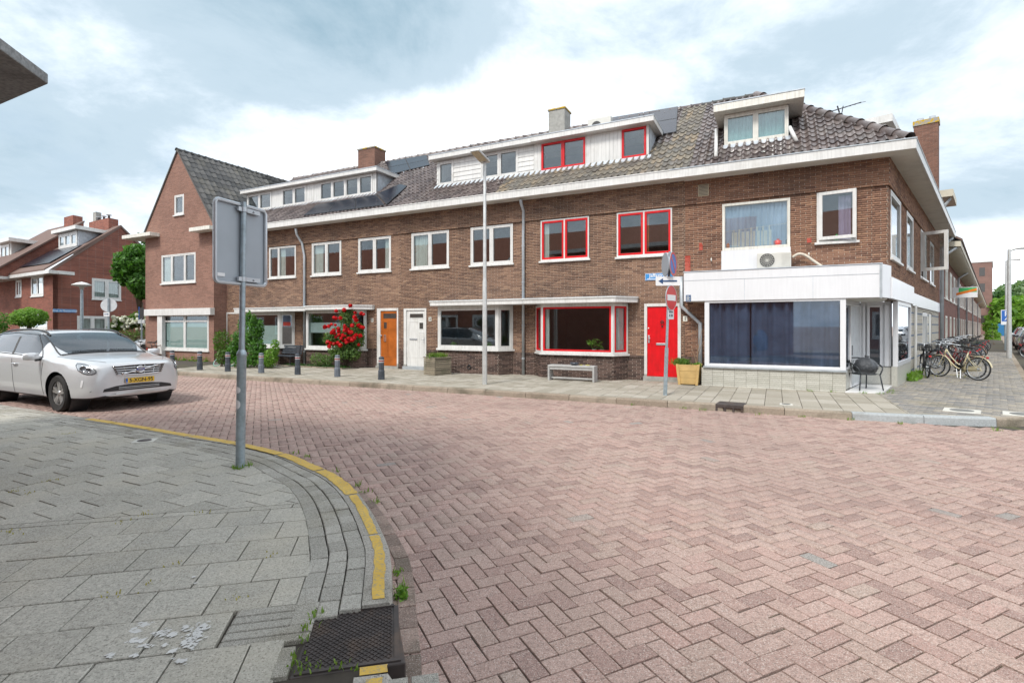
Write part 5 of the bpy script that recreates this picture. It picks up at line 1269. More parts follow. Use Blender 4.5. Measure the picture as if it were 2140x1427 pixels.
# garden chair with a filled bin bag
ch = thing('garden_chair', 'dark tubular garden chair holding a bin bag at the shop porch', 'chair', wA(4.98, .02, SW+.03), ROTA+R(28))
dk = plain('chair_metal', (.035, .04, .045), .45, .2)
for x, y, tx, ty in ((-.22, -.2, -.27, -.24), (.22, -.2, .27, -.24), (-.2, .2, -.24, .27), (.2, .2, .24, .27)): MB().tube([(x, y, .36), (tx, ty, 0)], .014, 8).obj('leg', dk, ch, smooth=True)
MB().tube([(.24*math.cos(R(a)), .23*math.sin(R(a)), .36) for a in range(0, 360, 30)], .013, 8, True).obj('seat_ring', dk, ch, smooth=True)
arm = [(-.22, -.21, .36), (-.28, -.20, .50), (-.30, -.05, .58), (-.27, .16, .64), (-.12, .29, .70), (.12, .29, .70), (.27, .16, .64), (.30, -.05, .58), (.28, -.20, .50), (.22, -.21, .36)]
MB().tube(smooth_path(arm, 4), .015, 8).obj('arm_hoop', dk, ch, smooth=True)
for a in range(20, 165, 9):
    x = .29*math.cos(R(a)); y = .29*math.sin(R(a)); MB().tube([(x*.78, y*.78, .36), (x*1.0, y*1.0, .66)], .005, 5).obj('back_wire', dk, ch)
for a in range(-4, 5): MB().tube([(a*.05, -.2, .362), (a*.05, .2, .362)], .004, 5).obj('seat_wire', dk, ch)
bagm = NB('bin_bag'); bagm.set(.32, 0, .6); bagm.col((.045, .05, .058)); bagm.bump(bagm.noise(9, 6, .7), .9, .05)
mb = MB().lathe([(.001, 0), (.16, .01), (.22, .09), (.235, .18), (.20, .29), (.11, .37), (.03, .40), (.05, .44), (.001, .45)], (0, 0, 0), 26)
mb.v = [(x*(1+.10*math.sin(7*math.atan2(y, x)+z*9)+.05*math.sin(13*math.atan2(y, x)-z*15))+.05*z, y*(1+.1*math.sin(5*math.atan2(y, x)+z*11)), z*.95) for x, y, z in mb.v]
bg_ = mb.obj('bin_bag', bagm.m, smooth=True, label='filled dark plastic bin bag lying in the garden chair', cat='bag'); bg_.location = wA(4.98, .03, SW+.03+.365); bg_.rotation_euler = (R(8), R(14), 1.0)
# air conditioner on the shop canopy, its hose
acb = rectA(1582, 527.6, 1653.6, 563.8, .27); ac = thing('air_conditioner', 'cream outdoor air conditioner unit on the white shop canopy', 'air conditioner', wA((acb[0]+acb[1])/2, .27, fzt+.02), ROTA)
hw = (acb[1]-acb[0])/2; hh = .40; aw = plain('ac_enamel', (.62, .61, .56), .4, var=.06, dirt=((.45, .42, .36), 3, .4))
MB().box(-hw, hw, 0, .24, .03, hh).obj('casing', aw, ac, bevel=.012)
MB().lathe([(.001, -.002), (.165, -.002), (.165, .003), (.001, .003)], (-.14*hw/.35, 0, .215), 28, 'y').obj('fan_opening', plain('fan_dark', (.05, .05, .05), .6), ac)
for i in range(9): MB().tube([(-.14*hw/.35+.16*math.cos(t), -.006, .215+.16*math.sin(t)) for t in ([R(-88+22*i)] + [R(-88+22*i+180)])], .0035, 5).obj('guard_wire', aw, ac) if i < 8 else None
for r_ in (.05, .09, .13, .165): MB().tube([(-.14*hw/.35+r_*math.cos(R(a)), -.008, .215+r_*math.sin(R(a))) for a in range(0, 360, 15)], .003, 5, True).obj('guard_ring', aw, ac)
for i in range(12): MB().box(hw*.45, hw*.93, -.004, .0, .06+.026*i, .07+.026*i).obj('louvre', aw, ac)
for x in (-.7, .7): MB().box(x*hw-.03, x*hw+.03, .0, .24, 0, .029).obj('foot', blackm, ac)
HP = [(1656, 538), (1668, 531), (1682, 533), (1700, 545), (1718, 557)]; P_ = []
for i, (u, v) in enumerate(HP): s, z = FA(u, v, .14); P_.append(wA(s, .14, z))
MB().tube(smooth_path(P_, 5), .03, 8).obj('ac_hose', plain('hose_white', (.66, .60, .50), .6), smooth=True, label='white insulated air conditioner hose lying along the brick wall', cat='hose')
# gullies and covers
iron = plain('cast_iron', (.075, .062, .058), .6, .3, var=.25, scale=12, dirt=((.16, .10, .06), 6, .5))
gl = thing('drain_cover', 'rusty ribbed iron kerb drain lid in the near pavement', 'drain cover', (-.78, 2.51, SW-.032), R(13)); 
MB().prism([(-.235, -.255), (.255, -.255), (.215, .255), (-.19, .255)], -.13, .012).obj('box', iron, gl, bevel=.008)
mb = MB()
for i in range(-16, 17):
    for sg in (1, -1):
        a = Vector((i*.030, -.24, 0)); b = Vector((i*.030+sg*.48*.62, .24, 0)); a.x -= sg*.15
        P = clip_half(clip_half([(a.x-.002, a.y), (a.x+.002, a.y), (b.x+.002, b.y), (b.x-.002, b.y)], (.195, 0), (1, 0)), (-.205, 0), (-1, 0))
        if len(P) > 2: mb.prism(P, .0121, .0165 if sg > 0 else .0162)
mb.obj('ribs', iron, gl, kind='stuff')
for a in ((-.215, .235, -.245, -.225), (-.185, .205, .225, .245)): MB().box(*a, .0121, .02).obj('lid_rim', iron, gl)
MB().box(.205, .228, -.224, .224, .0121, .02).obj('lid_rim', iron, gl)
for i, y in enumerate((-.05, .07)): text_obj(('NERING BÖGEL', 'AFVOER')[i] if False else '- - - - -', .05, iron, gl, Matrix.Translation((0, y, .017)), 'cast_mark') if False else None
g2 = thing('drain_cover', 'dark iron gully with three slots in the far kerb', 'drain cover', (4.06, 9.70, 0), ROTA-R(5))
MB().box(-.24, .24, -.03, .40, SW-.05, SW+.012).obj('lid', iron, g2, bevel=.006)
for i in range(4): MB().box(-.24+.147*i, -.24+.147*i+.039, -.03, .05, -.01, SW-.0505).obj('bar', iron, g2)
MB().box(-.238, .238, .06, .10, -.02, SW-.052).obj('back', blackm, g2)
for (u, v, w_, lab, rot, sq) in ((2010, 858, .50, 'white square stone with oval water cover near the corner kerb', -43, 1), (1643, 845, .22, 'small white square valve cover in the far pavement', -27, 1), (302, 921, .24, 'small white rimmed valve cover in the near pavement', 20, 0), (2138, 866, .5, 'white square stone cut by the right picture edge', -43, 1)):
    p = G(u, v, SW); t = thing('valve_cover', lab, 'cover', (p.x, p.y, SW-.02), R(rot))
    MB().box(-w_/2, w_/2, -w_/2, w_/2, 0, .026).obj('stone', plain('pale_stone', (.56, .55, .50), .8, var=.1, scale=12, dirt=((.35, .33, .28), 6, .5)), t, bevel=.004)
    MB().lathe([(.001, .027), (w_*.33, .027), (w_*.33, .031), (.001, .031)], (0, 0, 0), 24).obj('lid', iron if not sq else MT['lid_grey'] if 'lid_grey' in MT else plain('lid_grey', (.18, .18, .17), .7, .2, var=.2), t)
# wall ring and grate on the white bay
s, z = FA(981, 767, NBAY); wr = houseA('mooring_ring', 'small black ring and grate low on the bay of the white door house', s); wr['category'] = 'ring'
MB().tube([(s+.06*math.cos(R(a)), -NBAY-.02, z+.055*math.sin(R(a))) for a in range(0, 360, 20)], .013, 8, True).obj('ring', blackm, wr, smooth=True); MB().box(s-.03, s+.03, -NBAY-.02, -NBAY, z+.03, z+.08).obj('bracket', blackm, wr)
# ---- solar panels
k = NB('solar_cell'); k.set(.22, 0, .35, .0); k.col(k.ramp(k.noise(1.5, 2), [(.3, (.010, .013, .022)), (.7, (.018, .022, .034))])); solar_m = k.m
def solar(corners, nx, nz, lab, up=.09):
    """panels laid on the roof slope; corners: photo points of the array's outline (bottom-left, bottom-right, top-right, top-left)"""
    C_ = []
    for u, v in corners: s, n = roof_hit(u, v, up); d = (EAVE_N-n)/math.cos(PITCH); C_.append((s, d))
    for i in range(nx):
        for j in range(nz):
            f = lambda a, b: [((C_[0][q]*(1-a)+C_[1][q]*a)*(1-b)+(C_[3][q]*(1-a)+C_[2][q]*a)*b) for q in (0, 1)]
            q4 = [f((i+a)/nx, (j+b)/nz) for a, b in ((0, 0), (1, 0), (1, 1), (0, 1))]; c = [sum(q[k_] for q in q4)/4 for k_ in (0, 1)]
            M = ROOFM(c[0], c[1]); wl = wA(M.translation.x, -M.translation.y, M.translation.z)
            t = thing('solar_panel', lab(i, j), 'solar panel', wl, ROTA, 'solar panels on the terrace roof')
            Q = [((q[0]-c[0])*.985, (q[1]-c[1])*.985) for q in q4]; R3 = Matrix.Rotation(PITCH, 4, 'X')
            MB().add([tuple(R3 @ Vector((x, y, up-.035))) for x, y in Q]+[tuple(R3 @ Vector((x, y, up))) for x, y in Q], [(0, 3, 2, 1), (4, 5, 6, 7), (0, 1, 5, 4), (1, 2, 6, 5), (2, 3, 7, 6), (3, 0, 4, 7)]).obj('frame', blackm, t)
            Q2 = [(x*.965, y*.965) for x, y in Q]; MB().quad(*[tuple(R3 @ Vector((x, y, up+.002))) for x, y in Q2]).obj('glass_face', solar_m, t)
            for fx in (-.3, .3): p = R3 @ Vector((Q[1][0]*2*fx, Q[0][1]*.8, .03)); MB().box(p.x-.03, p.x+.03, p.y-.03, p.y+.03, p.z-.03, p.z+.03).obj('bracket', alu, t)
ords = ['left', 'middle', 'right']
solar([(636, 450), (806, 428), (789, 406), (664, 427)], 3, 1, lambda i, j: 'black solar panel under the left dormer, %s of three' % ords[i])
solar([(810, 427.5), (853, 388), (838, 384), (789, 405)], 1, 1, lambda i, j: 'black solar panel right of the left dormer, beside its cheek')
solar([(820, 363.6), (900, 344.5), (893, 324), (806, 338)], 2, 2, lambda i, j: 'black solar panel near the ridge between the two dormers, %s %s' % (('lower', 'upper')[j], ('left', 'right')[i]))
solar([(1290, 297), (1414.5, 275.5), (1417.8, 222.6), (1277, 246)], 2, 2, lambda i, j: 'black solar panel above the red windowed dormer, %s %s' % (('lower', 'upper')[j], ('left', 'right')[i]))
# second air conditioner behind the dormer and the aerial
sA, zA = FA(1252, 246, -2.6); t = thing('air_conditioner', 'cream air conditioner behind the red windowed dormer on the roof', 'air conditioner', wA(sA, -2.6, roof_z(-2.6)+.05), ROTA)
MB().box(-.4, .4, 0, .25, .03, zA-roof_z(-2.6)-.05).obj('casing', aw, t, bevel=.012); MB().lathe([(.001, -.002), (.17, -.002), (.17, .003), (.001, .003)], (-.1, 0, (zA-roof_z(-2.6))*.45), 24, 'y').obj('fan_opening', MT['fan_dark'], t)
NQ = -2.2; a0 = FA(1757, 236, NQ); an = thing('tv_antenna', 'thin television aerial above the corner roof', 'antenna', wA(a0[0], NQ, 7.2), ROTA)
Pm = lambda u, v: (FA(u, v, NQ)[0]-a0[0], 0, FA(u, v, NQ)[1]-7.2)
MB().tube([(0, 0, 0), Pm(1750, 222)], .018, 6).obj('mast', blackm, an); MB().tube([Pm(1757, 250), Pm(1762, 222)], .012, 6).obj('strut', blackm, an); MB().tube([Pm(1715, 240), Pm(1800, 214)], .012, 6).obj('boom', blackm, an)
for i in range(9): p = Vector(Pm(1718+i*10, 239-i*3)); MB().tube([p+Vector((-.08, .3, .10)), p-Vector((-.08, .3, .10))], .006, 5).obj('element', blackm, an)
# ------------------------------------------------------------------ the parked car and the other vehicles
from mathutils.bvhtree import BVHTree
SX, SZ = 1.039, .90
STN = [  # x, half section from the underside's middle to the roof's middle
 (.855, [(0, .31), (.34, .31), (.42, .36), (.46, .52), (.46, .70), (.42, .86), (.34, .925), (.20, .945), (0, .955)]),
 (.845, [(0, .28), (.50, .28), (.60, .33), (.65, .51), (.64, .71), (.59, .88), (.48, .955), (.29, .978), (0, .988)]),
 (.760, [(0, .26), (.64, .26), (.73, .30), (.775, .50), (.765, .73), (.70, .925), (.58, .995), (.34, 1.02), (0, 1.028)]),
 (.560, [(0, .24), (.78, .25), (.845, .30), (.875, .50), (.87, .745), (.815, .965), (.68, 1.04), (.39, 1.065), (0, 1.072)]),
 (.340, [(0, .24), (.86, .25), (.90, .30), (.925, .50), (.92, .76), (.875, .995), (.73, 1.065), (.42, 1.09), (0, 1.096)]),
 (0.00, [(0, .24), (.88, .25), (.915, .30), (.945, .49), (.945, .78), (.905, 1.02), (.77, 1.095), (.44, 1.12), (0, 1.127)]),
 (-.16, [(0, .24), (.88, .25), (.91, .29), (.942, .49), (.942, .79), (.915, 1.03), (.80, 1.112), (.48, 1.142), (0, 1.150)]),
 (-.30, [(0, .24), (.88, .25), (.90, .29), (.937, .49), (.938, .80), (.920, 1.045), (.84, 1.125), (.64, 1.155), (0, 1.175)]),
 (-.42, [(0, .24), (.88, .25), (.90, .29), (.932, .49), (.936, .805), (.922, 1.055), (.87, 1.125), (.74, 1.215), (0, 1.25)]),
 (-.78, [(0, .24), (.88, .25), (.90, .29), (.930, .49), (.936, .81), (.924, 1.065), (.885, 1.13), (.725, 1.45), (0, 1.495)]),
 (-1.16, [(0, .24), (.88, .25), (.90, .29), (.930, .49), (.938, .82), (.926, 1.075), (.89, 1.14), (.70, 1.625), (0, 1.66)]),
 (-1.30, [(0, .24), (.88, .25), (.90, .29), (.930, .49), (.938, .82), (.926, 1.077), (.89, 1.142), (.695, 1.645), (0, 1.685)]),
 (-1.80, [(0, .24), (.88, .25), (.90, .29), (.932, .49), (.940, .83), (.928, 1.09), (.89, 1.155), (.69, 1.67), (0, 1.71)]),
 (-2.40, [(0, .24), (.88, .25), (.905, .30), (.938, .50), (.945, .85), (.932, 1.105), (.89, 1.17), (.68, 1.665), (0, 1.71)]),
 (-2.85, [(0, .24), (.88, .26), (.91, .31), (.942, .51), (.945, .87), (.925, 1.12), (.88, 1.185), (.665, 1.64), (0, 1.69)]),
 (-3.25, [(0, .28), (.86, .29), (.89, .34), (.925, .53), (.93, .89), (.905, 1.14), (.85, 1.205), (.645, 1.59), (0, 1.64)]),
 (-3.50, [(0, .30), (.80, .32), (.84, .37), (.88, .55), (.885, .90), (.86, 1.14), (.79, 1.215), (.60, 1.53), (0, 1.58)]),
 (-3.66, [(0, .34), (.68, .35), (.74, .40), (.80, .56), (.80, .90), (.76, 1.10), (.66, 1.19), (.50, 1.22), (0, 1.24)]),
 (-3.70, [(0, .40), (.50, .40), (.58, .45), (.66, .58), (.66, .86), (.60, 1.02), (.50, 1.10), (.36, 1.13), (0, 1.15)])]
car_paint = plain('pearl_white_paint', (.60, .615, .63), .30, .25, var=.01, coat=1., spec=.5)
car_paint.node_tree.nodes['Principled BSDF'].inputs['Coat Roughness'].default_value = .03
car_dark = plain('car_black_trim', (.02, .021, .023), .45)
chrome = plain('chrome', (.72, .73, .75), .12, 1., var=.03)
alloy = plain('alloy_wheel', (.46, .45, .44), .3, .7, var=.06)
tyre_m = plain('tyre', (.024, .023, .022), .82, var=.25, scale=30, bump=.5)
lampglass = glass_mat('lamp_glass', (.9, .93, .95), .12); plate_y = plain('plate_yellow', (.80, .50, .03), .4, var=.03)
def car_body():
    V = []; F = []; mats = []; n = 9
    ring = []
    for x, half in STN:
        pts = [(x*SX, -y*SX, z*SZ) for y, z in half]+[(x*SX, y*SX, z*SZ) for y, z in half[-2:0:-1]]
        ring.append(list(range(len(V), len(V)+len(pts)))); V += pts
    m = len(ring[0])                       # 16 round
    for i in range(len(ring)-1):
        for j in range(m):
            a, b = ring[i][j], ring[i][(j+1) % m]; c, d = ring[i+1][(j+1) % m], ring[i+1][j]
            F.append((a, b, c, d)); k_ = j if j < 8 else 15-j     # strip index from underside
            x0 = STN[i][0]; x1 = STN[i+1][0]; mt = 0
            if k_ == 7 and -.30 >= x0 and x1 >= -1.16: mt = 1                        # windscreen
            if k_ == 6 and x0 <= -.78 and x1 >= -3.26: mt = 2                        # side glass
            if k_ == 7 and x0 <= -3.4 and x1 >= -3.67: mt = 3                         # rear window
            if k_ in (0,): mt = 4
            if k_ == 1 : mt = 4
            mats.append(mt)
    for rg_, rv in ((ring[0], 1), (ring[-1], -1)):
        for j in range(1, 7): F.append((rg_[j], rg_[16-j], rg_[15-j], rg_[j+1])[::rv]); mats.append(0)
        F.append((rg_[0], rg_[15], rg_[1])[::rv]); F.append((rg_[7], rg_[9], rg_[8])[::rv]); mats += [0, 0]
    me = bpy.data.meshes.new('tmp'); me.from_pydata(V, [], F)
    for _ in range(5): me.materials.append(car_paint)
    me.polygons.foreach_set('material_index', mats); me.update()
    at_ = me.attributes.new('crease_edge', 'FLOAT', 'EDGE'); ci = {}
    for i, (x, _) in enumerate(STN):
        for j in range(16): ci[ring[i][j]] = (i, j if j <= 8 else 16-j)
    for e_ in me.edges:
        (i0, j0), (i1, j1) = ci[e_.vertices[0]], ci[e_.vertices[1]]
        if i0 != i1 and j0 == j1 and ring[i0][j0 if e_.vertices[0] in ring[i0][:9] else 16-j0] == e_.vertices[0]:
            x = STN[i0][0]; at_.data[e_.index].value = .55 if (j0 == 5 and x < .4) else .45 if (j0 == 6 and x < -.3) else .35 if j0 == 6 else .5 if j0 == 2 else .4 if (j0 == 7 and x < -.3) else 0.
    o = bpy.data.objects.new('tmp', me); COL.objects.link(o); md = o.modifiers.new('s', 'SUBSURF'); md.levels = 3; md.render_levels = 3
    bpy.context.view_layer.update()
    ev = o.evaluated_get(bpy.context.evaluated_depsgraph_get()); em = ev.to_mesh()
    VV = [v.co.copy() for v in em.vertices]; FF = [tuple(p.vertices) for p in em.polygons]; MI = [p.material_index for p in em.polygons]
    ev.to_mesh_clear(); bpy.data.objects.remove(o); bpy.data.meshes.remove(me)
    return VV, FF, MI
CV, CF, CM = car_body()
BVH = BVHTree.FromPolygons(CV, CF)
WR, WRF = .365*.93, .43                          # wheel and arch radius
AX = [(0., .335), (-2.774*SX, .335)]
def arch_cut(VV, FF, MI):
    VV = [v.copy() for v in VV]; kill = set(); keep = []
    def rad(v):
        best = None
        for ax, az in AX:
            d = math.hypot((v.x-ax), (v.z-az)*1.04)
            if best is None or d < best[0]: best = (d, ax, az)
        return best
    for i, f in enumerate(FF):
        c = sum((VV[k_] for k_ in f), Vector())/len(f); r = rad(c)
        if r[0] < WRF and abs(c.y) > .62: kill.add(i)
    used = {}
    for i in kill:
        for k_ in FF[i]: used.setdefault(k_, 0)
    for i, f in enumerate(FF):
        if i not in kill:
            for k_ in f:
                if k_ in used: used[k_] = 1
    for k_, u in used.items():
        if u:
            r, ax, az = rad(VV[k_]); s = WRF/max(r, 1e-4)
            if .6 < s < 1.4: VV[k_].x = ax+(VV[k_].x-ax)*s; VV[k_].z = az+(VV[k_].z-az)*s
    return VV, [f for i, f in enumerate(FF) if i not in kill], [q for i, q in enumerate(MI) if i not in kill]
CV2, CF2, CM2 = arch_cut(CV, CF, CM)
def sub_mesh(idx, name, mat, parent, test=None):
    mp = {}; F = []
    for f, q in zip(CF2, CM2):
        if q not in idx: continue
        if test and not test(sum((CV2[k_] for k_ in f), Vector())/len(f)): continue
        F.append([mp.setdefault(k_, len(mp)) for k_ in f])
    V = [None]*len(mp)
    for k_, j in mp.items(): V[j] = tuple(CV2[k_])
    mb = MB(); mb.v = V; mb.f = [tuple(f) for f in F]; return mb.obj(name, mat, parent, smooth=True)
def cast(o, d, off=.006):
    p, nr, _, _ = BVH.ray_cast(Vector(o), Vector(d).normalized())
    if p is None: return None
    if nr.dot(Vector(d)) > 0: nr = -nr
    return p+nr*off
def patch(top, bot, d=(-1, 0, 0), off=.006, rows=5, start=3.0):
    """sheet between two outlines given as (y, z) points, dropped on to the body along d"""
    d = Vector(d).normalized(); P = []
    for i in range(rows+1):
        t = i/rows; r = []
        for a, b in zip(top, bot):
            y, z = a[0]*(1-t)+b[0]*t, a[1]*(1-t)+b[1]*t
            base = Vector((.55, y, z)); q = cast(base-d*start, d, off)
            r.append(q if q is not None else base)
        P.append(r)
    return MB().grid(P)
def side_line(pts, parent, r=.004, name='seam', sgn=-1, mat=None, off=.001):
    P = [cast((x, sgn*3, z), (0, -sgn, 0), off) for x, z in pts]; P = [p for p in P if p is not None]
    if len(P) > 1: return MB().tube(P, r, 5).obj(name, mat or car_dark, parent)
def lerp_path(P, n=6):
    o = []
    for a, b in zip(P, P[1:]): o += [(a[0]+(b[0]-a[0])*k_/n, a[1]+(b[1]-a[1])*k_/n) for k_ in range(n)]
    return o+[P[-1]]
def wheel(parent, ax, y, az, sgn, detail=True):
    w = MB().lathe([(WR*.66, -.10), (WR*.93, -.115), (WR, -.085), (WR, .085), (WR*.93, .115), (WR*.66, .10)], (0, 0, 0), 40, 'y', True).obj('wheel', tyre_m, parent, smooth=True, auto=35)
    w.location = (ax, y, az)
    MB().lathe([(WR*.67, .10), (WR*.67, -.08), (WR*.62, -.09), (WR*.60, .02), (.001, .03)], (0, 0, 0), 32, 'y').obj('rim_barrel', alloy if sgn < 0 else alloy, w, smooth=True, auto=35)
    mb = MB()
    for k_ in range(5):
        a = 2*math.pi*k_/5+.3
        for da in (-.16, .16):
            c, s = math.cos(a+da), math.sin(a+da); t = Vector((-s, 0, c)); r0, r1 = .06, WR*.64; u = Vector((c, 0, s)); yy = sgn*.075
            mb.hexa([u*r0-t*.025+Vector((0, yy*.6, 0)), u*r1-t*.028+Vector((0, yy*.75, 0)), u*r1+t*.028+Vector((0, yy*.75, 0)), u*r0+t*.025+Vector((0, yy*.6, 0))],
                    [u*r0-t*.02+Vector((0, yy*1.05, 0)), u*r1-t*.02+Vector((0, yy*1.2, 0)), u*r1+t*.02+Vector((0, yy*1.2, 0)), u*r0+t*.02+Vector((0, yy*1.05, 0))])
    mb.obj('rim', alloy, w); MB().lathe([(.001, sgn*.085), (.055, sgn*.08), (.06, sgn*.03)], (0, 0, 0), 16, 'y').obj('hub_cap', alloy, w, smooth=True)
    for k_ in range(5): a = 2*math.pi*k_/5; MB().cyl((.085*math.cos(a), sgn*.04, .085*math.sin(a)), (.085*math.cos(a), sgn*.07, .085*math.sin(a)), .011, n=6).obj('wheel_nut', car_dark, w)
    return w
def HLD(sg): return Vector((-.72, -sg*.69, 0))
def make_car(name, label, loc, rot, full=True, paint=None, group=None):
    t = thing(name, label, 'car', loc, rot, group)
    body = sub_mesh((0,), 'body', paint or car_paint, t); sub_mesh((4,), 'underbody', car_dark, t)
    ws = sub_mesh((1,), 'windscreen', glass_dark, t)
    for sg in (-1, 1): sub_mesh((2,), 'side_window', side_glass, t, lambda c: c.y*sg > 0)
    sub_mesh((3,), 'rear_window', glass_dark, t)
    mbi = MB(); mbi.box(-3.3, -.75, -.78, .78, .35, .93); mbi.box(-.95, -.45, -.75, .75, .5, 1.0)
    for y in (-.4, .4): mbi.box(-1.95, -1.75, y-.24, y+.24, .9, 1.27); mbi.box(-1.9, -1.82, y-.11, y+.11, 1.27, 1.40); mbi.box(-2.95, -2.75, y-.26, y+.26, .9, 1.26)
    mbi.obj('interior', plain('car_interior', (.10, .105, .11), .8), t)
    mw = MB()
    for ax, az in AX:
        for sg in (-1, 1):
            mw.cyl((ax, sg*.62, az), (ax, sg*.90, az), WRF*.99, n=28, caps=False); mw.cyl((ax, sg*.60, az), (ax, sg*.62, az), WRF*1.0, n=28)
    mw.obj('wheel_well', car_dark, t)
    for ax, az in AX:
        for sg in (-1, 1): wheel(t, ax, sg*.84, WR, sg)
    # grille
    g = MB().grid([[p for p in r] for r in [[(0, 0, 0)]*2]*2]) if False else None
    gt = [(-.46+.092*i, .855-.02*(abs(i-5)/5)**2) for i in range(11)]; gb = [(-.40+.08*i, .665+.02*(abs(i-5)/5)**2) for i in range(11)]
    gr = patch(gt, gb, off=.004).obj('grille', car_dark, t, smooth=True)
    lv = lambda f: [(a[0]*(1-f)+b[0]*f, a[1]*(1-f)+b[1]*f) for a, b in zip(gt, gb)]
    for f in (.0, .25, .5, .75, 1.): 
        P = [cast((3, y, z), (-1, 0, 0), .016) for y, z in lv(f)]; MB().tube(P, .0085 if 0 < f < 1 else .011, 6).obj('grille_bar', chrome, gr, smooth=True)
    for i in (2, 4, 6, 8): MB().tube([cast((3, *lv(0)[i]), (-1, 0, 0), .012), cast((3, *lv(1)[i]), (-1, 0, 0), .012)], .004, 5).obj('grille_bar', chrome, gr)
    P = [cast((3, y, z), (-1, 0, 0), .026) for y, z in lerp_path([lv(.95)[1], lv(.05)[9]], 8)]; MB().tube(P, .012, 6).obj('diagonal_bar', chrome, gr, smooth=True)
    ec = cast((3, 0, .762), (-1, 0, 0), .035)
    em = MB().tube([ec+Vector((0, .066*math.cos(R(a)), .060*math.sin(R(a)))) for a in range(0, 360, 15)], .012, 8, True).obj('emblem', chrome, gr, smooth=True)
    MB().cyl(ec-Vector((.02, 0, 0)), ec+Vector((.004, 0, 0)), .055, n=24).obj('emblem_disc', plain('emblem_steel', (.45, .47, .5), .3, .6), em)
    MB().box(ec.x-.01, ec.x+.012, -.068, .068, ec.z-.017, ec.z+.017).obj('emblem_band', plain('emblem_blue', (.01, .04, .30), .3), em)
    text_obj('VOLVO', .03, chrome, em, Matrix.Translation((ec.x+.0135, 0, ec.z)) @ Matrix.Rotation(R(90), 4, 'Z') @ Matrix.Rotation(R(90), 4, 'X'), bold=.001)
    # headlights
    for sg in (-1, 1):
        top = [(sg*y, z) for y, z in ((.44, .775), (.53, .83), (.63, .868), (.73, .890), (.83, .902), (.92, .905))]; bot = [(sg*y, z) for y, z in ((.43, .735), (.52, .708), (.63, .710), (.74, .735), (.85, .785), (.93, .87))]
        hl = patch(top, bot, HLD(sg), .002, 6).obj('headlight', plain('headlight_inner', (.45, .46, .47), .25, .3), t, smooth=True)
        for cy, cz, rr in ((.60, .79, .042), (.72, .805, .052)):
            p = cast(Vector((.55, sg*cy, cz))+-HLD(sg)*3, HLD(sg), .012)
            if p is not None:
                dd = Vector((.72, sg*.69, .1)).normalized(); MB().tube([p+dd*.004+(dd.orthogonal().normalized()*math.cos(a)+dd.cross(dd.orthogonal().normalized())*math.sin(a))*rr for a in [2*math.pi*i/18 for i in range(18)]], .007, 6, True).obj('lamp_ring', chrome, hl, smooth=True); MB().cyl(p, p+dd*.006, rr*.9, n=18).obj('lamp_lens', plain('lens_dark', (.08, .085, .09), .05, spec=1.), hl)
        patch(top, bot, HLD(sg), .016, 6).obj('lamp_cover', lampglass, hl, smooth=True)
        outl = top+bot[::-1]; P = [cast(Vector((.55, y, z))+-HLD(sg)*3, HLD(sg), .006) for y, z in outl]; MB().tube([p for p in P if p], .006, 5, True).obj('lamp_edge', car_dark, hl)
        # fog slit
        patch([(sg*.69, .60), (sg*.72, .605), (sg*.745, .60)], [(sg*.72, .475), (sg*.745, .472), (sg*.77, .475)], HLD(sg), .006, 4).obj('fog_lamp', white_s, t, smooth=True)
        m_ = MB().lathe([(.001, -.13), (.07, -.12), (.085, 0), (.075, .10), (.001, .12)], (0, 0, 0), 14, 'y').xf(Matrix.Translation((-.62, sg*1.09, 1.02)) @ Matrix.Diagonal((.55, 1, .9, 1))).obj('mirror', paint or car_paint, t, smooth=True)
        MB().tube([(-.62, sg*.92, .965), (-.62, sg*1.04, .955)], .03, 8).obj('mirror_arm', car_dark, m_)
        rr_ = [BVH.ray_cast(Vector((x, sg*y, 3)), Vector((0, 0, -1)))[0]+Vector((0, 0, dz)) for x, y, dz in ((-1.05, .63, .0), (-1.25, .625, .02), (-1.7, .625, .03), (-2.2, .62, .03), (-2.8, .61, .025), (-3.3, .59, .0))]
        MB().tube(smooth_path(rr_, 5), .018, 8).obj('roof_rail', car_dark, t, smooth=True)
        for x in (-1.62, -2.62): 
            q = cast((x, sg*3, .845), (0, -sg, 0), .02)
            if q: MB().tube([q+Vector((-.09, 0, 0)), q+Vector((0, sg*.02, .004)), q+Vector((.09, 0, 0))], .015, 8).obj('door_handle', chrome, t, smooth=True)
        side_line(lerp_path([(-.52, .30), (-.56, .60), (-.50, .96)]), t, sgn=sg); side_line(lerp_path([(-1.72, .26), (-1.74, .60), (-1.80, 1.0)]), t, sgn=sg); side_line(lerp_path([(-.52, .27), (-2.4, .27)]), t, sgn=sg)
        side_line(lerp_path([(-2.42, .28), (-2.58, .62), (-2.80, 1.02)]), t, sgn=sg)
        side_line(lerp_path([(-.60, 1.0), (-1.5, 1.025), (-2.4, 1.05), (-3.2, 1.08)]), t, .008, 'window_trim', sg, car_dark, .003)
        side_line(lerp_path([(-1.85, 1.03), (-1.9, 1.2), (-1.95, 1.38)]), t, .028, 'pillar_trim', sg, car_dark, -.012); side_line(lerp_path([(-2.80, 1.06), (-2.9, 1.2), (-3.0, 1.36)]), t, .022, 'pillar_trim', sg, car_dark, -.008)
        side_line(lerp_path([(-.62, 1.0), (-.95, 1.24), (-1.25, 1.42), (-2.2, 1.455), (-3.0, 1.42), (-3.3, 1.35)]), t, .010, 'window_trim', sg, car_dark, .0)
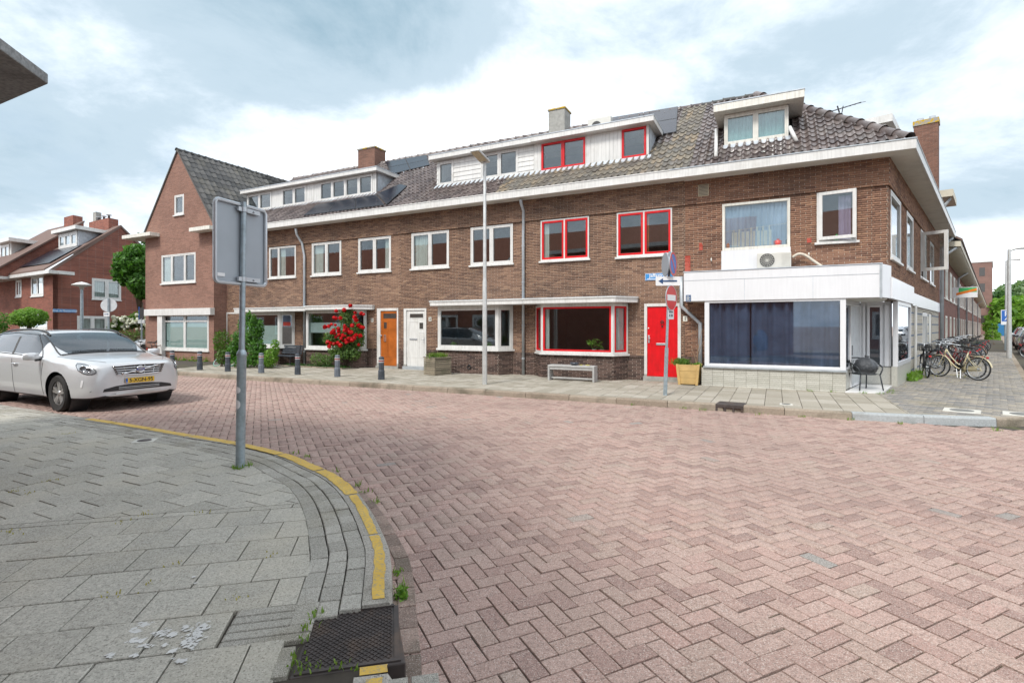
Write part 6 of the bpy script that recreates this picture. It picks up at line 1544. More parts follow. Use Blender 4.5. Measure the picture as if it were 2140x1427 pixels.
    # bonnet seams, windscreen surround, wipers
    for sg in (-1, 1):
        P = [BVH.ray_cast(Vector((x, sg*y, 3)), Vector((0, 0, -1)))[0] for x, y in lerp_path([(.74, .50), (.5, .66), (.1, .75), (-.15, .79), (-.27, .83)])]; MB().tube([p for p in P if p], .004, 5).obj('seam', car_dark, t)
        P = [BVH.ray_cast(Vector((x, sg*y, 3)), Vector((0, 0, -1)))[0] for x, y in lerp_path([(-.33, .75), (-.5, .745), (-.8, .72), (-1.2, .69)])]; MB().tube([p for p in P if p], .014, 6).obj('windscreen_trim', car_dark, t)
    P = [BVH.ray_cast(Vector((-.32, y, 3)), Vector((0, 0, -1)))[0] for y in [(-.74+.148*i) for i in range(11)]]; MB().tube([p for p in P if p], .022, 6).obj('scuttle', car_dark, t)
    for y0_, y1_ in ((-.55, .05), (.10, .62)):
        P = [BVH.ray_cast(Vector((-.40, y0_+(y1_-y0_)*i/6, 3)), Vector((0, 0, -1)))[0]+Vector((0, 0, .015)) for i in range(7)]; MB().tube(P, .008, 5).obj('wiper', car_dark, t)
    # number plate, lower intake, skid plate
    pc_ = cast((3, 0, .56), (-1, 0, 0), .02); np2 = MB().box(pc_.x-.006, pc_.x+.006, -.26, .26, .508, .605).obj('number_plate', plate_y, t, bevel=.003)
    MB().box(pc_.x+.0055, pc_.x+.0075, -.255, -.215, .513, .60).obj('blue_strip', blue_s, np2)
    text_obj('NL', .028, white_s, np2, Matrix.Translation((pc_.x+.008, -.235, .532)) @ Matrix.Rotation(R(90), 4, 'Z') @ Matrix.Rotation(R(90), 4, 'X'))
    text_obj('5-XGN-95', .098, blackm, np2, Matrix.Translation((pc_.x+.0068, .022, .556)) @ Matrix.Rotation(R(90), 4, 'Z') @ Matrix.Rotation(R(90), 4, 'X'), bold=.0022)
    patch([(-.76, .405), (-.58, .43), (-.40, .47), (-.2, .485), (0, .49), (.2, .485), (.40, .47), (.58, .43), (.76, .405)], [(-.78, .385), (-.6, .375), (-.42, .375), (-.2, .375), (0, .375), (.2, .375), (.42, .375), (.6, .375), (.78, .385)], off=.004).obj('lower_intake', car_dark, t, smooth=True)
    for z in (.41, .44):
        P = [cast((3, y, z), (-1, 0, 0), .01) for y in [-.36+.12*i for i in range(7)]]; MB().tube([p for p in P if p], .006, 5).obj('intake_bar', alloy, t)
    patch([(-.66, .335), (-.3, .345), (0, .345), (.3, .345), (.66, .335)], [(-.50, .285), (-.3, .275), (0, .27), (.3, .275), (.50, .285)], off=.006).obj('skid_plate', alloy, t, smooth=True)
    return t
HDG = -ANG
CC = Vector((-8.06, 10.53))
main_car = make_car('parked_car', 'white estate car with yellow number plate parked at the left kerb', (CC.x, CC.y, 0), HDG)
def repaint(o, frm, to):
    if o.type == 'MESH':
        for s_ in o.material_slots:
            if s_.material == frm: s_.link = 'OBJECT'; s_.material = to
    for c in o.children: repaint(c, frm, to)
def car_copy(loc, rot, colr, label, drop=('lettering', 'number_plate')):
    c = copy_tree(main_car); c.location = loc; c.rotation_euler = (0, 0, rot); c['label'] = label; c['group'] = 'parked cars'
    repaint(c, car_paint, colr)
    for q in list(c.children_recursive):
        if any(q.name.startswith(d) for d in drop): bpy.data.objects.remove(q)
    return c
# ------------------------------------------------------------------ bicycles (x forward, wheel contact on z = 0)
def make_bike(fm, name='bicycle', label='', step=True, rack=True, basket=False, crate=False, chaincase=None):
    t = thing(name, label, 'bicycle'); r = .33; wb = 1.08; K = .93
    for i, x in enumerate((0, wb)):
        w = MB().lathe([(r-.012-.018, -.016), (r-.012, -.019), (r, 0), (r-.012, .019), (r-.03, .016)], (0, 0, 0), 32, 'y', True).obj('wheel', rubber, t, smooth=True); w.location = (x, 0, r)
        MB().lathe([(r-.032, -.014), (r-.055, 0), (r-.032, .014)], (0, 0, 0), 32, 'y', True).obj('rim', alu, w, smooth=True)
        sp_ = MB()
        for k_ in range(14): a = 2*math.pi*k_/14; sp_.tube([(.02*math.cos(a+.6), .02*(-1)**k_, .02*math.sin(a+.6)), ((r-.05)*math.cos(a), 0, (r-.05)*math.sin(a))], .0022, 4)
        sp_.cyl((0, -.05, 0), (0, .05, 0), .022, n=8); sp_.obj('spokes', alu, w)
        fd = [((r+.025)*math.cos(R(a)), (r+.025)*math.sin(R(a))) for a in (range(-12, 176, 12) if i == 0 else range(30, 178, 12))]
        MB().grid([[(x+p[0], -.028, r+p[1]-.008), (x+p[0]*1.012, 0, r+p[1]*1.02), (x+p[0], .028, r+p[1]-.008)] for p in fd]).obj('mudguard', fm, t, smooth=True)
    bb = (.44, 0, .28); hd_t = (.90, 0, .86); hd_b = (.95, 0, .68); st_ = (.28, 0, .80)
    f = MB()
    if step: f.tube(smooth_path([hd_b, (.80, 0, .52), (.60, 0, .34), bb], 4), .019, 8); f.tube(smooth_path([hd_t, (.74, 0, .62), (.52, 0, .42), (.40, 0, .40)], 4), .015, 8)
    else: f.tube([hd_b, bb], .019, 8); f.tube([hd_t, (.30, 0, .74)], .017, 8)
    f.tube([bb, st_], .018, 8); f.tube([hd_t, hd_b], .022, 8)
    for y in (-.05, .05): f.tube([(.44, y*.4, .28), (0, y, r)], .010, 6); f.tube([(.32, y*.4, .68), (0, y, r)], .009, 6)
    f.obj('frame', fm, t, smooth=True)
    fk = MB()
    for y in (-.05, .05): fk.tube(smooth_path([(.96, y*.6, .66), (1.0, y, .50), (wb, y, r)], 3), .010, 6)
    fk.obj('fork', fm, t, smooth=True)
    MB().tube([hd_t, (.88, 0, 1.0)], .014, 8).obj('stem', alu, t, smooth=True)
    MB().tube(smooth_path([(.62, -.29, .97), (.74, -.28, 1.0), (.88, -.15, 1.03), (.90, 0, 1.0), (.88, .15, 1.03), (.74, .28, 1.0), (.62, .29, .97)], 3), .012, 8).obj('handlebar', alu, t, smooth=True)
    for y in (-.29, .29): MB().tube([(.60, y, .965), (.72, y*.97, .998)], .017, 8).obj('grip', rubber, t, smooth=True)
    MB().tube([(.28, 0, .80), (.25, 0, .90)], .013, 8).obj('seat_post', alu, t)
    sd = MB().lathe([(.001, 0), (.09, .012), (.105, .035), (.07, .06), (.001, .066)], (0, 0, 0), 16); sd.v = [(x*(1.35 if x > 0 else 1.05), y*(.95 if x < .02 else max(.25, 1-x*6)), z) for x, y, z in sd.v]
    sd.xf(Matrix.Translation((.22, 0, .90))).obj('saddle', rubber, t, smooth=True)
    cr = MB().cyl((.44, -.06, .28), (.44, .06, .28), .022, n=10); cr.tube([(.44, -.07, .28), (.54, -.075, .16)], .010, 6); cr.tube([(.44, .07, .28), (.34, .075, .40)], .010, 6); cr.box(.50, .60, -.15, -.08, .145, .17); cr.box(.29, .39, .08, .15, .39, .415); cr.obj('cranks', blackm, t)
    MB().prism([], 0, 0) if False else None
    cc_ = MB(); cc_.poly_ext([(x, -.062, z) for x, z in [(-.05, r-.05), (.0, r+.07), (.2, r+.065), (.46, .385), (.55, .28), (.46, .185), (.2, r-.075)]], (0, .022, 0)); cc_.obj('chain_case', chaincase or fm, t, bevel=.006)
    if rack:
        rk = MB()
        for y in (-.06, 0, .06): rk.tube([(.22, y, .70), (-.20, y, .71)], .006, 6)
        for y in (-.06, .06): rk.tube([(-.18, y, .71), (0, y*1.1, r)], .005, 6)
        rk.tube([(-.20, -.07, .71), (-.20, .07, .71)], .006, 6); rk.obj('rack', fm, t)
        MB().box(-.235, -.205, -.03, .03, .64, .69).obj('rear_light', plain('rear_light_red', (.5, .02, .02), .3), t, bevel=.004)
    MB().lathe([(.001, 0), (.03, .01), (.038, .05), (.001, .06)], (0, 0, 0), 12, 'x').xf(Matrix.Translation((.99, 0, .80))).obj('front_lamp', blackm, t, smooth=True)
    if basket or crate:
        b = MB(); x0, x1 = .98, 1.28
        for i in range(7):
            z = .78+i*.035; b.tube([(x0, -.19, z), (x1, -.19, z), (x1, .19, z), (x0, .19, z)], .005, 4, True)
        for i in range(9):
            y = -.19+.0475*i; b.tube([(x0, y, .78), (x0, y, .99)], .004, 4); b.tube([(x1, y, .78), (x1, y, .99)], .004, 4); b.tube([(x0, y, .78), (x1, y, .78)], .004, 4)
        b.obj('basket', blackm if basket else crate, t)
    MB().tube([(.40, .08, .28), (.30, .20, .01)], .009, 6).obj('kick_stand', alu, t)
    return t
def place_bike(b, p, rot, lean=0., z=SW, sc=1.): b.location = (p[0], p[1], z); b.rotation_euler = (lean, 0, rot); b.scale = (sc, sc, sc*.94); return b
def dup_bike(src, colr, frm, label):
    c = copy_tree(src); c['label'] = label; repaint(c, frm, colr); return c
cream_f = plain('cream_frame', (.56, .50, .33), .4, var=.06, dirt=((.36, .26, .14), 9, .5)); black_f = plain('black_frame', (.025, .026, .03), .35); 
GRP = 'bicycles parked along the side street wall'
bk1 = make_bike(cream_f, label='cream step-through bicycle nearest on the side street pavement'); bk1['group'] = GRP
ra = G(2043, 795, SW); fa = G(1952, 786, SW); ba = math.atan2(fa.y-ra.y, fa.x-ra.x)
place_bike(bk1, ra, ba, R(4))
bk2 = make_bike(black_f, label='black bicycle just behind the cream step-through bicycle', basket=True, step=False); bk2['group'] = GRP
place_bike(bk2, ra+Vector((.40, .55)), ba+R(5), R(-4))
# ------------------------------------------------------------------ plants
bark = plain('bark', (.12, .085, .055), .9, var=.3, scale=12)
L_dark = leaf_mat('leaf_dark', (.018, .055, .012), (.06, .15, .03)); L_mid = leaf_mat('leaf_mid', (.03, .09, .012), (.10, .24, .04)); L_lite = leaf_mat('leaf_light', (.06, .15, .015), (.20, .36, .05))
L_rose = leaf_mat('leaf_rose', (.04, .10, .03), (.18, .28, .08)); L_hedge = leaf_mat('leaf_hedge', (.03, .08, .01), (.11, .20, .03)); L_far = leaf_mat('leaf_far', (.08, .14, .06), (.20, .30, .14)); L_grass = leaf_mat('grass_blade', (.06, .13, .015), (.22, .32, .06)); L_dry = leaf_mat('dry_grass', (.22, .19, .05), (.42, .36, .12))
def leaves(name, lobes, n, size, mat, parent=None, fill=.45, aspect=.55, up=.0, kind=None):
    """n leaf-sized faces spread through ellipsoid lobes [(centre, radii)]"""
    vol = np.array([r[0]*r[1]*r[2] for _, r in lobes])**.75; cnt = rng.multinomial(n, vol/vol.sum()); P = []; N = []
    for (c, r), k_ in zip(lobes, cnt):
        d = rng.normal(size=(k_, 3)); d /= np.linalg.norm(d, axis=1)[:, None]+1e-9
        rad = 1-fill*rng.random(k_)**1.6; rad *= 1+.16*np.sin(d[:, 0]*7+c[0]*3)*np.sin(d[:, 1]*6+c[1])*np.sin(d[:, 2]*8)
        P.append(np.array(c)+d*rad[:, None]*np.array(r)); N.append(d)
    P = np.concatenate(P); N = np.concatenate(N); m = len(P)
    N = N+rng.normal(size=(m, 3))*.75+np.array([0, 0, up]); N /= np.linalg.norm(N, axis=1)[:, None]
    A = np.cross(N, rng.normal(size=(m, 3))); A /= np.linalg.norm(A, axis=1)[:, None]+1e-9; B = np.cross(N, A); s = size*(.6+.8*rng.random(m))[:, None]
    V = np.stack([P-A*s*.5, P+B*s*aspect*.5-N*s*.08, P+A*s*.5, P-B*s*aspect*.5-N*s*.08], 1).reshape(-1, 3); F = np.arange(4*m).reshape(-1, 4)
    return np_obj(name, V, F, mat, parent, kind)
def blades(name, pts, h, spread, n, mat, parent=None, w=.006):
    V = []; 
    for p in pts:
        for _ in range(n):
            a = random.uniform(0, 6.28); b = Vector((p[0]+random.gauss(0, spread), p[1]+random.gauss(0, spread), p[2])); l = h*random.uniform(.5, 1.2); t = b+Vector((math.cos(a)*l*.55, math.sin(a)*l*.55, l)); md = b+Vector((math.cos(a)*l*.18, math.sin(a)*l*.18, l*.6)); s = Vector((-math.sin(a), math.cos(a), 0))*w
            V += [b-s, b+s, md+s*.8, md-s*.8, md-s*.8, md+s*.8, t+s*.1, t-s*.1]
    return np_obj(name, np.array([tuple(v) for v in V]), np.arange(len(V)).reshape(-1, 4), mat, parent, kind='stuff')
def stems(parent, base, tips, r=.012, name='stem', mat=bark):
    for t in tips: b = Vector(base)+Vector((random.gauss(0, .04), random.gauss(0, .04), 0)); MB().tube(smooth_path([b, b.lerp(Vector(t), .5)+Vector((random.gauss(0, .05), random.gauss(0, .05), .04)), Vector(t)], 3), [r*(1-.08*i) for i in range(7)], 6).obj(name, mat, parent, smooth=True)
def px(u, v, Z): return Vector(((u-CXP)/FL*Z, Z, EYE+(HZP-v)*Z/FL))
def lobes_px(L): return [(tuple(px(u, v, Z)), (ru*Z/FL, rd, rv*Z/FL)) for u, v, Z, ru, rv, rd in L]
def shrub(name, label, base, L, n, size, mat, cat='bush', st=5, group=None, **k_):
    b = G(*base, SW) if len(base) == 2 else Vector(base[:2]); t = thing(name, label, cat, (b.x, b.y, SW), group=group); ORG[t] = Vector((b.x, b.y, SW))
    lb = lobes_px(L); leaves('foliage', lb, n, size, mat, t, **k_)
    stems(t, (b.x, b.y, SW), [Vector(random.choice(lb)[0])+Vector((random.gauss(0, .15), random.gauss(0, .1), random.gauss(0, .1))) for _ in range(st)])
    return t
shrub('leafy_bush', 'tall green leafy bush in front of the hidden door', (505, 768), [(528, 700, 18.6, 18, 34, .35), (538, 735, 18.4, 18, 26, .35), (500, 718, 18.7, 16, 30, .35), (515, 755, 18.3, 32, 13, .3), (520, 668, 18.7, 7, 18, .2), (505, 680, 18.7, 7, 20, .2), (542, 690, 18.6, 8, 24, .25), (488, 735, 18.6, 12, 22, .3), (530, 672, 18.5, 6, 16, .2)], 4600, .095, L_mid, fill=.7)
shrub('leafy_bush', 'greyish feathery bush at the corner of the gable house', (462, 766), [(464, 715, 19.2, 16, 26, .35), (472, 745, 19.1, 20, 18, .35)], 1500, .075, L_hedge)
shrub('leafy_bush', 'low spiky shrub between the tall bush and the slatted bench', (568, 766), [(566, 748, 18.2, 14, 20, .3), (575, 728, 18.3, 7, 20, .25), (555, 757, 18.2, 16, 10, .3)], 1200, .08, L_lite)
rb = shrub('rose_bush', 'climbing rose bush full of red blooms before the orange door house', (720, 768), [(722, 705, 18.2, 32, 26, .32), (728, 665, 18.3, 20, 24, .28), (712, 735, 18.2, 26, 18, .3), (735, 738, 18.2, 20, 16, .3), (690, 708, 18.2, 16, 14, .22), (748, 700, 18.2, 14, 30, .25)], 5200, .085, L_rose, cat='rose', fill=.8)
red_fl = leaf_mat('red_petal', (.42, .002, .008), (.75, .01, .012), .12, .5)
def bloom(parent, p, r, mat, name='bloom'):
    d = rng.normal(size=(26, 3)); d /= np.linalg.norm(d, axis=1)[:, None]; N = d; A = np.cross(N, rng.normal(size=(26, 3))); A /= np.linalg.norm(A, axis=1)[:, None]; B = np.cross(N, A)
    C = np.array(p)+d*r*.62*rng.random(26)[:, None]**.4; s = r*.62
    V = np.stack([C-A*s, C-B*s+N*s*.3, C+A*s, C+B*s+N*s*.3], 1).reshape(-1, 3); np_obj(name, V, np.arange(104).reshape(-1, 4), mat, parent)
for u, v in [(731, 638), (703, 649), (719, 648), (743, 653), (756, 655), (761, 657), (698, 663), (702, 666), (710, 664), (741, 663), (744, 669), (680, 683), (686, 682), (694, 678), (700, 679), (719, 680), (720, 685), (735, 681), (748, 681), (755, 683), (758, 684), (698, 690), (705, 686), (694, 695), (700, 697), (708, 692), (722, 690), (727, 689), (733, 695), (730, 694), (716, 700), (720, 702), (714, 706), (722, 710), (728, 707), (735, 706), (738, 703), (742, 706), (744, 700), (752, 702), (755, 703), (728, 713), (686, 715), (691, 717), (705, 716), (709, 720), (698, 719), (712, 722), (687, 725), (750, 721), (738, 710), (725, 716), (718, 712), (708, 700), (703, 704)]:
    bloom(rb, px(u+random.uniform(-1.5, 1.5), v+random.uniform(-1, 1), 17.85+random.uniform(-.05, .1)), random.uniform(.06, .10), red_fl)
shrub('low_shrub', 'dusty low shrub under the roses by the bay wall', (668, 766), [(664, 750, 18.5, 16, 14, .25), (684, 752, 18.5, 14, 12, .25)], 1100, .05, L_rose)
gc = leaves('ground_cover', [(tuple(wA(s, .75+.05*math.sin(s*5), SW+.02)), (.28, .22, .09)) for s in np.arange(-13.0, -10.0, .25)], 2600, .05, L_dark, fill=1.); put(gc, 'dark green ground cover in the bed along the bay wall', 'ground cover', kind='stuff')
bed = MB().prism([tuple(wA(s, n).xy) for s, n in ((-13.1, .45), (-13.1, .98), (-9.95, 1.02), (-9.75, .5))], SW-.01, SW+.02).obj('flower_bed', joint_m, kind='structure')
for i in range(9): a_ = wA(-13.1+i*.36, 1.0, 0); MB().box(-.17, .17, -.03, .03, SW-.02, SW+.045).xf(Matrix.Translation(a_) @ Matrix.Rotation(ROTA, 4, 'Z')).obj('edging_stone', kerb_far_m, bed)
# planter greens (top-level plants standing in their planters)
c_ = wA(-6.02, 1.12, SW+.50); t = thing('lavender', 'green lavender clump in the slatted wooden planter', 'plant', c_); blades('foliage', [(random.gauss(0, .12), random.gauss(0, .12), 0) for _ in range(60)], .16, .03, 8, L_grass, t, .006); leaves('leaves', [((0, 0, .05), (.24, .24, .08))], 500, .04, L_hedge, t, fill=1.)
c_ = wA(1.10, .42, SW+.45); t = thing('lavender', 'bushy green herb at the left of the pine planter', 'plant', c_); leaves('leaves', [((-.1, 0, .1), (.2, .18, .12)), ((.04, 0, .08), (.14, .16, .1))], 900, .045, L_mid, t, fill=1.); blades('foliage', [(random.gauss(-.1, .1), random.gauss(0, .1), .05) for _ in range(40)], .16, .03, 6, L_grass, t, .005)
c_ = wA(1.40, .42, SW+.45); t = thing('dry_shrub', 'bare twiggy shrub at the right of the pine planter', 'plant', c_); leaves('leaves', [((0, 0, .05), (.12, .16, .07))], 220, .045, L_lite, t, fill=1.)
for q in ((-.26, 0, .72), (.04, .0, .55), (.18, .05, .62), (-.10, .02, .42), (.14, 0, .95)): MB().tube(smooth_path([(0, 0, 0), (q[0]*.3, q[1], q[2]*.5), q], 3), [.012-.0013*i for i in range(7)], 5).obj('twig', plain('dry_twig', (.30, .20, .13), .8), t)
# window-sill plants
for u, v, n_, lab, pot, h_ in ((948, 716, .30, 'small plant in orange pot behind the white bay window', (.55, .16, .05), .12), (1022, 716, .28, 'small plant behind the white bay window, right of the lamp post', (.3, .3, .3), .12), (1242, 722, .30, 'bright green plant in white pot behind the red bay window', (.7, .7, .7), .26), (1258, 727, .30, 'tiny plant at the right end of the red bay window', (.45, .42, .38), .07)):
    s, z = FA(u, v, n_); zs = .83; t = thing('potted_plant', lab, 'plant', wA(s, n_, zs), group='plants on the bay sills'); pm_ = plain('pot_%d' % u, pot, .6)
    MB().lathe([(.045, 0), (.06, .10), (.064, .10), (.064, .12), (.001, .11)], (0, 0, 0), 14).obj('pot', pm_, t, smooth=True, auto=40); leaves('leaves', [((0, 0, .12+h_*.6), (h_*.75, h_*.55, h_*.6))], 90, h_*.55, L_lite, t, fill=1., aspect=.35)
# weeds and moss
def weeds(label, P, h, n, mat=L_grass, spread=.03, leafy=0, name='weeds', w=.005):
    c = sum((Vector(p) for p in P), Vector())/len(P); t = thing(name, label, 'weeds', c, group='weeds in the paving'); L_ = [tuple(Vector(p)-c) for p in P]
    blades('blades', L_, h, spread, n, mat, t, w)
    if leafy: leaves('leaves', [(p, (spread*2.2, spread*2.2, h*.8)) for p in L_], leafy, h*.5, L_lite, t, fill=1.)
g3 = lambda u, v, z=SW: (*G(u, v, z), z)
weeds('weed tuft at the foot of the foreground sign pole', [g3(492, 978), g3(500, 980), g3(512, 975), g3(518, 972)], .05, 10, spread=.025, leafy=60)
weeds('leafy weed in the gutter above the iron drain lid', [g3(838, 1245, 0), g3(842, 1252, 0)], .09, 8, spread=.02, leafy=110)
weeds('small weed in the gutter further along the near kerb', [g3(832, 1200, 0)], .05, 10, spread=.02, leafy=30)
weeds('grass fringe on the left of the iron drain lid', [g3(u, v) for u, v in ((640, 1310), (632, 1340), (622, 1370), (655, 1290), (672, 1277), (615, 1385))], .028, 7, L_grass, .02); weeds('fresh grass below the iron drain lid', [g3(u, v) for u, v in ((625, 1392), (650, 1396), (690, 1394), (715, 1394), (742, 1394), (640, 1400))], .026, 7, L_grass, spread=.02)
weeds('weed tufts in the gutter of the kerb curve', [g3(u, v, 0) for u, v in ((748, 1016), (762, 1030), (785, 1052), (705, 985), (615, 948), (640, 955))], .05, 9, spread=.025, leafy=50)
weeds('tall weeds at the foot of the corner wall', [tuple(wB(t_, .10, SW)) for t_ in (3.2, 3.6, 4.0, 4.4, 4.8)], .26, 26, spread=.08, leafy=260, w=.008)
weeds('weeds round the white doorstep', [tuple(wA(s, n, SW)) for s, n in ((4.9, .55), (5.2, .5), (5.45, .3), (5.5, -.2), (4.3, .62), (3.9, .62))], .05, 14, spread=.06, leafy=70)
weeds('weeds along the far kerb', [tuple(wA(s, 3.82+.05*math.sin(s*7), 0)) for s in (.6, 1.6, 1.95, 2.9, 3.6, 4.3, 5.0, 6.2, 6.6)], .055, 10, spread=.04, leafy=80)
weeds('weeds under the parked bicycles', [tuple(wB(t_, m_, SW)) for t_, m_ in ((4.6, .3), (5.3, .5), (6, .9), (5.6, 1.2), (6.6, .5))], .06, 16, L_dry, .1, 60)
weeds('weeds at the foot of the gable house wall', [tuple(wA(s, .66, SW)) for s in (-20.3, -19.6, -19.0, -18.5, -18.0)], .22, 26, spread=.10, leafy=160)
moss_m = plain('moss', (.10, .12, .02), .95, var=.3, scale=30)
def joint_moss(label, P, n=5, sp=.05): weeds(label, P, .016, n, L_dry, sp, 0, 'moss', .004)
joint_moss('yellow moss in joints at the left of the near pavement', [g3(u, v) for u, v in ((60, 1030), (35, 1026), (110, 1003), (15, 1110), (30, 1112), (150, 905), (135, 907), (260, 1090), (300, 1075), (430, 1068), (360, 1183), (240, 1240), (320, 1218), (560, 1160), (500, 1245))], 9, .03)
joint_moss('moss streaks on the paving beside the bicycles', [tuple(wB(t_, m_, SW)) for t_, m_ in ((3.6, .9), (4.2, 1.1), (5.0, .8), (2.6, .4), (1.8, .2))], 16, .10)
# white paint flakes on the near pavement
pf = MB(); rs = random.Random(5); fi = 0
for (u, v, ru, rv, n) in ((302, 1305, 16, 8, 6), (285, 1318, 12, 8, 5), (338, 1326, 22, 10, 7), (358, 1325, 12, 6, 5), (388, 1312, 12, 8, 5), (288, 1340, 22, 7, 7), (302, 1350, 14, 4, 4), (412, 1325, 22, 14, 12), (395, 1345, 22, 16, 12), (425, 1310, 14, 10, 8), (360, 1362, 10, 6, 4), (378, 1384, 14, 6, 5), (232, 1372, 8, 7, 3), (345, 1350, 5, 3, 2), (405, 1208, 4, 2, 1), (409, 1221, 5, 2, 1), (283, 1372, 8, 4, 3)):
    for _ in range(n*6):
        cu, cv = rs.gauss(u, ru*.45), rs.gauss(v, rv*.45); c = G(cu, cv, SW); r = rs.uniform(.002, .007)*(1.5 if rs.random() < .15 else 1); a0 = rs.uniform(0, 6); fi += 1; th_ = R(50)+rs.gauss(0, .3)
        P_ = [(r*(1.7+.5*math.sin(3*a+a0))*rs.uniform(.7, 1.1)*math.cos(a), r*rs.uniform(.6, 1.)*math.sin(a)) for a in [2*math.pi*k_/11 for k_ in range(11)]]
        pf.add([(c.x+p[0]*math.cos(th_)-p[1]*math.sin(th_), c.y+p[0]*math.sin(th_)+p[1]*math.cos(th_), SW+.003+.00001*fi) for p in P_], [tuple(range(11))])
pf.obj('paint_flakes', plain('white_road_paint', (.60, .60, .58), .7), pav_near)
# ------------------------------------------------------------------ slatted bench, small bicycle by the gable
sb = thing('park_bench', 'black slatted bench against the wall behind the bollards', 'bench', wA(-13.35, .62, SW), ROTA)
for i in range(4): MB().box(-.62, .62, -.22+.115*i, -.13+.115*i, .34, .37).obj('seat_slat', anthr, sb, bevel=.004)
for i in range(4): MB().box(-.62, .62, .24+.02*i, .265+.02*i, .42+.085*i, .49+.085*i).obj('back_slat', anthr, sb, bevel=.004)
for x in (-.52, .52): MB().tube([(x, -.2, 0), (x, -.18, .34), (x, .2, .33), (x, .3, .76)], .02, 8).obj('leg_frame', blackm, sb); MB().tube([(x, .22, 0), (x, .2, .34)], .02, 8).obj('leg', blackm, sb)
mint = plain('turquoise_tyre', (.06, .42, .30), .5, var=.1)
kb = copy_tree(bk2); kb['label'] = 'child bicycle with turquoise tyres fallen by the bush'; kb['group'] = 'child bicycles'
for q in list(kb.children_recursive):
    if q.name.startswith(('rack', 'basket', 'rear_light', 'chain_case')): bpy.data.objects.remove(q)
repaint(kb, rubber, mint); kp = G(450, 765, SW); place_bike(kb, kp, R(-20), R(-38), sc=.62)
# ------------------------------------------------------------------ more bicycles on the side street
dull = [('red', (.22, .03, .03)), ('dark grey', (.06, .065, .07)), ('black', (.02, .02, .022)), ('brown', (.16, .08, .04)), ('silver', (.38, .40, .42)), ('dark green', (.03, .07, .05)), ('dark blue', (.03, .045, .09))]
specs = [(5.9, .55, 'black', 92, 'black bicycle seen end-on beside the striped wall', 'e'), (8.2, 1.0, 'red', 0, 'red bicycle third in the side street row', ''), (9.6, 1.1, 'dark grey', 0, 'dark grey bicycle behind the red one in the row', ''), (11.2, 1.15, 'black', 0, 'black bicycle in the middle of the side street row', ''), (12.6, 1.0, 'silver', 0, 'silver bicycle before the corner downpipe', ''), (14.4, 1.2, 'brown', 0, 'brown bicycle beside the corner downpipe', ''), (16.2, 1.1, 'dark blue', 0, 'dark blue bicycle at the first row house', ''), (18.4, 1.25, 'black', 0, 'black bicycle before the second downpipe', ''), (20.6, 1.2, 'dark green', 0, 'dark green bicycle far along the side street row', ''), (23., 1.3, 'dark grey', 0, 'dark grey bicycle last but one of the row', ''), (26., 1.3, 'black', 0, 'black bicycle at the far end of the row', '')]
for t_, m_, cn, dr, lab, fl in specs:
    colr = plain('bike_'+cn.replace(' ', '_'), dict(dull)[cn], .4); c = dup_bike(bk2 if random.random() < .5 or fl else bk1, colr, black_f, lab); repaint(c, cream_f, colr); c['group'] = GRP
    p = wB(t_, m_, SW); place_bike(c, p, (ROTB+R(180)) if fl else ba+R(random.uniform(-10, 10)), R(random.uniform(-7, 7)))
    if fl: place_bike(c, wB(4.6, .35, SW), ROTB+R(12), R(3))
# ------------------------------------------------------------------ left background
CR = Vector((-28.3, 32.0)); dF = Vector((-1790, 1085)).normalized(); dG = Vector((270, 1085)).normalized()
def far_house(name, label, off, z_up, t0, t1, gable, dorm_t, solar_):
    o = CR+dF*off[0]-dG*off[1]; M = Matrix(((-dF.x, dG.x, 0, o.x), (-dF.y, dG.y, 0, o.y), (0, 0, 1, 0), (0, 0, 0, 1)))   # local -x along the front to the left, y along the gable
    h = thing(name, label, 'house', (o.x, o.y, 0)); ORG[h] = Vector((o.x, o.y, 0)); CUR[0] = M
    ez = 5.0+z_up; rz = 8.45+z_up; ry = 4.3; dd = 8.6
    return h, M, ez, rz, ry, dd
def far_hit(u, v, P, d):
    r = ray(u); det = r.x*(-d.y)+d.x*r.y; t = (P.x*(-d.y)+d.x*P.y)/det; s = (r.x*P.y-r.y*P.x)/det; return s, EYE+(HZP-v)*t/FL
tile_red = piece_mat('far_roof', [(0., (.15, .10, .085)), (1., (.20, .14, .12))], .7)
h, M, ez, rz, ry, dd = far_house('brick_house', 'red brick house with long gable side left of the terrace', (0, 0), 0, 0, 0, True, 0, True)
gwin = [far_hit(192, 580, CR, dG)[0], far_hit(253, 0, CR, dG)[0]]; gz = (far_hit(192, 625, CR, dG)[1], far_hit(192, 581, CR, dG)[1])
glow = [far_hit(161, 0, CR, dG)[0], far_hit(224, 0, CR, dG)[0]]; glz = (.8, far_hit(161, 660, CR, dG)[1])
Fw = 6.0
mb = MB(); Hs = [(gwin[0], gwin[1], *gz), (glow[0], glow[1], *glz)]
CUR[0] = M @ Matrix.Rotation(R(90), 4, 'Z')                      # x along the gable
mb = MB()
for a, b, c, d in split_rects(0, dd, 0, ez, Hs): mb.box(a, b, 0, .3, c, d)
mb.poly_ext([(0, 0, ez), (dd, 0, ez), (ry, 0, rz)], (0, .3, 0)); mb.obj('gable_wall', brick_l, h)
for q in Hs: window(h, *q, y=0, div=(.5,), fw=.09, sw=.08, curt=[(.05, .45, curtain_m), (.55, .95, curtain_m)])
MB().poly_ext([(-.35, -.06, ez-.28), (-.35, -.06, ez-.1), (ry, -.06, rz+.16), (ry, -.06, rz)], (0, .2, 0)).obj('verge', tile_red, h); MB().poly_ext([(dd+.35, -.06, ez-.28), (dd+.35, -.06, ez-.1), (ry, -.06, rz+.16), (ry, -.06, rz)], (0, .2, 0)).obj('verge', tile_red, h)
CUR[0] = M
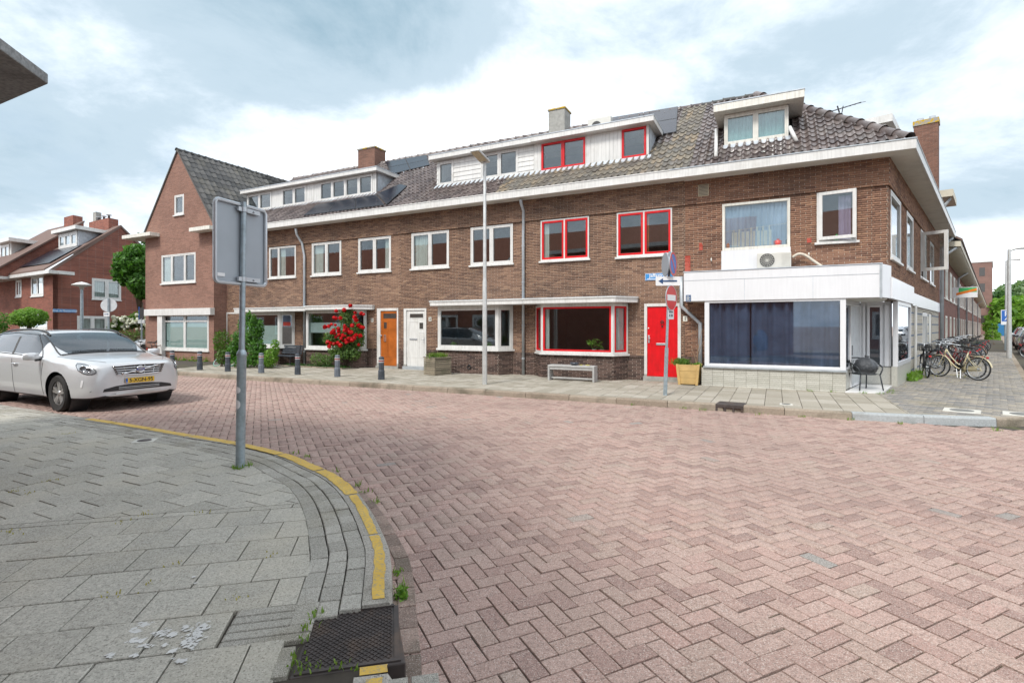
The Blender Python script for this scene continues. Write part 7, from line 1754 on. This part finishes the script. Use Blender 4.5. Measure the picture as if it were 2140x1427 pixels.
fw_ = [(-far_hit(a, 0, CR, dF)[0], -far_hit(b, 0, CR, dF)[0], far_hit(a, c, CR, dF)[1], far_hit(a, d, CR, dF)[1]) for a, b, c, d in ((33, 45, 621, 586), (65, 91, 620, 578), (42, 99, 688, 656))]
mb = MB(); Hs = fw_
for a, b, c, d in split_rects(-Fw, 0, 0, ez, Hs): mb.box(a, b, 0.001, .3, c, d)
mb.obj('front_wall', brick_l, h)
for q in Hs: window(h, *q, y=0, div=(.5,) if q[1]-q[0] > 1 else (), fw=.09, sw=.07, curt=[(.1, .4, curtain_m)])
MB().box(-Fw-.2, .9, -.55, .01, ez-.25, ez-.05).obj('eave', white, h); MB().box(.3, .95, -.0, .9, ez-.25, ez-.05).obj('eave', white, h)
rfl = MB().poly_ext([(-Fw, -.5, ez-.05), (.02, -.5, ez-.05), (.02, ry, rz+.05), (-Fw, ry, rz+.05)], (0, 0, .12)).obj('roof', tile_red, h)
MB().poly_ext([(-Fw, dd+.5, ez-.05), (-Fw, ry, rz+.05), (.02, ry, rz+.05), (.02, dd+.5, ez-.05)], (0, 0, .12)).obj('rear_roof_slope', tile_red, h)
sl_ = (rz-ez)/ry; RZ = lambda y: ez+.07+sl_*(y+.5)*ry/(ry+.5)
MB().poly_ext([(-Fw+.3, .0, RZ(.0)+.1), (-.5, .0, RZ(.0)+.1), (-.5, 1.9, RZ(1.9)+.1), (-Fw+.3, 1.9, RZ(1.9)+.1)], (0, 0, .03)).obj('solar_array', solar_m, rfl)
dy = 1.9; zb_ = RZ(dy); dmr = MB().box(-4.2, -1.0, dy, dy+2.2, zb_-.1, zb_+1.15).obj('dormer', lead, h); MB().box(-4.6, -.6, dy-.35, dy+2.4, zb_+1.15, zb_+1.38).obj('flat_roof', white, dmr); window(dmr, -4.1, -1.1, zb_+.1, zb_+1.1, y=dy-.05, div=(.33, .66), fw=.12, sw=.09, sill=False)
MB().box(-4.4, -1.2, ry-.3, ry+.4, rz-.3, rz+.75).obj('chimney', brick_l, h)
for i in range(3): MB().cyl((-3.4+i*.8, ry, rz+.75), (-3.4+i*.8, ry, rz+1.0), .09, n=8).obj('chimney_pot', blackm, h); MB().cyl((-3.4+i*.8, ry, rz+1.05), (-3.4+i*.8, ry, rz+1.08), .2, n=10).obj('pot_cap', alu, h)
MB().box(-4.2, -3.7, ry-.1, ry+.3, rz+.75, rz+1.5).obj('chimney_cowl', concrete, h)
h2 = thing('brick_house', 'red brick house further left with white dormer and higher roof', 'house', (CR.x, CR.y, 0)); ORG[h2] = Vector((CR.x, CR.y, 0)); CUR[0] = M
zu = .95; x0, x1 = -13, -Fw-.02; yo = -.0
MB().box(x0, x1, yo, yo+.3, 0, ez+.0).obj('front_wall', brick_l, h2); MB().poly_ext([(x1, -.4, ez-.1), (x1, ry, rz), (x1, ry, rz+zu), (x1, -1.6, ez-.1)], (-.3, 0, 0)).obj('party_wall', brick_ly, h2)
rf2 = MB().poly_ext([(x0, -1.7, ez-.15), (x1+.15, -1.7, ez-.15), (x1+.15, ry, rz+zu), (x0, ry, rz+zu)], (0, 0, .14)).obj('roof', tile_red, h2)
MB().box(x0, x1, -1.9, .0, ez-.3, ez-.12).obj('eave', white, h2)
dm2 = MB().box(-11.5, -9.2, .6, 3, ez+1.2, ez+2.6).obj('dormer', white, h2); MB().box(-11.9, -8.4, .2, 3.2, ez+2.6, ez+2.85).obj('flat_roof', white, dm2); window(dm2, -11.3, -9.5, ez+1.4, ez+2.5, y=.55, div=(.5,), fw=.12, sill=False)
MB().box(-8.9, -7.2, ry-.3, ry+.4, rz+.6, rz+1.6).obj('chimney', brick_l, h2)
MB().box(-7.2, -4.5, ry+1, ry+1.1, rz+.2, rz+.95).obj('terrace_screen', white, h2)
CUR[0] = None
# street name plate on the corner
p_ = CR+dG*(far_hit(135, 0, CR, dG)[0]); pz = far_hit(135, 649.5, CR, dG)[1]; ln = far_hit(160, 0, CR, dG)[0]-far_hit(111, 0, CR, dG)[0]
nG = Vector((dG.y, -dG.x)); name_plate((p_.x+nG.x*.03, p_.y+nG.y*.03, pz), math.atan2(dG.y, dG.x), ln, .2, 'Johan de Meesterstraat', .155, 'blue street name plate on the red brick house at left')
# lamp, back-turned round sign, small dark sign
lf = px(171, 681, 27.); t = thing('street_lamp', 'old street lamp with wide white shade before the left brick house', 'street lamp', (lf.x, 27., 0)); MB().cyl((0, 0, 0), (0, 0, 3.5), .09, .06, 12).obj('pole', galv, t, smooth=True, auto=40); MB().lathe([(.09, 3.5), (.1, 3.62), (.42, 3.7), (.43, 3.73), (.2, 3.84), (.04, 3.88), (.001, 3.9)], (0, 0, 0), 24).obj('lamp_shade', white, t, smooth=True)
lf = px(226, 681, 23.5); t = thing('traffic_sign', 'grey back of a round traffic sign with small arrow plate', 'sign', (lf.x, 23.5, 0)); MB().cyl((.02, 0, 0), (.02, 0, 2.85), .045, n=12).obj('pole', galv, t, smooth=True, auto=40)
MB().lathe([(.001, .03), (.37, .03), (.375, .04), (.375, .055), (.001, .055)], (0, 0, 2.53*1.0), 30, 'y').xf(Matrix.Translation((0, 0, 2.53)) @ Matrix.Diagonal((1, 1, .8, 1)) @ Matrix.Translation((0, 0, -2.53))).obj('sign_plate', plain('pale_sign_back', (.55, .58, .60), .5), t)
ap_ = MB().box(-.16, .10, -.06, -.045, 2.03, 2.22).obj('arrow_plate', white_s, t); MB().poly_ext([(.08, -.063, 2.125), (.02, -.063, 2.165), (.02, -.063, 2.14), (-.13, -.063, 2.14), (-.13, -.063, 2.11), (.02, -.063, 2.11), (.02, -.063, 2.085)], (0, .002, 0)).obj('arrow', navy, ap_)
lf = px(296, 681, 24.5); t = thing('traffic_sign', 'narrow dark parking sign on thin post beside the gable house', 'sign', (lf.x, 24.5, 0)); MB().cyl((0, 0, 0), (0, 0, 1.95), .035, n=10).obj('pole', galv, t); MB().box(-.1, .1, -.02, .02, 1.9, 2.45).obj('sign_plate', plain('dark_sign', (.05, .05, .05), .5), t); MB().box(-.125, -.1, -.02, .02, 1.9, 2.5).obj('sign_edge', blue_s, t); MB().box(-.16, .16, -.03, .0, 1.72, 1.88).obj('sub_plate', MT['pale_sign_back'], t)
# shrubs of the left
t = shrub('ball_tree', 'bright green ball shaped tree on a short trunk above the white car', (60, 722), [(61, 663, 26., 31, 20, .75), (50, 668, 26, 18, 14, .6), (74, 660, 26, 17, 15, .6)], 5200, .09, L_lite, cat='tree', st=0, fill=.3, up=.6); tb_ = px(61, 681, 26.); MB().cyl((tb_.x, 26., SW), (tb_.x, 26., 1.9), .12, .09, 10).obj('trunk', bark, t)
shrub('leafy_bush', 'green garden bush at the left picture edge', (5, 720), [(2, 670, 27, 18, 18, .5), (-10, 690, 27, 24, 20, .5)], 1500, .1, L_mid)
hg0 = Vector((-21.8, 26.9)); hg1 = Vector((-19.3, 27.5))
t = thing('hedge', 'clipped green hedge beside the gable house', 'hedge', (*((hg0+hg1)/2), 0)); ORG[t] = Vector((*((hg0+hg1)/2), 0))
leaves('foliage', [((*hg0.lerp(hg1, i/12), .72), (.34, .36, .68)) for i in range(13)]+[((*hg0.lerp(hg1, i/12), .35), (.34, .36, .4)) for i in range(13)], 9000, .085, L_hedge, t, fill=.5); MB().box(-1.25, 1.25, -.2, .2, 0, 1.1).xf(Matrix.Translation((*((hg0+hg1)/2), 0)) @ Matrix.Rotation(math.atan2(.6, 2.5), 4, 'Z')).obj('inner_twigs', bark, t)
wr_ = shrub('rose_hedge', 'white flowering rose hedge behind the clipped hedge', (285, 715), [(262, 675, 28.5, 26, 14, .5), (290, 668, 28.5, 24, 16, .5), (315, 678, 28.5, 22, 14, .5), (240, 684, 28.5, 10, 12, .4)], 5200, .11, L_hedge, cat='rose', fill=.7)
whp = leaf_mat('white_petal', (.62, .62, .52), (.82, .82, .78), .15)
for _ in range(85): bloom(wr_, px(random.uniform(234, 332), random.triangular(655, 692, 670), 28.0+random.uniform(-.1, .15)), random.uniform(.07, .13), whp)
def tree(name, label, base, Z, L, n, size, mat, trunk_h, r=.2, fill=.5):
    p = px(base, 681, Z); t = thing(name, label, 'tree', (p.x, Z, 0)); ORG[t] = Vector((p.x, Z, 0)); lb = lobes_px(L)
    MB().tube([(p.x, Z, 0), (p.x+.05, Z, trunk_h*.5), (p.x, Z+.1, trunk_h)], [r, r*.8, r*.6], 10).obj('trunk', bark, t, smooth=True)
    for c, rr in lb[:6]: MB().tube([(p.x, Z, trunk_h*.85), tuple(Vector((p.x, Z, trunk_h)).lerp(Vector(c), .5)+Vector((0, 0, .2))), c], [r*.5, r*.3, r*.12], 6).obj('limb', bark, t, smooth=True)
    leaves('crown', lb, n, size, mat, t, fill=fill); return t
tree('street_tree', 'bright green street tree beside the gable house', 292, 31., [(285, 555, 31, 34, 32, 1.3), (268, 575, 31, 22, 24, 1.), (298, 590, 31, 22, 28, 1.), (290, 530, 31, 22, 20, 1.), (262, 545, 31, 14, 16, .8), (300, 612, 31, 14, 14, .7), (312, 500, 33, 14, 14, .8)], 8000, .24, L_mid, 3.0)
# car and bicycles behind the white car
keepn = ('body', 'underbody', 'windscreen', 'side_window', 'rear_window', 'wheel', 'interior', 'headlight', 'grille', 'mirror', 'roof_rail')
def far_car(loc, rot, colr, label, name='parked_car'):
    c = main_car.copy(); COL.objects.link(c); c.location = loc; c.rotation_euler = (0, 0, rot); c['label'] = label; c['group'] = 'parked cars'
    for ch in main_car.children:
        if ch.name.split('.')[0] in keepn:
            d = ch.copy(); COL.objects.link(d); d.parent = c
            if ch.name.startswith(('wheel', 'headlight')):
                for g_ in ch.children: e_ = g_.copy(); COL.objects.link(e_); e_.parent = d
    repaint(c, car_paint, colr); return c
main_car['group'] = 'parked cars'
pcar = px(330, 681, 25.); far_car((pcar.x, 25.2, 0), R(178), plain('silver_paint', (.55, .57, .58), .3, .3, coat=.8), 'silver white car behind the bicycles left of the gable house')
for i, (u, Z, cn, lab) in enumerate(((300, 22.8, 'black', 'black bicycle parked before the silver car'), (318, 22.5, 'brown', 'yellow brown bicycle leaning by the gable house corner'), (286, 23.4, 'dark grey', 'grey bicycle partly hidden by the white car bonnet'))):
    colr = MT.get('bike_'+cn.replace(' ', '_')) or plain('bike_'+cn.replace(' ', '_'), dict(dull)[cn], .4); c = dup_bike(bk2, colr, black_f, lab); c['group'] = 'bicycles by the gable house'; p = px(u, 681, Z); place_bike(c, (p.x, Z), R(60+25*i), R(5*(-1)**i), z=0.)
# ------------------------------------------------------------------ the row along the side street
TD = [18.2, 29., 42., 58., 80., 110.]
rowl = ['first of the row, with the estate agent board', 'second along the side street', 'third along the side street', 'fourth along the side street', 'last one before the trees']
eave_m = plain('cream_eave', (.62, .58, .47), .6, var=.06)
for i in range(5):
    t0, t1 = (15.0 if i == 0 else TD[i]), TD[i+1]; L_ = t1-t0
    h = thing('row_house', 'red brick row house with cream eaves, '+rowl[i], 'house', wB(t0, -.05, 0), ROTB, 'row houses of the side street')
    nW = max(2, int(L_/3.2)); Hs = []; 
    for k_ in range(nW): a = L_*(k_+.25)/nW; Hs.append((a, a+L_/nW*.55, 2.95, 4.55)); Hs.append((a, a+L_/nW*.42, SW, 2.1))
    wall_slab(h, 'wall', brick_row, 0, L_, 0, 5.1, Hs, y0=0, y1=.25)
    for q in Hs:
        if q[2] > 1: window(h, *q, div=(.33, .66), fm=cream, fw=.1, sw=.08, curt=[(.1, .4, curtain_m)])
        else: d_ = MB().box(q[0], q[1], .1, .16, SW, q[3]).obj('door', cream, h); MB().frame(q[0], q[1], SW, q[3], .09, -.01, .1).obj('door_frame', cream, d_)
    MB().hexa([(0, -.75, 5.0), (L_, -.75, 5.0), (L_, .0, 5.05), (0, .0, 5.05)], [(0, -.75, 5.22), (L_, -.75, 5.22), (L_, .0, 5.3), (0, .0, 5.3)]).obj('eave', eave_m, h)
    for k_ in range(int(L_/.45)): MB().box(.2+k_*.45, .28+k_*.45, -.72, -.02, 4.9, 5.0).obj('rafter_end', eave_m, h)
    MB().hexa([(0, -.8, 5.225), (L_, -.8, 5.225), (L_, 4, 8.6), (0, 4, 8.6)], [(0, -.8, 5.32), (L_, -.8, 5.32), (L_, 4, 8.7), (0, 4, 8.7)]).obj('roof', tile_red, h)
    MB().tube([(.1, -.6, 4.98), (.1, -.12, 4.6), (.1, -.12, SW)], .06, 8).obj('downpipe', zinc, h, smooth=True)
    if i == 0:
        s_ = 7.2; bd = MB().box(s_, s_+.03, -1.15, -.15, 3.1, 3.65).obj('agent_board', white_s, h); MB().box(s_-.004, s_-.001, -1.12, -.4, 3.38, 3.62).obj('green_field', plain('board_green', (.05, .4, .12), .4), bd); MB().poly_ext([(s_-.006, -1.12, 3.45), (s_-.006, -1.12, 3.58), (s_-.006, -.3, 3.35), (s_-.006, -.3, 3.22)], (.002, 0, 0)).obj('orange_stripe', plain('board_orange', (.75, .2, .02), .4), bd)
        MB().box(.0, 2.6, -.5, .3, 7.2, 7.5).obj('high_eave', eave_m, h); MB().box(.1, 3.0, .1, 3, 5.3, 7.6).obj('high_wall', brick_row, h); MB().tube([(.2, -.4, 7.15), (.2, .1, 6.4)], .06, 8).obj('eave_bracket', zinc, h)
# chimney stack and back dormer of the corner building
CUR[0] = XB
cst = MB().box(13.3, 13.9, -.05, .75, 5.0, 10.0).obj('chimney', MT['chimney_brick'], hc); MB().box(13.27, 13.93, -.08, .78, 10.0, 10.2).obj('chimney_cap', lichen_m, cst)
for y in (.15, .55): MB().cyl((13.6, y, 10.2), (13.6, y, 10.36), .12, n=10).obj('chimney_pot', alu, cst)
bd_ = MB().box(8.3, 9.9, 1.2, 3.0, 6.4, 8.75).obj('side_dormer', cream, hc); MB().box(8.0, 10.3, .85, 3.2, 8.75, 9.02).obj('flat_roof', white, bd_)
MB().tube([(TB+.1, -.45, 5.35), (TB+.1, -.3, 5.2), (TB+.1, -.1, 4.9), (TB+.1, -.1, SW)], .07, 10).obj('downpipe', zinc, hc, smooth=True)
CUR[0] = None
# far tower block, lamps, signs, trees, cars of the side street
tw = thing('tower_block', 'tall red brick block far behind the row houses', 'building', wB(118, 1.4, 0), ROTB); MB().box(0, 14, 0, 6, 0, 13.6).obj('wall', brick_row, tw); MB().box(2, 9, 3.5, 6, 13.75, 15.6).obj('roof_unit', plain('pale_grey_panel', (.45, .47, .5), .6), tw); MB().box(-.1, 14.1, -.1, 6.1, 13.6, 13.75).obj('parapet', white, tw)
for j in range(4): MB().box(-.02, .0, 1, 1.8, 2+3*j, 3.6+3*j).obj('window', door_glass, tw)
for u, v, lab, hh in ((2109, 748, 'tall slim grey street lamp on the side street pavement', 5.0), (2103, 722, 'thin far street lamp beyond the parking sign', 6.4)):
    p = G(u, v, SW); t = thing('street_lamp', lab, 'street lamp', (p.x, p.y, SW)); MB().lathe([(.10, 0), (.095, 1.), (.06, hh), (.001, hh+.02)], (0, 0, 0), 12).obj('pole', lamp_m, t, smooth=True, auto=40); MB().tube([(0, 0, hh-.05), (.25, -.1, hh+.04), (.75, -.3, hh+.08)], [.05, .05, .09], 8).obj('lamp_head', lamp_m, t)
p = G(2101, 732, SW); t = thing('parking_sign', 'blue and white parking sign on post in the side street', 'sign', (p.x, p.y, SW)); MB().cyl((0, 0, 0), (0, 0, 2.4), .05, n=10).obj('pole', galv, t); pp = MB().box(-.32, .32, -.06, -.05, 1.55, 2.45).obj('sign_plate', white_s, t); MB().box(-.28, .28, -.063, -.0605, 1.75, 2.41).obj('blue_field', blue_s, pp)
text_obj('P', .42, white_s, pp, Matrix.Translation((0, -.066, 2.2)) @ Matrix.Rotation(R(90), 4, 'X'), bold=.012); MB().poly_ext([(-.12, -.066, 1.82), (.0, -.066, 1.98), (.12, -.066, 1.82), (.06, -.066, 1.82), (0, -.066, 1.9), (-.06, -.066, 1.82)], (0, .002, 0)).obj('pictogram', white_s, pp)
for t_, c_, lab in ((14.2, (.42, .44, .46), 'silver car at the right picture edge'), (29, (.05, .055, .07), 'dark car parked along the side street'), (37, (.45, .47, .5), 'pale grey car parked further along the side street'), (46, (.20, .03, .03), 'dark red car far along the side street')):
    far_car(wB(t_, 3.75, 0), ROTB, plain('paint_%d' % int(t_), c_, .3, .2, coat=.8), lab)
for i, (t_, cn) in enumerate(((22, 'black'), (23.4, 'red'), (25., 'dark grey'))):
    c = dup_bike(bk2, MT.get('bike_'+cn.replace(' ', '_')), black_f, ['black', 'red', 'dark grey'][i]+' bicycle at the kerb by the side street cars'); c['group'] = 'bicycles at the side street kerb'; place_bike(c, wB(t_, 2.9, 0), ba+R(170), R(3), z=0)
tree('street_tree', 'broad bright green tree at the end of the side street', 2128, 95., [(2120, 665, 95, 42, 30, 5), (2150, 650, 95, 40, 34, 5), (2108, 692, 95, 16, 18, 3), (2140, 690, 95, 40, 22, 4), (2110, 640, 95, 26, 20, 4)], 6500, .85, L_lite, 5, .4)
tree('street_tree', 'dark green tree behind the end of the row houses', 2085, 125., [(2080, 655, 125, 16, 38, 4), (2092, 640, 125, 24, 32, 5), (2078, 688, 125, 12, 22, 4)], 3500, 1.0, L_dark, 6, .5)
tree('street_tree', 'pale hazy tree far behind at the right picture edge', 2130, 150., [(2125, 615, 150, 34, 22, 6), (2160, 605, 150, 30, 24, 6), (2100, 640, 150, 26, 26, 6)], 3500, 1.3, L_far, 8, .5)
shrub('leafy_bush', 'yellow green garden shrub at the end of the bicycle row', (2078, 720), [(2074, 703, 60, 7, 14, 1.), (2069, 684, 62, 6, 13, 1.), (2079, 714, 58, 6, 8, .8)], 1800, .26, L_lite)
for k_ in range(3): MB().box(-1.2, 1.2, -.05, .05, 0, 2.0).xf(Matrix.Translation(px(2081+k_*9, 700, 84+k_)*1.0*Vector((1, 1, 0)) if False else Vector((px(2081+k_*8, 700, 84).x, 84+k_*.1, 0)))).obj('fence_panel', plain('blue_hoarding', (.02, .16, .34), .5), label='blue hoarding panel below the far trees, %s' % ords[k_], cat='fence', group='blue hoarding')
# ------------------------------------------------------------------ the house at our left whose canopy reaches into the picture, and the row behind us (seen in the panes)
cs = plain('pebble_concrete', (.26, .275, .28), .9, var=.3, scale=40, bump=.6, dirt=((.12, .12, .12), 3, .5))
TIP = px(100.5, 176.5, 3.7); d1 = Vector((-277, 1085, 0)).normalized(); d2 = Vector((-EA.x, -EA.y, 0))
lh = thing('brick_house', 'house at the left edge with grey concrete canopy overhead', 'house', (TIP.x-1.5, TIP.y-1, 0)); ORG[lh] = Vector((TIP.x-1.5, TIP.y-1, 0))
q = [TIP, TIP+d2*6, TIP+d2*6-d1*9, TIP-d1*9]; MB().prism([(p.x, p.y) for p in q][::-1], TIP.z, TIP.z+.073).obj('canopy', cs, lh, bevel=.006)
wc = TIP+d2*.62-d1*.35; q = [wc, wc+d2*6, wc+d2*6-d1*9, wc-d1*9]; MB().prism([(p.x, p.y) for p in q][::-1], 0, 5.6).obj('wall', brick_tex('left_house_brick', (.28, .10, .07), (.19, .07, .05), (.25, .2, .17)), lh)
MB().prism([(p.x, p.y) for p in [wc+Vector((.6, .4, 0)), wc+d2*6.5, wc+d2*6.5-d1*9.5, wc-d1*9.5+Vector((.6, 0, 0))]][::-1], 5.6, 5.8).obj('eave', white, lh)
bh_br = brick_tex('opposite_brick', (.42, .17, .11), (.30, .12, .085), (.40, .32, .26), L=.25, Hc=.06); orange_t = piece_mat('orange_roof', [(0., (.34, .13, .08)), (1., (.42, .17, .11))], .7)
for k_, (sa, sb_, lab) in enumerate(((-16, -7, 'red brick house across the road, behind the camera at left'), (-7, 2, 'red brick house across the road, straight behind the camera'), (8, 17, 'red brick house across the road, behind the camera at right'), (-27, -16.2, 'red brick house across the road, first beyond the left house'), (-39, -27.2, 'red brick house across the road, second beyond the left house'), (-52, -39.2, 'red brick house across the road, third beyond the left house'))):
    h = thing('opposite_house', lab, 'house', wA(sa, 23.0, 0), ROTA+math.pi, 'houses across the road'); L_ = sb_-sa
    Hs = []
    for x in (.08, .42, .75): Hs.append((-L_*(x+.2)+0, -L_*x, 3.3, 5.0)); Hs.append((-L_*(x+.2), -L_*x, .8, 2.5))
    wall_slab(h, 'wall', bh_br, -L_, 0, 0, 6.4, Hs, y0=0, y1=.3)
    for q in Hs: window(h, *q, div=(.5,), fw=.1, sw=.08)
    MB().box(-L_, 0, -.5, .0, 6.3, 6.55).obj('eave', white, h); MB().hexa([(-L_, -.5, 6.5), (0, -.5, 6.5), (0, 4, 9.4), (-L_, 4, 9.4)], [(-L_, -.5, 6.6), (0, -.5, 6.6), (0, 4, 9.5), (-L_, 4, 9.5)]).obj('roof', orange_t, h); MB().box(-L_, 0, 3.5, 3.6, 0, 5.3).obj('room', dark_room, h)
pn = MB().prism([tuple(wA(s, n).xy) for s, n in ((-54, 20.3), (20, 20.3), (20, 23.2), (-54, 23.2))], -.02, SW).obj('pavement_opposite', tile_far_m, kind='structure')
far_car(wA(-1.0, 18.2, 0), ROTA+math.pi, plain('blue_paint', (.02, .08, .25), .3, .2, coat=.8), 'blue car parked behind the camera'); far_car(wA(-7.2, 18.2, 0), ROTA, plain('grey_paint', (.20, .21, .22), .3, .2, coat=.8), 'grey car parked behind the camera at left')
